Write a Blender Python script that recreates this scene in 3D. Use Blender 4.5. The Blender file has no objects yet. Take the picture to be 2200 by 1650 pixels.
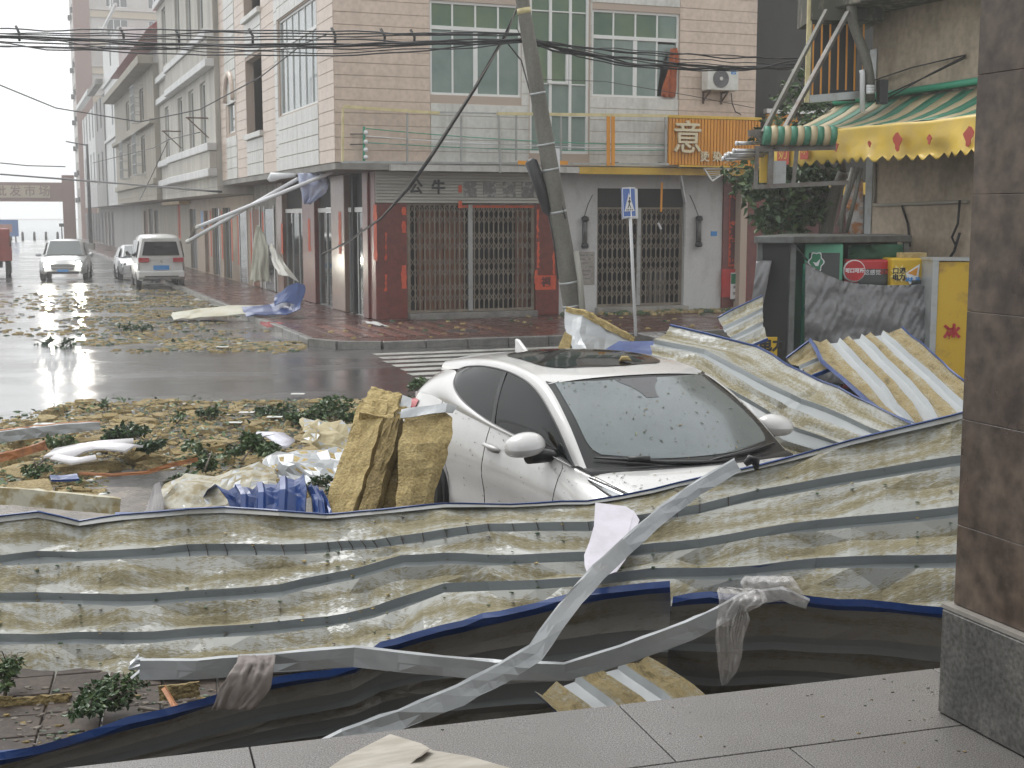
import bpy, bmesh, math, random
from mathutils import Vector, Matrix, noise
from math import sin, cos, pi, radians, sqrt, atan, atan2
random.seed(11)
SC = bpy.context.scene
COL = SC.collection
# ------------------------------------------------------------------ camera
CAM_H, FPX, V_HOR = 2.65, 2800.0, 465.0
PITCH = atan((825 - V_HOR) / FPX)
cam_d = bpy.data.cameras.new('camera'); cam = bpy.data.objects.new('camera', cam_d); COL.objects.link(cam)
cam.location = (0, 0, CAM_H); cam.rotation_euler = (pi / 2 - PITCH, 0, 0)
cam_d.sensor_width = 36; cam_d.lens = 36 * FPX / 2200; cam_d.clip_end = 3000; cam_d.clip_start = 0.05
SC.camera = cam
# ------------------------------------------------------------------ world: rain overcast
SUN_EL, SUN_AZ = radians(52), radians(-38)
w = bpy.data.worlds.new('World'); SC.world = w; w.use_nodes = True
nt = w.node_tree; bg = nt.nodes['Background']
sky = nt.nodes.new('ShaderNodeTexSky'); sky.sky_type = 'NISHITA'; sky.sun_disc = False
sky.sun_elevation = SUN_EL; sky.sun_rotation = SUN_AZ; sky.dust_density = 6.0; sky.air_density = 1.0; sky.ozone_density = 1.0
hs = nt.nodes.new('ShaderNodeHueSaturation'); hs.inputs['Saturation'].default_value = 0.06
mx = nt.nodes.new('ShaderNodeMix'); mx.data_type = 'RGBA'; mx.inputs[0].default_value = 0.72
mx.inputs[7].default_value = (9.6, 9.8, 9.9, 1)
nt.links.new(sky.outputs[0], hs.inputs['Color']); nt.links.new(hs.outputs[0], mx.inputs[6])
nt.links.new(mx.outputs[2], bg.inputs[0]); bg.inputs[1].default_value = 0.115
sun_d = bpy.data.lights.new('sun', 'SUN'); sun_d.energy = 1.2; sun_d.angle = radians(28); sun_d.color = (1, .98, .95)
sun = bpy.data.objects.new('sun', sun_d); COL.objects.link(sun); sun.location = (-20, 20, 40)
sd = Vector((sin(SUN_AZ) * cos(SUN_EL), cos(SUN_AZ) * cos(SUN_EL), sin(SUN_EL)))
sun.rotation_euler = sd.to_track_quat('Z', 'Y').to_euler()
vs = SC.view_settings; vs.view_transform = 'Standard'; vs.look = 'None'; vs.exposure = 0.48; vs.gamma = 1; vs.use_curve_mapping = False
SC.render.engine = 'CYCLES'
cy = SC.cycles; cy.use_denoising = True; cy.max_bounces = 7; cy.diffuse_bounces = 3; cy.glossy_bounces = 3
cy.transmission_bounces = 4; cy.transparent_max_bounces = 8; cy.volume_bounces = 1; cy.caustics_reflective = False; cy.caustics_refractive = False
cy.sample_clamp_indirect = 6.0; cy.volume_step_rate = 5
# ------------------------------------------------------------------ measuring helpers (photo pixel -> point in the place)
def ray(u, v):
    return Vector((u - 1100, (825 - v) * sin(PITCH) + FPX * cos(PITCH), (825 - v) * cos(PITCH) - FPX * sin(PITCH)))
def atz(u, v, z=0.0):
    d = ray(u, v); t = (z - CAM_H) / d.z; return Vector((d.x * t, d.y * t, z))
def aty(u, v, y):
    d = ray(u, v); t = y / d.y; return Vector((d.x * t, y, CAM_H + d.z * t))
ANG = radians(21.0)
ORG = atz(808, 688, 0.15); ORG.z = 0
FR = Matrix.Translation(ORG) @ Matrix.Rotation(ANG, 4, 'Z')      # street frame: x along the shop front, y down the street
FRI = FR.inverted()
def inplane(u, v, x=None, y=None):
    o = FRI @ Vector((0, 0, CAM_H)); d = FRI.to_3x3() @ ray(u, v)
    t = (x - o.x) / d.x if x is not None else (y - o.y) / d.y
    return o + d * t
ID = Matrix.Identity(4)
# ------------------------------------------------------------------ mesh helpers
class MB:
    def __init__(s, xf=None): s.v = []; s.f = []; s.m = []; s.uv = None; s.xf = xf or ID; s.sm = []
    def add(s, vs, fs, mi=0, smooth=False):
        o = len(s.v); s.v += [s.xf @ Vector(p) for p in vs]
        for f in fs: s.f.append([i + o for i in f]); s.m.append(mi); s.sm.append(smooth)
        return s
    def box(s, x0, x1, y0, y1, z0, z1, mi=0):
        vs = [(x, y, z) for x in (x0, x1) for y in (y0, y1) for z in (z0, z1)]
        return s.add(vs, [(0, 1, 3, 2), (4, 6, 7, 5), (0, 4, 5, 1), (2, 3, 7, 6), (0, 2, 6, 4), (1, 5, 7, 3)], mi)
    def beam(s, p0, p1, w, h, mi=0, up=(0, 0, 1)):
        p0, p1 = Vector(p0), Vector(p1); d = (p1 - p0).normalized(); u = Vector(up)
        if abs(d.dot(u)) > .98: u = Vector((0, 1, 0))
        a = d.cross(u).normalized(); b = a.cross(d)
        vs = [p + a * i * w / 2 + b * j * h / 2 for p in (p0, p1) for i, j in ((-1, -1), (1, -1), (1, 1), (-1, 1))]
        return s.add(vs, [(3, 2, 1, 0), (4, 5, 6, 7), (0, 1, 5, 4), (1, 2, 6, 5), (2, 3, 7, 6), (3, 0, 4, 7)], mi)
    def tube(s, pts, r, n=7, mi=0, smooth=True):
        pts = [Vector(p) for p in pts]; N = len(pts); vs = []; rr = r if isinstance(r, (list, tuple)) else [r] * N
        a = None
        for i, p in enumerate(pts):
            d = (pts[min(i + 1, N - 1)] - pts[max(i - 1, 0)])
            d = d.normalized() if d.length > 1e-9 else Vector((0, 0, 1))
            if a is None: a = d.orthogonal().normalized()
            a = (a - d * a.dot(d)); a = a.normalized() if a.length > 1e-6 else d.orthogonal().normalized()
            b = d.cross(a)
            vs += [p + (a * cos(2 * pi * k / n) + b * sin(2 * pi * k / n)) * rr[i] for k in range(n)]
        fs = [(i * n + k, i * n + (k + 1) % n, (i + 1) * n + (k + 1) % n, (i + 1) * n + k) for i in range(N - 1) for k in range(n)]
        s.add(vs, fs, mi, smooth)
        o = len(s.v) - len(vs)
        s.f += [[o + k for k in range(n)][::-1], [o + (N - 1) * n + k for k in range(n)]]; s.m += [mi, mi]; s.sm += [False, False]
        return s
    def prism(s, poly, a0, a1, axis='y', mi=0):
        n = len(poly); P = {'y': lambda p, a: (p[0], a, p[1]), 'x': lambda p, a: (a, p[0], p[1]), 'z': lambda p, a: (p[0], p[1], a)}[axis]
        vs = [P(p, a0) for p in poly] + [P(p, a1) for p in poly]
        return s.add(vs, [tuple(range(n))[::-1], tuple(range(n, 2 * n))] + [(i, (i + 1) % n, (i + 1) % n + n, i + n) for i in range(n)], mi)
    def grid(s, rows, mi=0, smooth=True, thick=0.0, mif=None):
        R, C = len(rows), len(rows[0]); vs = [Vector(p) for r in rows for p in r]
        fs = [(i * C + j, i * C + j + 1, (i + 1) * C + j + 1, (i + 1) * C + j) for i in range(R - 1) for j in range(C - 1)]
        if thick:
            nn = [Vector((0, 0, 0)) for _ in vs]
            for f in fs:
                n = (vs[f[2]] - vs[f[0]]).cross(vs[f[3]] - vs[f[1]])
                for i in f: nn[i] += n
            back = [p - n.normalized() * thick if n.length > 0 else p for p, n in zip(vs, nn)]
            o = len(vs); fb = [tuple(i + o for i in reversed(f)) for f in fs]
            bd = [j for j in range(C)] + [i * C + C - 1 for i in range(1, R)] + [(R - 1) * C + j for j in range(C - 2, -1, -1)] + [i * C for i in range(R - 2, 0, -1)]
            fe = [(bd[(k + 1) % len(bd)], bd[k], bd[k] + o, bd[(k + 1) % len(bd)] + o) for k in range(len(bd))]
            s.add(vs + back, fs, mi, smooth); oo = len(s.v) - 2 * o
            for f in fb: s.f.append([i + oo for i in f]); s.m.append(mi if mif is None else mif); s.sm.append(smooth)
            for f in fe: s.f.append([i + oo for i in f]); s.m.append(mi); s.sm.append(False)
        else: s.add(vs, fs, mi, smooth)
        return s
    def mesh(s, name, mats):
        me = bpy.data.meshes.new(name); me.from_pydata([tuple(p) for p in s.v], [], s.f)
        for m in (mats if isinstance(mats, (list, tuple)) else [mats]): me.materials.append(m)
        me.polygons.foreach_set('material_index', s.m); me.polygons.foreach_set('use_smooth', s.sm)
        if s.uv:
            L = me.uv_layers.new(name='uv')
            for lp in me.loops: L.data[lp.index].uv = s.uv[lp.vertex_index]
        me.update(); return me
    def build(s, name, mats, parent=None, bevel=0, kind=None):
        return link(name, s.mesh(name, mats), parent, bevel=bevel, kind=kind)
def link(name, me, parent=None, mw=None, bevel=0, kind=None):
    o = bpy.data.objects.new(name, me); COL.objects.link(o)
    if mw is not None: o.matrix_basis = mw
    if parent is not None: o.parent = parent; o.matrix_parent_inverse = WM[parent.name].inverted()
    WM[o.name] = (mw or ID).copy()
    if bevel:
        b = o.modifiers.new('bevel', 'BEVEL'); b.width = bevel; b.segments = 2; b.limit_method = 'ANGLE'; b.angle_limit = radians(40)
    if kind: o['kind'] = kind
    return o
WM = {}
def tag(o, label=None, cat=None, group=None, kind=None):
    if label: o['label'] = label
    if cat: o['category'] = cat
    if group: o['group'] = group
    if kind: o['kind'] = kind
    return o
def thing(name, label, cat, loc=(0, 0, 0), group=None):
    o = bpy.data.objects.new(name, None); COL.objects.link(o); o.empty_display_size = .2
    o.location = loc; WM[o.name] = Matrix.Translation(Vector(loc)); return tag(o, label, cat, group)
def struct(name, mb, mats, label=None): return tag(mb.build(name, mats), label, None, None, 'structure')
def copy_tree(o, mw, label=None, group=None):
    """copy a thing (root Empty or mesh) with its parts, moved by the matrix mw"""
    def rec(a, par):
        c = a.copy(); COL.objects.link(c)
        if par: c.parent = par
        WM[c.name] = WM[a.name].copy()
        for ch in list(a.children): rec(ch, c)
        return c
    c = rec(o, None); c.matrix_basis = mw @ o.matrix_basis
    if label: c['label'] = label
    if group: c['group'] = group
    return c
_bc = {}
def piece(name, parent, fr, x0, x1, y0, y1, z0, z1, mat, bev=0.0, jit=0.0):
    """a box-shaped piece of its own; alike pieces share mesh data"""
    dx, dy, dz = x1 - x0, y1 - y0, z1 - z0
    k = (round(dx, 3), round(dy, 3), round(dz, 3), mat.name, bev)
    if k not in _bc:
        bm = bmesh.new(); bmesh.ops.create_cube(bm, size=1)
        for v in bm.verts: v.co = Vector((v.co.x * dx, v.co.y * dy, v.co.z * dz))
        if bev: bmesh.ops.bevel(bm, geom=list(bm.edges), offset=min(bev, min(dx, dy, dz) * .3), segments=1, affect='EDGES')
        me = bpy.data.meshes.new(name); bm.to_mesh(me); bm.free(); me.materials.append(mat); _bc[k] = me
    mw = fr @ Matrix.Translation(((x0 + x1) / 2, (y0 + y1) / 2, (z0 + z1) / 2))
    if jit: mw = mw @ Matrix.Rotation(random.uniform(-jit, jit), 4, 'X') @ Matrix.Rotation(random.uniform(-jit, jit), 4, 'Y')
    return link(name, _bc[k], parent, mw)
def wall_grid(mb, ax, a0, a1, z0, z1, t0, t1, holes, mi=0):
    """wall with real openings; ax='x' runs along x with thickness in y, ax='y' the reverse"""
    xs = sorted({a0, a1, *[min(max(h[i], a0), a1) for h in holes for i in (0, 1)]})
    zs = sorted({z0, z1, *[min(max(h[i], z0), z1) for h in holes for i in (2, 3)]})
    for zi in range(len(zs) - 1):
        run = None
        for xi in range(len(xs) - 1):
            cx, cz = (xs[xi] + xs[xi + 1]) / 2, (zs[zi] + zs[zi + 1]) / 2
            solid = not any(h[0] < cx < h[1] and h[2] < cz < h[3] for h in holes)
            if solid: run = [xs[xi] if run is None else run[0], xs[xi + 1]]
            if run and (not solid or xi == len(xs) - 2):
                if ax == 'x': mb.box(run[0], run[1], t0, t1, zs[zi], zs[zi + 1], mi)
                else: mb.box(t0, t1, run[0], run[1], zs[zi], zs[zi + 1], mi)
                run = None
def text_mesh(body, size, depth, bold=0.0):
    c = bpy.data.curves.new('t', 'FONT'); c.body = body; c.size = size; c.extrude = depth; c.align_x = 'CENTER'; c.align_y = 'CENTER'
    c.resolution_u = 2; c.offset = bold
    o = bpy.data.objects.new('t', c); COL.objects.link(o)
    dg = bpy.context.evaluated_depsgraph_get(); me = bpy.data.meshes.new_from_object(o.evaluated_get(dg))
    bpy.data.objects.remove(o); bpy.data.curves.remove(c); me.materials.clear(); return me
def letters(name, body, size, depth, mw, mat, parent, bold=0.0):
    """flat lettering standing upright: local x right, local z up, facing -y of mw"""
    me = text_mesh(body, size, depth, bold); me.materials.append(mat); me.name = name
    for p in me.polygons: p.material_index = 0
    return link(name, me, parent, mw @ Matrix.Rotation(pi / 2, 4, 'X'))
def n3(p, s=1.0): return noise.noise(Vector(p) * s)
def lerp(a, b, t): return a + (b - a) * t
def interp(tab, x):
    if x <= tab[0][0]: return tab[0][1]
    for (x0, y0), (x1, y1) in zip(tab, tab[1:]):
        if x <= x1: return y0 + (y1 - y0) * (x - x0) / (x1 - x0)
    return tab[-1][1]
# ------------------------------------------------------------------ materials
def M(name, col, rough=.5, metal=0.0, col2=None, vscale=2.0, lo=.4, hi=.7, stretch=(1, 1, 1), bump=0.0, bscale=40., bdist=.01,
      rvar=0.0, coat=0.0, spec=.5, emit=0.0, fine=.0, coords='pos', alpha=1.0, trans=0.0, ior=1.45, detail=6.0):
    m = bpy.data.materials.new(name); m.use_nodes = True; t = m.node_tree; b = t.nodes['Principled BSDF']
    def N(k): return t.nodes.new(k)
    b.inputs['Base Color'].default_value = (*col, 1); b.inputs['Roughness'].default_value = rough; b.inputs['Metallic'].default_value = metal
    b.inputs['Coat Weight'].default_value = coat; b.inputs['Coat Roughness'].default_value = .06; b.inputs['Specular IOR Level'].default_value = spec
    b.inputs['Alpha'].default_value = alpha; b.inputs['Transmission Weight'].default_value = trans; b.inputs['IOR'].default_value = ior
    if emit: b.inputs['Emission Color'].default_value = (*col, 1); b.inputs['Emission Strength'].default_value = emit
    if col2 or bump or rvar or fine:
        if coords == 'pos': g = N('ShaderNodeNewGeometry'); src = g.outputs['Position']
        elif coords == 'uv': g = N('ShaderNodeUVMap'); src = g.outputs[0]
        else: g = N('ShaderNodeTexCoord'); src = g.outputs['Object']
        mp = N('ShaderNodeMapping'); mp.inputs['Scale'].default_value = stretch; t.links.new(src, mp.inputs[0])
        if coords == 'pos':  # work in the street frame so that streaks follow the walls
            mp.vector_type = 'TEXTURE'; mp.inputs['Rotation'].default_value = (0, 0, ANG)
            mp.inputs['Scale'].default_value = tuple(1 / x for x in stretch)
        nz = N('ShaderNodeTexNoise'); nz.inputs['Scale'].default_value = vscale; nz.inputs['Detail'].default_value = detail; nz.inputs['Roughness'].default_value = .62
        t.links.new(mp.outputs[0], nz.inputs['Vector'])
        rp = N('ShaderNodeMapRange'); rp.inputs[1].default_value = lo; rp.inputs[2].default_value = hi; t.links.new(nz.outputs[0], rp.inputs[0])
        if col2:
            mc = N('ShaderNodeMix'); mc.data_type = 'RGBA'; mc.inputs[6].default_value = (*col, 1); mc.inputs[7].default_value = (*col2, 1)
            t.links.new(rp.outputs[0], mc.inputs[0]); last = mc.outputs[2]
            if fine:
                n2 = N('ShaderNodeTexNoise'); n2.inputs['Scale'].default_value = bscale; n2.inputs['Detail'].default_value = 3; t.links.new(src, n2.inputs['Vector'])
                hv = N('ShaderNodeHueSaturation'); r2 = N('ShaderNodeMapRange'); r2.inputs[1].default_value = .3; r2.inputs[2].default_value = .7
                r2.inputs[3].default_value = 1 - fine; r2.inputs[4].default_value = 1 + fine
                t.links.new(n2.outputs[0], r2.inputs[0]); t.links.new(r2.outputs[0], hv.inputs['Value']); t.links.new(last, hv.inputs['Color']); last = hv.outputs[0]
            t.links.new(last, b.inputs['Base Color'])
        if rvar:
            rr = N('ShaderNodeMapRange'); rr.inputs[1].default_value = .35; rr.inputs[2].default_value = .65
            rr.inputs[3].default_value = max(rough - rvar, .03); rr.inputs[4].default_value = rough + rvar
            t.links.new(nz.outputs[0], rr.inputs[0]); t.links.new(rr.outputs[0], b.inputs['Roughness'])
        if bump:
            nb = N('ShaderNodeTexNoise'); nb.inputs['Scale'].default_value = bscale; nb.inputs['Detail'].default_value = 5; t.links.new(src, nb.inputs['Vector'])
            bp = N('ShaderNodeBump'); bp.inputs['Strength'].default_value = bump; bp.inputs['Distance'].default_value = bdist
            t.links.new(nb.outputs[0], bp.inputs['Height']); t.links.new(bp.outputs[0], b.inputs['Normal'])
    return m
K = {}
K['pink'] = M('pink_tile', (.61, .495, .41), .35, col2=(.49, .395, .325), vscale=1.2, lo=.45, hi=.85, stretch=(2, 2, .35), fine=.10, bscale=9)
K['pink_grout'] = M('pink_grout', (.45, .365, .30), .7)
K['white_tile'] = M('white_tile', (.62, .62, .59), .35, col2=(.36, .35, .31), vscale=1.4, lo=.48, hi=.85, stretch=(2.5, 2.5, .25), fine=.08, bscale=9)
K['grey_grout'] = M('grey_grout', (.22, .22, .21), .8)
K['concrete'] = M('concrete', (.36, .34, .31), .7, col2=(.2, .19, .17), vscale=.9, stretch=(1.5, 1.5, .4), fine=.12, bscale=14, bump=.3)
K['slab'] = M('soffit_slab', (.30, .29, .27), .75, col2=(.16, .15, .14), vscale=1.1)
K['white_frame'] = M('white_frame', (.72, .73, .72), .35)
K['green_glass'] = M('green_glass', (.055, .13, .11), .06, col2=(.17, .235, .14), vscale=.55, lo=.35, hi=.7, spec=.9, coat=.3)
K['blue_glass'] = M('grey_green_glass', (.13, .17, .17), .08, col2=(.2, .24, .23), vscale=.5, spec=.9, coat=.3)
K['dark_glass'] = M('dark_glass', (.035, .045, .045), .06, spec=.8)
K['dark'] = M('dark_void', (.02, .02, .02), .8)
K['red_stone'] = M('red_granite', (.17, .045, .035), .3, col2=(.11, .03, .026), vscale=6, fine=.3, bscale=70)
K['brown_metal'] = M('brown_gate_metal', (.25, .215, .17), .5, metal=.2, col2=(.15, .12, .09), vscale=3)
K['gate_wood'] = M('door_wood', (.27, .12, .07), .55, col2=(.15, .07, .045), vscale=2, stretch=(6, 6, .5))
K['slat'] = M('shutter_slat', (.50, .50, .46), .45, metal=.2, col2=(.34, .34, .31), vscale=1.5, stretch=(.5, .5, 3))
K['ink'] = M('black_lettering', (.02, .02, .022), .5)
K['faded'] = M('faded_lettering', (.16, .16, .16), .7, col2=(.4, .4, .38), vscale=9, lo=.5, hi=.6)
K['orange'] = M('orange_slat', (.72, .32, .035), .4, col2=(.58, .24, .03), vscale=1.2, stretch=(2, 2, .5))
K['yellow_trim'] = M('yellow_trim', (.70, .46, .06), .4, col2=(.5, .33, .06), vscale=2)
K['pale_yellow'] = M('pale_yellow_tube', (.66, .58, .33), .4, col2=(.5, .43, .22), vscale=5)
K['gold'] = M('gold_lettering', (.66, .58, .40), .35, metal=.2)
K['steel'] = M('grey_steel', (.40, .42, .42), .4, metal=.5, col2=(.24, .22, .2), vscale=4, lo=.5, hi=.8)
K['white_wall'] = M('whitewash', (.52, .53, .53), .6, col2=(.34, .34, .33), vscale=1.6, lo=.5, hi=.8, stretch=(1, 1, .5), fine=.08, bscale=30)
K['paper'] = M('red_paper', (.62, .10, .035), .6, col2=(.45, .06, .03), vscale=4)
K['paper_dark'] = M('torn_red_paper', (.085, .03, .03), .7, col2=(.13, .04, .035), vscale=9)
K['green_frame'] = M('green_enamel', (.05, .32, .2), .4)
K['pole'] = M('wet_pole_concrete', (.17, .165, .14), .6, col2=(.10, .095, .08), vscale=2.2, stretch=(1, 1, .3), fine=.15, bscale=30)
K['cable'] = M('cable_black', (.022, .022, .024), .5)
K['black_plastic'] = M('black_plastic', (.018, .018, .02), .35)
K['ac_white'] = M('ac_white', (.68, .68, .64), .4, col2=(.55, .55, .5), vscale=5)
K['sign_blue'] = M('sign_blue', (.03, .12, .46), .35)
K['sign_white'] = M('sign_white', (.75, .76, .78), .35)
K['label_blue'] = M('label_blue', (.05, .25, .6), .4)
# ================================================================== setting: ground, road, pavements
def wet_asphalt():
    m = bpy.data.materials.new('wet_asphalt'); m.use_nodes = True; t = m.node_tree; b = t.nodes['Principled BSDF']
    N = t.nodes.new; L = t.links.new
    g = N('ShaderNodeNewGeometry'); mp = N('ShaderNodeMapping'); mp.vector_type = 'TEXTURE'; mp.inputs['Rotation'].default_value = (0, 0, radians(12)); mp.inputs['Scale'].default_value = (2.6, 1, 1)
    L(g.outputs['Position'], mp.inputs[0])
    n1 = N('ShaderNodeTexNoise'); n1.inputs['Scale'].default_value = .55; n1.inputs['Detail'].default_value = 5; L(mp.outputs[0], n1.inputs['Vector'])
    n2 = N('ShaderNodeTexNoise'); n2.inputs['Scale'].default_value = 9; n2.inputs['Detail'].default_value = 6; L(g.outputs['Position'], n2.inputs['Vector'])
    n3_ = N('ShaderNodeTexNoise'); n3_.inputs['Scale'].default_value = 120; n3_.inputs['Detail'].default_value = 3; L(g.outputs['Position'], n3_.inputs['Vector'])
    r = N('ShaderNodeMapRange'); r.inputs[1].default_value = .42; r.inputs[2].default_value = .62; r.inputs[3].default_value = .08; r.inputs[4].default_value = .36
    L(n1.outputs[0], r.inputs[0]); L(r.outputs[0], b.inputs['Roughness'])
    c = N('ShaderNodeMix'); c.data_type = 'RGBA'; c.inputs[6].default_value = (.032, .032, .035, 1); c.inputs[7].default_value = (.085, .083, .08, 1)
    L(n2.outputs[0], c.inputs[0]); L(c.outputs[2], b.inputs['Base Color'])
    bs = N('ShaderNodeMath'); bs.operation = 'MULTIPLY'; L(r.outputs[0], bs.inputs[0]); bs.inputs[1].default_value = 1.2
    bp = N('ShaderNodeBump'); bp.inputs['Distance'].default_value = .006; L(bs.outputs[0], bp.inputs['Strength'])
    ad = N('ShaderNodeMath'); ad.operation = 'ADD'; L(n3_.outputs[0], ad.inputs[0]); L(n2.outputs[0], ad.inputs[1])
    L(ad.outputs[0], bp.inputs['Height']); L(bp.outputs[0], b.inputs['Normal'])
    b.inputs['Specular IOR Level'].default_value = .7; b.inputs['Coat Weight'].default_value = .6; b.inputs['Coat Roughness'].default_value = .22
    return m
K['asphalt'] = wet_asphalt()
K['earth'] = M('wet_ground', (.12, .115, .105), .4, col2=(.2, .19, .17), vscale=.2)
K['paver'] = M('red_paver', (.105, .046, .037), .28, col2=(.07, .036, .03), vscale=1.4, fine=.3, bscale=18, rvar=.12, spec=.7)
K['paver2'] = M('light_red_paver', (.20, .085, .066), .3, col2=(.12, .055, .043), vscale=2.4, fine=.2, bscale=18, spec=.7)
K['kerb'] = M('kerb_stone', (.22, .215, .2), .4, col2=(.12, .115, .11), vscale=3, fine=.15, bscale=30)
K['mark'] = M('road_paint', (.46, .46, .43), .35, col2=(.17, .17, .165), vscale=3.2, lo=.45, hi=.72, spec=.7, fine=.2, bscale=25)
K['brown_tile'] = M('brown_tile', (.045, .033, .027), .55, col2=(.075, .052, .038), vscale=2.5, fine=.35, bscale=30, spec=.3)
K['wet_grey'] = M('wet_grey_paving', (.16, .15, .14), .22, col2=(.24, .2, .16), vscale=1.8, rvar=.15, spec=.7, bump=.3, bscale=20)
K['water'] = M('grey_sea', (.3, .32, .33), .3)
struct('ground', MB().box(-900, 900, -300, 1500, -.6, -.012), K['earth'])
road = struct('road', MB(FR).box(-40, 60, -24, 130, -.3, 0), K['asphalt'])
struct('sea', MB(FR).box(-300, 300, 131, 900, -.3, -.006), K['water'])
# far pavement with its kerb, pavers and crossing
kx, ky = -2.4, -5.2
pv = [(kx, 96), (kx, ky + 1.1), (kx + .35, ky + .35), (kx + 1.1, ky), (22, ky), (22, .06), (.06, .06), (.06, 96)]
far_pave = struct('pavement_far', MB(FR).prism(pv[::-1], -.1, .142, 'z'), K['paver'])
for i in range(26):
    x = kx + 1.12 + i * .9
    piece('kerb_stone', far_pave, FR, x, x + .88, ky - .16, ky - .003, -.05, .15 + random.uniform(-.006, .006), K['kerb'], .015)
for i in range(30):
    y = ky + 1.12 + i * .9
    piece('kerb_stone', far_pave, FR, kx - .16, kx - .003, y, y + .88, -.05, .15 + random.uniform(-.006, .006), K['kerb'], .015)
for a, b in (((kx - .08, ky + 1.08), (kx + .29, ky + .29)), ((kx + .29, ky + .29), (kx + 1.08, ky - .08))):
    MB(FR).beam((*a, .05), (*b, .05), .16, .2).build('kerb_stone', K['kerb'], far_pave)
for i in range(16):            # ribbed ramp pavers at the street corner
    for j in range(8):
        x, y = kx + .45 + i * .24, ky + .9 + j * .4
        if x + y < kx + ky + 1.75: continue
        piece('paver', far_pave, FR, x + .012, x + .228, y + .012, y + .388, .13, .152 + random.uniform(0, .006), K['paver2'] if i % 2 else K['paver'], .004)
for k in range(9):
    y = -6.15 - k * .66
    x0 = -1.75 + random.uniform(-.04, .04) - .06 * k
    mbs = MB(FR); n = 26
    up = [(x0 + i * .5, y + .035 * n3((i * .9, k, 0)), .004) for i in range(n)]; dn = [(x0 + i * .5, y - .36 + .035 * n3((i * .9, k, 5)), .004) for i in range(n)]
    mbs.grid([dn, up], smooth=False); mbs.build('crossing_stripe', K['mark'], road)
# near pavement: brown tiles under the wreckage, grey wet paving beyond
near = struct('pavement_near', MB().box(-12, 14, 2.5, 12.5, -.2, .03), K['wet_grey'])
for i in range(24):
    for j in range(12):
        x, y = -6.6 + i * .3, 5.2 + j * .3
        p = piece('brown_paver', near, Matrix.Rotation(radians(14), 4, 'Z') @ Matrix.Translation((1.6, 0, 0)), x + .006, x + .294, y + .006, y + .294, .0, .046 + random.uniform(0, .004), K['brown_tile'], .005)
# raised veranda: granite slabs, ceiling and back wall behind the camera
def granite():
    m = bpy.data.materials.new('flamed_granite'); m.use_nodes = True; t = m.node_tree; b = t.nodes['Principled BSDF']; N = t.nodes.new; L = t.links.new
    g = N('ShaderNodeNewGeometry'); a = N('ShaderNodeTexNoise'); a.inputs['Scale'].default_value = 220; a.inputs['Detail'].default_value = 3; L(g.outputs['Position'], a.inputs['Vector'])
    a2 = N('ShaderNodeTexNoise'); a2.inputs['Scale'].default_value = 2.4; a2.inputs['Detail'].default_value = 5; L(g.outputs['Position'], a2.inputs['Vector'])
    cr = N('ShaderNodeValToRGB'); cr.color_ramp.elements[0].position = .36; cr.color_ramp.elements[0].color = (.085, .08, .078, 1)
    cr.color_ramp.elements[1].position = .66; cr.color_ramp.elements[1].color = (.40, .39, .38, 1); L(a.outputs[0], cr.inputs[0])
    mxx = N('ShaderNodeMix'); mxx.data_type = 'RGBA'; mxx.blend_type = 'MULTIPLY'; L(a2.outputs[0], mxx.inputs[0]); L(cr.outputs[0], mxx.inputs[6]); mxx.inputs[7].default_value = (.62, .6, .575, 1)
    L(mxx.outputs[2], b.inputs['Base Color'])
    r = N('ShaderNodeMapRange'); r.inputs[1].default_value = .35; r.inputs[2].default_value = .62; r.inputs[3].default_value = .16; r.inputs[4].default_value = .42; L(a2.outputs[0], r.inputs[0]); L(r.outputs[0], b.inputs['Roughness'])
    bp = N('ShaderNodeBump'); bp.inputs['Strength'].default_value = .35; bp.inputs['Distance'].default_value = .003; L(a.outputs[0], bp.inputs['Height']); L(bp.outputs[0], b.inputs['Normal'])
    b.inputs['Specular IOR Level'].default_value = .65
    return m
K['granite'] = granite()
P0 = atz(180, 1650, 1.05); P1 = atz(2010, 1440, 1.05)
EA = atan2(P1.y - P0.y, P1.x - P0.x)
VF = Matrix.Translation((P1.x, P1.y, 0)) @ Matrix.Rotation(EA, 4, 'Z')     # veranda frame: x along its edge, y outwards
plat = struct('veranda_floor', MB(VF).box(-9, 5, -9, -.03, -.1, 1.02), K['concrete'])
yy = 0.0
for row, wdt in enumerate((.46, .6, .6, .6, .6)):
    x = -8.2 + (.37 if row % 2 else 0) - .2
    while x < 4.5:
        piece('granite_slab', plat, VF, x + .0025, x + 1.1975, yy - wdt + .0025, yy - .0025 + (.02 if row == 0 else 0), 1.0, 1.05, K['granite'], .002); x += 1.2
    yy -= wdt
K['plaster_in'] = M('veranda_plaster', (.4, .39, .36), .8)
struct('veranda_ceiling', MB(VF).box(-9, 5, -9, .02, 4.45, 4.7), K['plaster_in'])
struct('veranda_wall_back', MB(VF).box(-9, 5, -9.2, -9, 1.05, 4.45), K['plaster_in'])
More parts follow.
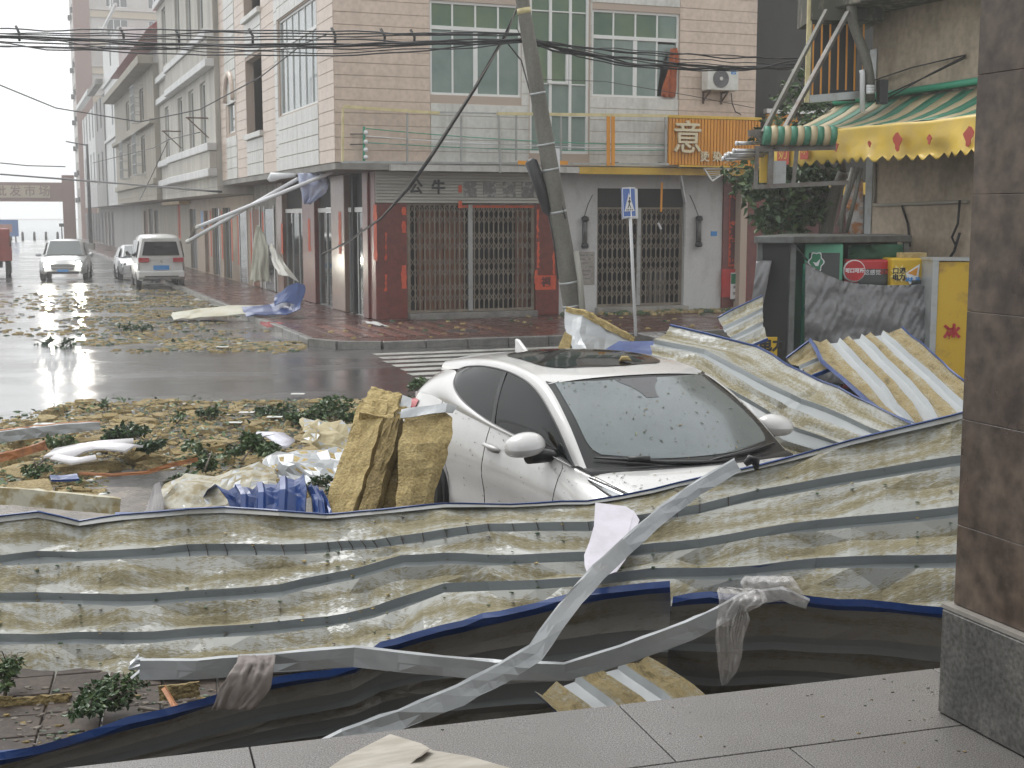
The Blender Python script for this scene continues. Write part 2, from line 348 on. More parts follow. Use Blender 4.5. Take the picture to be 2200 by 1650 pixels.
# ================================================================== stone veranda pillar
def pillar_stone(name, c1, c2, c3):
    m = M(name, c1, .35, col2=c2, vscale=3.0, lo=.40, hi=.60, fine=.45, bscale=17, bump=.15, rvar=.1)
    return m
K['brown_marble'] = pillar_stone('brown_marble', (.092, .066, .051), (.145, .112, .088), None)
K['grey_marble'] = M('grey_marble', (.085, .085, .082), .4, col2=(.15, .145, .135), vscale=4, lo=.4, hi=.6, fine=.45, bscale=70)
pc = atz(2013, 1530, 1.05); PF = Matrix.Translation((pc.x, pc.y, 0)) @ Matrix.Rotation(radians(21), 4, 'Z')
pil = thing('stone_pillar', 'brown marble veranda pillar on a dark grey stone base', 'pillar', PF @ Vector((.4, -.4, 1.05)))
MB(PF).box(.07, .72, -.72, -.07, 1.04, 4.45).build('core', K['concrete'], pil)
piece('base_slab', pil, PF, 0, .075, -.78, 0, 1.052, 1.40, K['grey_marble'], .006)
piece('base_slab', pil, PF, .077, .8, -.075, 0, 1.052, 1.40, K['grey_marble'], .006)
piece('base_slab', pil, PF, .725, .8, -.78, -.077, 1.052, 1.40, K['grey_marble'], .006)
MB(PF).box(.0, .8, -.78, 0, 1.402, 1.415).build('base_cap', K['concrete'], pil)
zz = 1.417
for hgt in (.26, .34, .34, .36, .36, .36, .36, .36, .36):
    piece('marble_slab', pil, PF, .03, .09, -.76, -.022, zz + .0008, zz + hgt - .0008, K['brown_marble'], .001)
    piece('marble_slab', pil, PF, .092, .76, -.07, -.022, zz + .0008, zz + hgt - .0008, K['brown_marble'], .001)
    zz += hgt
# ================================================================== pink corner building
GZ = .15
bld = thing('corner_building', 'pink and white tiled corner building with green windows', 'building', FR @ Vector((4.5, 6, 0)))
UX, UY, UXR, UYE = -1.1, -.6, inplane(1624, 200, y=-.6).x, inplane(477, 380, x=-1.1).y
ZS, ZT = 3.9, 12.2
def fx(u, v=200, y=UY): return inplane(u, v, y=y)
def fs(u, v=352, x=UX): return inplane(u, v, x=x)
xw1, xw2, xg1, xg2, xw3, xw4 = fx(925).x, fx(1121).x, fx(1139).x, fx(1266).x, fx(1272).x, fx(1459).x
zw0, zw1 = fx(1020, 206).z, fx(1020, 5).z
holes = [(xw1, xw2, zw0, zw1), (xg1, xg2, fx(1200, 330).z, 11.6), (xw3, xw4, fx(1365, 210).z, fx(1365, 24).z)]
wb = MB(FR); wall_grid(wb, 'x', UX + .03, UXR, ZS, ZT, UY + .03, UY + .28, holes)
# side wall openings (pixel columns measured on the street face)
yb = {u: fs(u).y for u in (720, 685, 600, 593, 570, 566, 531, 524, 510, 487, 477)}
sideholes = [(yb[685] + .12, yb[600] - .1, fs(640, 235).z, fs(640, 40).z + .3), (yb[566], yb[531], fs(548, 285).z, fs(548, 118).z), (yb[566], yb[531], fs(548, 285).z + 3.55, 12.0),
             (fs(505).y, fs(492).y, fs(498, 285).z, fs(498, 215).z)]
wall_grid(wb, 'y', UY + .03, UYE, ZS, ZT, UX + .03, UX + .28, sideholes)
wb.box(UX + .03, UXR, UYE - .2, UYE, ZS, ZT); wb.box(UXR - .2, UXR, UY + .28, UYE - .2, .15, ZT)
wb.box(UX + .28, UXR - .2, UY + .28, UYE - .2, ZS, ZS + .15); wb.box(UX, UXR, UY, UYE, ZT, ZT + .2)
wb.build('wall', K['pink_grout'], bld)
MB(FR).box(UX + .02, UXR + .05, UY + .02, UYE, ZS - .16, ZS - .01).build('soffit_slab', K['slab'], bld)
MB(FR).box(UX + 1.7, UXR - .25, UY + 1.6, UYE - .3, ZS + .2, ZT - .1).build('inner_wall', M('dim_interior', (.16, .15, .12), .8), bld)
def courses(name, ax, a0, a1, z0, z1, face, mat, step=.285, holes=(), proud=.016, gap=.012):
    n = max(1, round((z1 - z0) / step)); st = (z1 - z0) / n
    for i in range(n):
        za, zb = z0 + i * st + gap / 2, z0 + (i + 1) * st - gap / 2
        seg = [(a0, a1)]
        for h in holes:
            if h[2] < zb - .02 and h[3] > za + .02:
                seg = [p for s0, s1 in seg for p in ((s0, min(s1, h[0])), (max(s0, h[1]), s1)) if p[1] - p[0] > .03]
        for s0, s1 in seg:
            if ax == 'x': piece(name, bld, FR, s0, s1, face - proud + .03, face + .032, za, zb, mat, .004)
            else: piece(name, bld, FR, face - proud + .03, face + .032, s0, s1, za, zb, mat, .004)
courses('tile_course', 'x', UX + .03, xw1 - .01, ZS, 9.3, UY, K['pink'])
courses('tile_course', 'x', xw4 + .01, UXR, ZS, 9.3, UY, K['pink'])
courses('white_tile_course', 'x', xw1 + .01, xg1 - .03, ZS, 9.3, UY, K['white_tile'], holes=holes, step=.29)
courses('white_tile_course', 'x', xg2 + .03, xw4 - .01, ZS, 9.3, UY, K['white_tile'], holes=holes, step=.29)
courses('tile_course', 'y', UY + .03, yb[685], ZS, 9.6, UX, K['pink'], .30)
courses('tile_course', 'y', yb[593], yb[566], ZS, 11, UX, K['pink'], .30)
courses('tile_course', 'y', yb[531], yb[510], ZS, 11.4, UX, K['pink'], .30)
courses('tile_course', 'y', yb[487], UYE, ZS, 11.4, UX, K['pink'], .30)
def tiles(a0, a1, z0, z1, na, step, holes=()):
    n = max(1, round((z1 - z0) / step)); st = (z1 - z0) / n; sa = (a1 - a0) / na
    for i in range(n):
        for j in range(na):
            ya, yb_, za, zb = a0 + j * sa, a0 + (j + 1) * sa, z0 + i * st, z0 + (i + 1) * st
            if any(h[0] < (ya + yb_) / 2 < h[1] and h[2] < (za + zb) / 2 < h[3] for h in holes): continue
            piece('wall_tile', bld, FR, UX, UX + .035, ya + .012, yb_ - .012, za + .009, zb - .009, K['white_tile'], .004)
sh0 = sideholes[0]
tiles(yb[685], yb[600], ZS, sh0[2] - .03, 4, .33); tiles(yb[685], yb[600], sh0[3] + .03, 9.6, 4, .33)
courses('white_tile_course', 'y', yb[600] + .03, yb[593], ZS, 10.6, UX, K['white_tile'], .33)
tiles(yb[566] + .02, yb[531] - .02, ZS, sideholes[1][2] - .18, 3, .36)
tiles(yb[566] + .02, yb[531] - .02, sideholes[1][3] + .1, sideholes[2][2] - .15, 3, .36)
tiles(yb[510] + .05, yb[487] - .05, ZS, 11, 2, .36, [sideholes[3]])
for zc in (sideholes[1][2] - .08, sideholes[2][2] - .08):
    piece('balcony_coping', bld, FR, UX - .10, UX + .28, yb[566] - .02, yb[531] + .02, zc - .08, zc + .08, K['white_tile'], .01)
MB(FR).box(UX + .9, UX + .95, yb[566] + .1, yb[531] - .05, ZS + .3, 11.8).build('balcony_wall', M('balcony_pink', (.42, .30, .25), .6, col2=(.22, .17, .15), vscale=1.5), bld)
# arch hood over the narrow window
ar = MB(FR); c = (fs(498).y, fs(498, 215).z - .02); R = (fs(490).y - fs(507).y) / 2
ar.tube([(UX - .03, c[0] + R * cos(a), c[1] + 1.1 * R * sin(a)) for a in [pi * i / 10 for i in range(11)]], .1, 6); ar.build('arch_hood', K['pink'], bld)
def window(parent, ax, a0, a1, z0, z1, face, cols, transom=None, glass='green_glass', fw=.06, mid=None, setb=.1, skip=None, lower=None):
    """white framed window in an opening: frame, mullions and one pane object per light"""
    mk = (lambda a, b, d0, d1, z_, z__: (a, b, face + d0, face + d1, z_, z__)) if ax == 'x' else (lambda a, b, d0, d1, z_, z__: (face + d0, face + d1, a, b, z_, z__))
    win = MB(FR); B = lambda *q: win.box(*mk(*q))
    B(a0, a1, setb - .03, setb + .05, z0, z0 + fw); B(a0, a1, setb - .03, setb + .05, z1 - fw, z1)
    B(a0, a0 + fw, setb - .028, setb + .048, z0 + fw, z1 - fw); B(a1 - fw, a1, setb - .028, setb + .048, z0 + fw, z1 - fw)
    w_ = win.build('window', K['white_frame'], parent)
    zt = transom if transom else z1 - fw
    xs = [a0 + (a1 - a0) * i / cols for i in range(cols + 1)]
    for i in range(1, cols):
        t_ = .11 if mid and i == mid else .045
        piece('mullion', w_, FR, *mk(xs[i] - t_ / 2, xs[i] + t_ / 2, setb - .02, setb + .04, z0 + fw, zt - .03), K['white_frame'], .004)
        if transom: piece('mullion', w_, FR, *mk(xs[i] - .022, xs[i] + .022, setb - .02, setb + .04, zt + .03, z1 - fw), K['white_frame'], .004)
    if transom: piece('transom', w_, FR, *mk(a0 + fw, a1 - fw, setb - .026, setb + .046, zt - .045, zt + .045), K['white_frame'], .004)
    for i in range(cols):
        if skip != i: piece('pane', w_, FR, *mk(xs[i] + .02, xs[i + 1] - .02, setb + .008, setb + .016, z0 + .02, zt), K[lower or glass])
        if transom: piece('pane', w_, FR, *mk(xs[i] + .02, xs[i + 1] - .02, setb + .004, setb + .012, zt, z1 - .02), K[glass])
    return w_
K['mist_glass'] = M('rain_misted_glass', (.13, .20, .185), .16, col2=(.24, .31, .29), vscale=.8, lo=.3, hi=.65, spec=.9, coat=.3)
zt1 = fx(1020, 62).z
window(bld, 'x', xw1, xw2, zw0, zw1, UY, 4, zt1, mid=2, lower='mist_glass')
h3 = holes[2]; w3 = window(bld, 'x', xw3, xw4, h3[2], h3[3], UY, 4, fx(1365, 82).z, mid=2, skip=3, lower='mist_glass')
# broken light of the right window: jagged glass left in the frame, orange cloth blown through
xs = xw3 + (xw4 - xw3) * .75
bp_ = [(xs + .03, h3[2] + .05), (xs + .12, h3[2] + .75), (xs + .30, h3[2] + 1.15), (xs + .33, h3[2] + .9), (xw4 - .1, h3[2] + 1.25), (xw4 - .06, h3[2] + 1.36), (xs + .03, h3[2] + 1.36)]
MB(FR).prism(bp_, UY + .11, UY + .12).build('broken_pane', K['mist_glass'], w3)
MB(FR).prism([(xw4 - .07, h3[2] + .05), (xw4 - .16, h3[2] + .3), (xw4 - .2, h3[2] + .1)], UY + .11, UY + .12).build('broken_pane', K['mist_glass'], w3)
cl = MB(FR); rows = []
for i in range(15):
    t_ = i / 14; zc = h3[2] + .04 + 1.22 * t_; wd = .40 - .22 * t_ + .05 * sin(t_ * 9); cx = lerp(xs + .30, xs + .42, t_)
    rows.append([(cx + wd * (j / 8 - .5), UY - .02 + .05 * sin(j * 1.7 + t_ * 5) - .05 * sin(pi * t_), zc + .02 * sin(j * 2)) for j in range(9)])
cl.grid(rows, thick=.006)
tag(cl.build('curtain', M('orange_cloth', (.42, .11, .035), .8, col2=(.3, .075, .03), vscale=9)), 'orange curtain blown out through the broken window pane', 'curtain')
# tall glazed stair strip
sw = MB(FR); zb0 = holes[1][2]
for x in (xg1 + .03, lerp(xg1, xg2, .355), lerp(xg1, xg2, .69), xg2 - .03): sw.box(x - .035, x + .035, UY + .06, UY + .15, zb0, 11.6)
for z in (zb0 + .03, ): sw.box(xg1 + .065, xg2 - .065, UY + .065, UY + .145, z - .04, z + .04)
st = sw.build('stair_window', K['white_frame'], bld)
for z in (fx(1200, 248).z, fx(1200, 180).z, fx(1200, 24).z, 9.2):
    piece('transom', st, FR, xg1 + .07, xg2 - .07, UY + .07, UY + .14, z - .014, z + .014, K['white_frame'])
zl = [zb0 + .05, fx(1200, 248).z, fx(1200, 180).z, fx(1200, 24).z, 9.2, 11.6]
for k, (za, zb) in enumerate(zip(zl, zl[1:])):
    for i in range(3):

        a, b = ((.02, .355), (.355, .69), (.69, .98))[i]
        piece('pane', st, FR, lerp(xg1, xg2, a), lerp(xg1, xg2, b), UY + .10 + .004 * ((i + k) % 3), UY + .112 + .004 * ((i + k) % 3), za, zb, K['mist_glass' if k < 2 else 'green_glass'])
vx0, vx1, vz0, vz1 = fx(1178).x, fx(1222).x, fx(1200, 180).z, fx(1200, 103).z
vent = MB(FR)
vent.box(vx0, vx1, UY + .02, UY + .1, vz0, vz0 + .06); vent.box(vx0, vx1, UY + .02, UY + .1, vz1 - .06, vz1)
vent.box(vx0, vx0 + .06, UY + .022, UY + .098, vz0 + .06, vz1 - .06); vent.box(vx1 - .06, vx1, UY + .022, UY + .098, vz0 + .06, vz1 - .06)
vent.build('vent_frame', K['white_frame'], st)
# side windows
window(bld, 'y', *sh0, UX, 6, sh0[2] + (sh0[3] - sh0[2]) * .72, glass='blue_glass', setb=.1)
window(bld, 'y', *sideholes[3], UX, 1, glass='blue_glass')
for z0 in (sideholes[1][2], sideholes[2][2]):
    ym = lerp(yb[566], yb[531], .55)
    MB(FR).box(UX + .86, UX + .89, ym, yb[531] - .08, z0 - .6, z0 + 2.0).build('balcony_door', K['dark_glass'], bld)
# ---- ground floor, front
gz = MB(FR); X = lambda u: inplane(u, 600, y=0).x
x_p1, x_g1, x_p2, x_w2, x_g2, x_w3, x_r3, x_end = X(875), X(877), X(1150), X(1200), X(1283), X(1470), X(1550), X(1665)
zg1t, zg2t, zg2b = inplane(1010, 441, y=0).z, inplane(1375, 405, y=0).z, inplane(1375, 445, y=0).z
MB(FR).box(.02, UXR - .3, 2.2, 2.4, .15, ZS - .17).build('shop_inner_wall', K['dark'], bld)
zsig = inplane(990, 367, y=-.12).z
wall_grid(gz, 'x', x_w2, x_r3, .15, ZS - .17, .02, .22, [(x_g2, x_w3, .15, zg2t)])
gz.build('shop_wall', K['white_wall'], bld)
MB(FR).box(x_p1 + .01, x_w2 - .01, .06, .24, zg1t + .05, ZS - .18).build('lintel', K['concrete'], bld)
for a, b in ((0.0, x_p1), (x_p2, x_w2)):
    MB(FR).box(a, b, -.04, .5, .15, ZS - .17).build('red_pillar', K['red_stone'], bld, bevel=.02)
MB(FR).box(x_r3, x_end + .8, -.03, .25, .15, ZS - .17).build('red_pillar', K['red_stone'], bld, bevel=.01)
piece('doorstep', bld, FR, x_p1 + .01, x_p2 - .01, -.22, .3, .14, .29, K['kerb'], .01)
piece('doorstep', bld, FR, x_g2 - .05, x_w3 + .05, -.2, .3, .14, .31, K['concrete'], .01)
MB(FR).box(x_g2 - .005, x_w3 + .005, .13, .2, zg2b, zg2t).build('dark_lintel', K['dark'], bld)
def gate(x0, x1, z0, z1, nb, post, y=.06, wood=None):
    g = MB(FR)
    g.box(x0, x1, y - .02, y + .03, z1 - .05, z1); g.box(x0, x1, y - .02, y + .03, z0, z0 + .06)
    g.box(x0, x0 + .05, y - .02, y + .028, z0 + .06, z1 - .05); g.box(x1 - .05, x1, y - .02, y + .028, z0 + .06, z1 - .05)
    gr = g.build('folding_gate', K['brown_metal'], bld)
    piece('centre_post', gr, FR, post - .055, post + .055, y - .045, y + .035, z0 + .02, z1 - .02, K['steel'], .006)
    xs = [x0 + (x1 - x0) * (i + .5) / nb for i in range(nb)]
    for x in xs: piece('gate_bar', gr, FR, x - .014, x + .014, y - .012, y + .012, z0 + .05, z1 - .04, K['brown_metal'])
    lt = MB(FR); hh = z1 - z0; dx = (x1 - x0) / nb; lh = .13
    for fr_ in (.10, .345, .585, .82):
        zc = z1 - fr_ * hh
        for i in range(nb - 1):
            for d in (-1, 1):
                for zo in (-lh, lh):
                    lt.beam((xs[i], y - .018 + .006 * d, zc + zo - d * lh * .8), (xs[i + 1], y - .018 + .006 * d, zc + zo + d * lh * .8), .012, .022, 0, (0, 1, 0))
    lt.build('gate_lattice', K['brown_metal'], gr, kind='stuff')
    return gr
g1 = gate(x_g1, x_p2 - .01, .30, zg1t + .04, 26, X(1012))
g2 = gate(x_g2 + .005, x_w3 - .005, .32, zg2b - .004, 18, X(1376), y=.16)
for i in range(9):     # wooden shop doors behind the left gate
    a = lerp(x_g1 + .02, X(1010), i / 9)
    if i == 1: continue
    piece('door_board', g1, FR, a + .01, lerp(x_g1 + .02, X(1010), (i + 1) / 9) - .01, .5, .54, .3, zg1t - .1, K['gate_wood'], .006)
piece('door_board', g1, FR, x_p2 - .35, x_p2 - .03, .5, .54, .3, zg1t - .1, K['gate_wood'], .006)
for a in (X(1410), X(1424), X(1440)): piece('door_board', g2, FR, a, a + .14, .5, .54, .3, 1.25, M('grey_board%d' % int(a * 10), (.16, .15, .14), .7), .005)
# roller-shutter fascia with its worn lettering
fas = MB(FR).box(inplane(808, 400, y=-.12).x, inplane(1166, 400, y=-.12).x, -.06, .0, zg1t + .06, ZS - .17).build('shutter_fascia', K['slat'], bld)
fa0, fa1 = inplane(808, 400, y=-.12).x, inplane(1166, 400, y=-.12).x
zf0, zf1 = zg1t + .04, ZS - .18
for i in range(10):
    a = zf0 + (zf1 - zf0) * i / 10
    piece('slat', fas, FR, fa0, fa1, -.10, -.058, a + .008, a + (zf1 - zf0) / 10 - .008, K['slat'], .012)
zl_ = inplane(990, 407, y=-.12).z
T = lambda u, v, y: FR @ Matrix.Translation(inplane(u, v, y=y))
letters('lettering', '公', .36, .004, T(893, 403, -.109), K['ink'], fas, .012); letters('lettering', '牛', .36, .004, T(942, 404, -.109), K['ink'], fas, .012)
for u in (1010, 1052, 1094, 1134):
    p = inplane(u, 407, y=-.105); piece('faded_character', fas, FR, p.x - .17, p.x + .17, -.106, -.1015, p.z - .19, p.z + .19, K['faded'])
p = inplane(989, 412, y=-.105)
for dz in (.1, -.28): piece('paper_scrap', fas, FR, p.x - .05, p.x + .04, -.107, -.1015, p.z + dz - .12, p.z + dz + .06, K['paper'])
piece('paper_scrap', fas, FR, x_g1 + 1.3, x_p2 - .02, .03, .036, zg1t - .06, zg1t - .0, K['paper'])
def couplet(u0, u1, v0, v1, y, torn=False, glyph=''):
    a, b = inplane(u0, (v0 + v1) / 2, y=y), inplane(u1, (v0 + v1) / 2, y=y); z0, z1 = inplane(u0, v1, y=y).z, inplane(u0, v0, y=y).z
    c = piece('paper_couplet', bld, FR, a.x, b.x, y - .004, y, z0, z1, K['paper'])
    n = len(glyph)
    for i, ch in enumerate(glyph):
        letters('lettering', ch, (b.x - a.x) * .95, .001, FR @ Matrix.Translation(((a.x + b.x) / 2, y - .006, z1 - (i + .5) * (z1 - z0) / n)), K['paper_dark'], c, .01)
    return c
cp = couplet(1566, 1592, 420, 572, -.032, glyph='招财进宝贵')
for v0, v1, du in ((428, 474, 3), (484, 512, 8), (520, 552, 4)):
    a, b = inplane(1566 + du, v0, y=-.038), inplane(1590 - du / 2, v1, y=-.038)
    r_ = MB(FR); n = 9
    L_ = [(a.x + .03 * n3((v0, i * .7, 1)), a.z + (b.z - a.z) * i / n) for i in range(n + 1)]; R_ = [(b.x + .03 * n3((v0, i * .7, 4)), a.z + (b.z - a.z) * i / n) for i in range(n + 1)]
    r_.prism(L_ + R_[::-1], -.0415, -.0385); r_.build('torn_patch', K['paper_dark'], cp)
# torn paper remains on the pillars
for u, v0, v1, w_ in ((868, 445, 462, .1), (868, 475, 500, .1), (868, 570, 620, .12), (829, 500, 560, .04), (829, 590, 626, .05), (1155, 450, 510, .05), (1156, 520, 575, .06), (1153, 580, 622, .08), (1190, 540, 590, .05)):
    a, b = inplane(u, v0, y=-.05), inplane(u, v1, y=-.05); n = 8
    L_ = [(a.x - w_ / 2 + .05 * n3((u * .37, i * .9, 1)), lerp(a.z, b.z, i / n)) for i in range(n + 1)]; R_ = [(a.x + w_ / 2 + .05 * n3((u * .37, i * .9, 9)), lerp(a.z, b.z, i / n)) for i in range(n + 1)]
    MB(FR).prism(L_ + R_[::-1], -.046, -.042).build('torn_paper', K['paper'], bld)
a, b = inplane(1152, 592, y=-.05), inplane(1194, 622, y=-.05); piece('torn_paper', bld, FR, a.x, b.x, -.048, -.042, b.z, a.z, K['paper'])
letters('lettering', '福', .26, .001, FR @ Matrix.Translation(((a.x + b.x) / 2, -.05, (a.z + b.z) / 2)), K['paper_dark'], bld, .01)
# notice panel, house number plate
a, b = inplane(1238, 541, y=.02), inplane(1277, 611, y=.02)
npn = piece('notice_panel', bld, FR, a.x, b.x, .005, .02, b.z, a.z, K['concrete'], .01)
for i in range(7): piece('notice_line', npn, FR, a.x + .05, b.x - .05 - .06 * (i % 3), .0035, .0055, a.z - .1 - i * .1, a.z - .075 - i * .1, K['faded'])
a, b = inplane(1527, 497, y=.02), inplane(1540, 507, y=.02); piece('number_plate', bld, FR, a.x, b.x, .008, .02, b.z, a.z, K['label_blue'])
# posters at the foot of the red wall
K['poster_green'] = M('poster_green', (.03, .2, .1), .4); K['poster_red'] = M('poster_red', (.45, .035, .03), .4, col2=(.3, .03, .03), vscale=3)
pr = MB(FR).box(X(1548), X(1600), -.09, -.035, .5, inplane(1560, 578, y=-.05).z).build('poster_board', K['poster_red'], bld)
a, b = inplane(1571, 586, y=-.12), inplane(1601, 660, y=-.12)
ps_ = piece('poster', bld, FR, a.x, b.x, -.118, -.095, .45, a.z, K['sign_white'])
piece('poster_head', ps_, FR, a.x, b.x, -.122, -.1185, a.z - .3, a.z - .03, K['poster_green'])
for i, tx in enumerate(('免贴', '通知公告', '便民服务', '诚信经营')):
    letters('lettering', tx, .085, .001, FR @ Matrix.Translation(((a.x + b.x) / 2, -.124 if i == 0 else -.1205, a.z - .22 - i * .17)), K['sign_white'] if i == 0 else K['ink'], ps_)
# ---- slab edge: white band, yellow band
edge = MB(FR); e0, e1 = inplane(840, 368, y=-.75).x, inplane(1246, 368, y=-.75).x
edge.box(e0, e1, -.72, -.58, 3.72, 3.86); edge.build('canopy_edge', K['white_tile'], bld)
MB(FR).box(e1 + .003, UXR + .1, -.73, -.58, 3.70, 3.87).build('canopy_edge', K['yellow_trim'], bld)
# ---- ground floor, street side (x = 0 plane)
YS = lambda u, v=600: inplane(u, v, x=0).y
sc_ = MB(FR); 
cols = [(YS(810), YS(795)), (YS(745), YS(717)), (YS(681), YS(655)), (YS(612), YS(600))]
cols[0] = (0.5, 1.0)
for i, (a, b) in enumerate(cols):
    if b < a: a, b = b, a
    MB(FR).box(-.05, .3, a, b, .15, ZS - .17).build('street_column', [K['red_stone'], M('brown_column%d' % i, (.23, .15, .12), .25, col2=(.3, .2, .15), vscale=2, spec=.6)][i % 2 if i else 0], bld, bevel=.02)
ylist = sorted([c for ab in cols for c in ab])
doors = [(1.02, min(cols[1]) - .02), (max(cols[1]) + .02, min(cols[2]) - .02), (max(cols[2]) + .02, min(cols[3]) - .02)]
for a, b in doors:
    if b - a < .3: continue
    d = MB(FR).box(.10, .14, a, b, .17, 2.75).build('sliding_door', K['dark_glass'], bld)
    n = max(2, int((b - a) / .8))
    for i in range(n + 1):
        yq = lerp(a + .03, b - .03, i / n); piece('door_stile', d, FR, .07, .1, yq - .025, yq + .025, .17, 2.75, K['steel'])
    piece('door_rail', d, FR, .06, .1, a, b, 2.76, 2.88, K['white_frame'])
    MB(FR).box(.12, .2, a, b, 2.9, ZS - .17).build('door_lintel', K['dark'], bld)
MB(FR).box(.02, .25, max(cols[3]) + .01, UYE, .15, ZS - .17).build('side_wall', K['concrete'], bld)
for u0, u1, mm in ((592, 572, 'dark_glass'), (562, 546, 'gate_wood'), (534, 518, 'dark_glass')):
    a, b = YS(u0), YS(u1); d = piece('side_door', bld, FR, -.01, .018, a, b, .17, 2.9, K[mm]); piece('door_frame', d, FR, -.03, -.012, a - .06, a + .05, .17, 3.0, K['white_frame']); piece('door_frame', d, FR, -.03, -.012, b - .05, b + .06, .17, 3.0, K['white_frame'])
    piece('door_paper', d, FR, -.025, -.02, b + .12, b + .42, .8, 2.8, K['paper'])
for u, v0, v1 in ((730, 455, 545), (664, 470, 540), (806, 440, 560), (606, 480, 545)):
    p = inplane(u, (v0 + v1) / 2, x=-.053); q0, q1 = inplane(u, v0, x=-.053).z, inplane(u, v1, x=-.053).z
    n = 9; L_ = [(p.y - .16 + .1 * n3((u, i * .8, 2)), lerp(q0, q1, i / n)) for i in range(n + 1)]; R_ = [(p.y + .13 + .1 * n3((u, i * .8, 6)), lerp(q0, q1, i / n)) for i in range(n + 1)]
    MB(FR).prism(L_ + R_[::-1], -.056, -.052, 'x').build('torn_paper', K['paper'], bld)
# ================================================================== things on the corner building
# sign frame of steel tubes along the slab edge
FY = -.95
fr_ = thing('sign_frame', 'stripped steel sign frame with pale yellow rail above the shops', 'frame', FR @ Vector((3, FY, 3.8)))
def FP(u, v, y=FY): return inplane(u, v, y=y)
def bar(parent, name, p0, p1, w_, h_, mat): 
    return MB(FR).beam(p0, p1, w_, h_).build(name, mat, parent)
bar(fr_, 'top_rail', FP(738, 229), FP(944, 243), .05, .07, K['pale_yellow']); bar(fr_, 'top_rail', FP(946, 241), FP(1066, 244), .03, .035, K['steel'])
bar(fr_, 'top_rail', FP(1068, 244), FP(1436, 249), .05, .07, K['pale_yellow'])
bar(fr_, 'end_post', FP(737, 232), FP(736, 348), .05, .05, K['pale_yellow'])
for u, v0, v1 in ((875, 243, 352), (991, 250, 350), (1071, 246, 372), (1109, 248, 345), (1205, 250, 345), (1430, 252, 352)):
    bar(fr_, 'post', FP(u, v0), FP(u + (4 if u == 1071 else 0), v1), .04, .04, K['steel'])
for v0, v1, u0, u1 in ((309, 312, 790, 1430), (318, 319, 790, 1430)):
    bar(fr_, 'brace_rod', FP(u0, v0, FY + .05), FP(u1, v1, FY + .05), .012, .012, K['steel'])
bar(fr_, 'bottom_rail', FP(736, 348), FP(1436, 353), .05, .05, K['steel'])
for u in (740, 875, 991, 1205, 1330, 1430): bar(fr_, 'wall_bracket', FP(u, 349), (FP(u, 349).x, UY + .02, FP(u, 349).z), .03, .03, K['steel'])
for u in (1307, 1317): bar(fr_, 'orange_slat', FP(u, 250, FY - .03), FP(u, 356, FY - .03), .09, .03, K['orange'])
for u0, u1 in ((1113, 1132), (1186, 1220)): bar(fr_, 'orange_scrap', FP(u0, 349, FY - .04), FP(u1, 350, FY - .04), .03, .09, K['orange'])
# insulator stack and drooping service wires at the corner
ins = thing('insulator_rack', 'green steel rack with white insulators on the pink wall', 'rack', FR @ FP(785, 350, -.75))
bar(ins, 'rack_bar', FP(782, 272, -.75), FP(782, 346, -.75), .05, .05, K['green_frame'])
for v in (285, 305, 322, 338):
    p = FP(786, v, -.78); MB(FR).tube([(p.x, p.y, p.z - .05), (p.x, p.y, p.z), (p.x, p.y, p.z + .05)], [.04, .06, .04], 8).build('insulator', K['sign_white'], ins)
for v in (288, 310): bar(ins, 'wall_arm', FP(752, v, UY + .02), FP(782, v, -.75), .02, .02, K['cable'])
def cable(name, label, pts, r, group=None, mat='cable', sag=0.0, n=14, fr=ID, cat='cable'):
    P = []
    for a, b in zip(pts, pts[1:]):
        a, b = Vector(a), Vector(b)
        for i in range(n): t = i / n; q = a.lerp(b, t); q.z -= sag * 4 * t * (1 - t); P.append(q)
    P.append(Vector(pts[-1]))
    return tag(MB(fr).tube(P, r, 6).build(name, K[mat]), label, cat, group)
for k, (v0, v1, m_) in enumerate(((276, 312, 'green_frame'), (292, 318, 'sign_white'), (306, 322, 'green_frame'))):
    cable('service_wire', ('green service wire', 'white service wire', 'lower green service wire')[k] + ' strung from the insulator rack along the sign frame', [FP(786, v0, -.8), FP(1440, v1, -.9)], .011, mat=m_, sag=.08, fr=FR)
# orange slatted shop sign
sg = thing('shop_sign', 'orange slatted shop sign with one big gold character left', 'sign', FR @ FP(1530, 352, FY))
a0, a1, b0, b1 = FP(1437, 252, -.95).x, FP(1634, 252, -.95).x, FP(1437, 354, -.95).z, FP(1437, 252, -.95).z
MB(FR).box(a0, a1, -.93, -.90, b0, b1).build('backing', K['orange'], sg)
nsl = 29
for i in range(nsl):
    a = lerp(a0, a1, i / nsl); piece('slat', sg, FR, a + .008, a + (a1 - a0) / nsl - .012, -.975, -.931, b0, b1 - .02, K['orange'], .006)
piece('top_trim', sg, FR, a0 - .02, a1 + .02, -.99, -.88, b1 - .015, b1 + .06, K['yellow_trim'], .006)
piece('bottom_trim', sg, FR, a0 + .3, a1, -.985, -.9, b0 - .05, b0 - .005, K['yellow_trim'], .006)
letters('character', '意', .86, .03, FR @ Matrix.Translation(FP(1477, 300, -1.03)), K['gold'], sg, .006)
for u, ch in ((1514, '烫'), (1541, '染'), (1566, '吹')): letters('character', ch, .27, .012, FR @ Matrix.Translation(FP(u, 338, -1.0)), K['gold'], sg, .006)
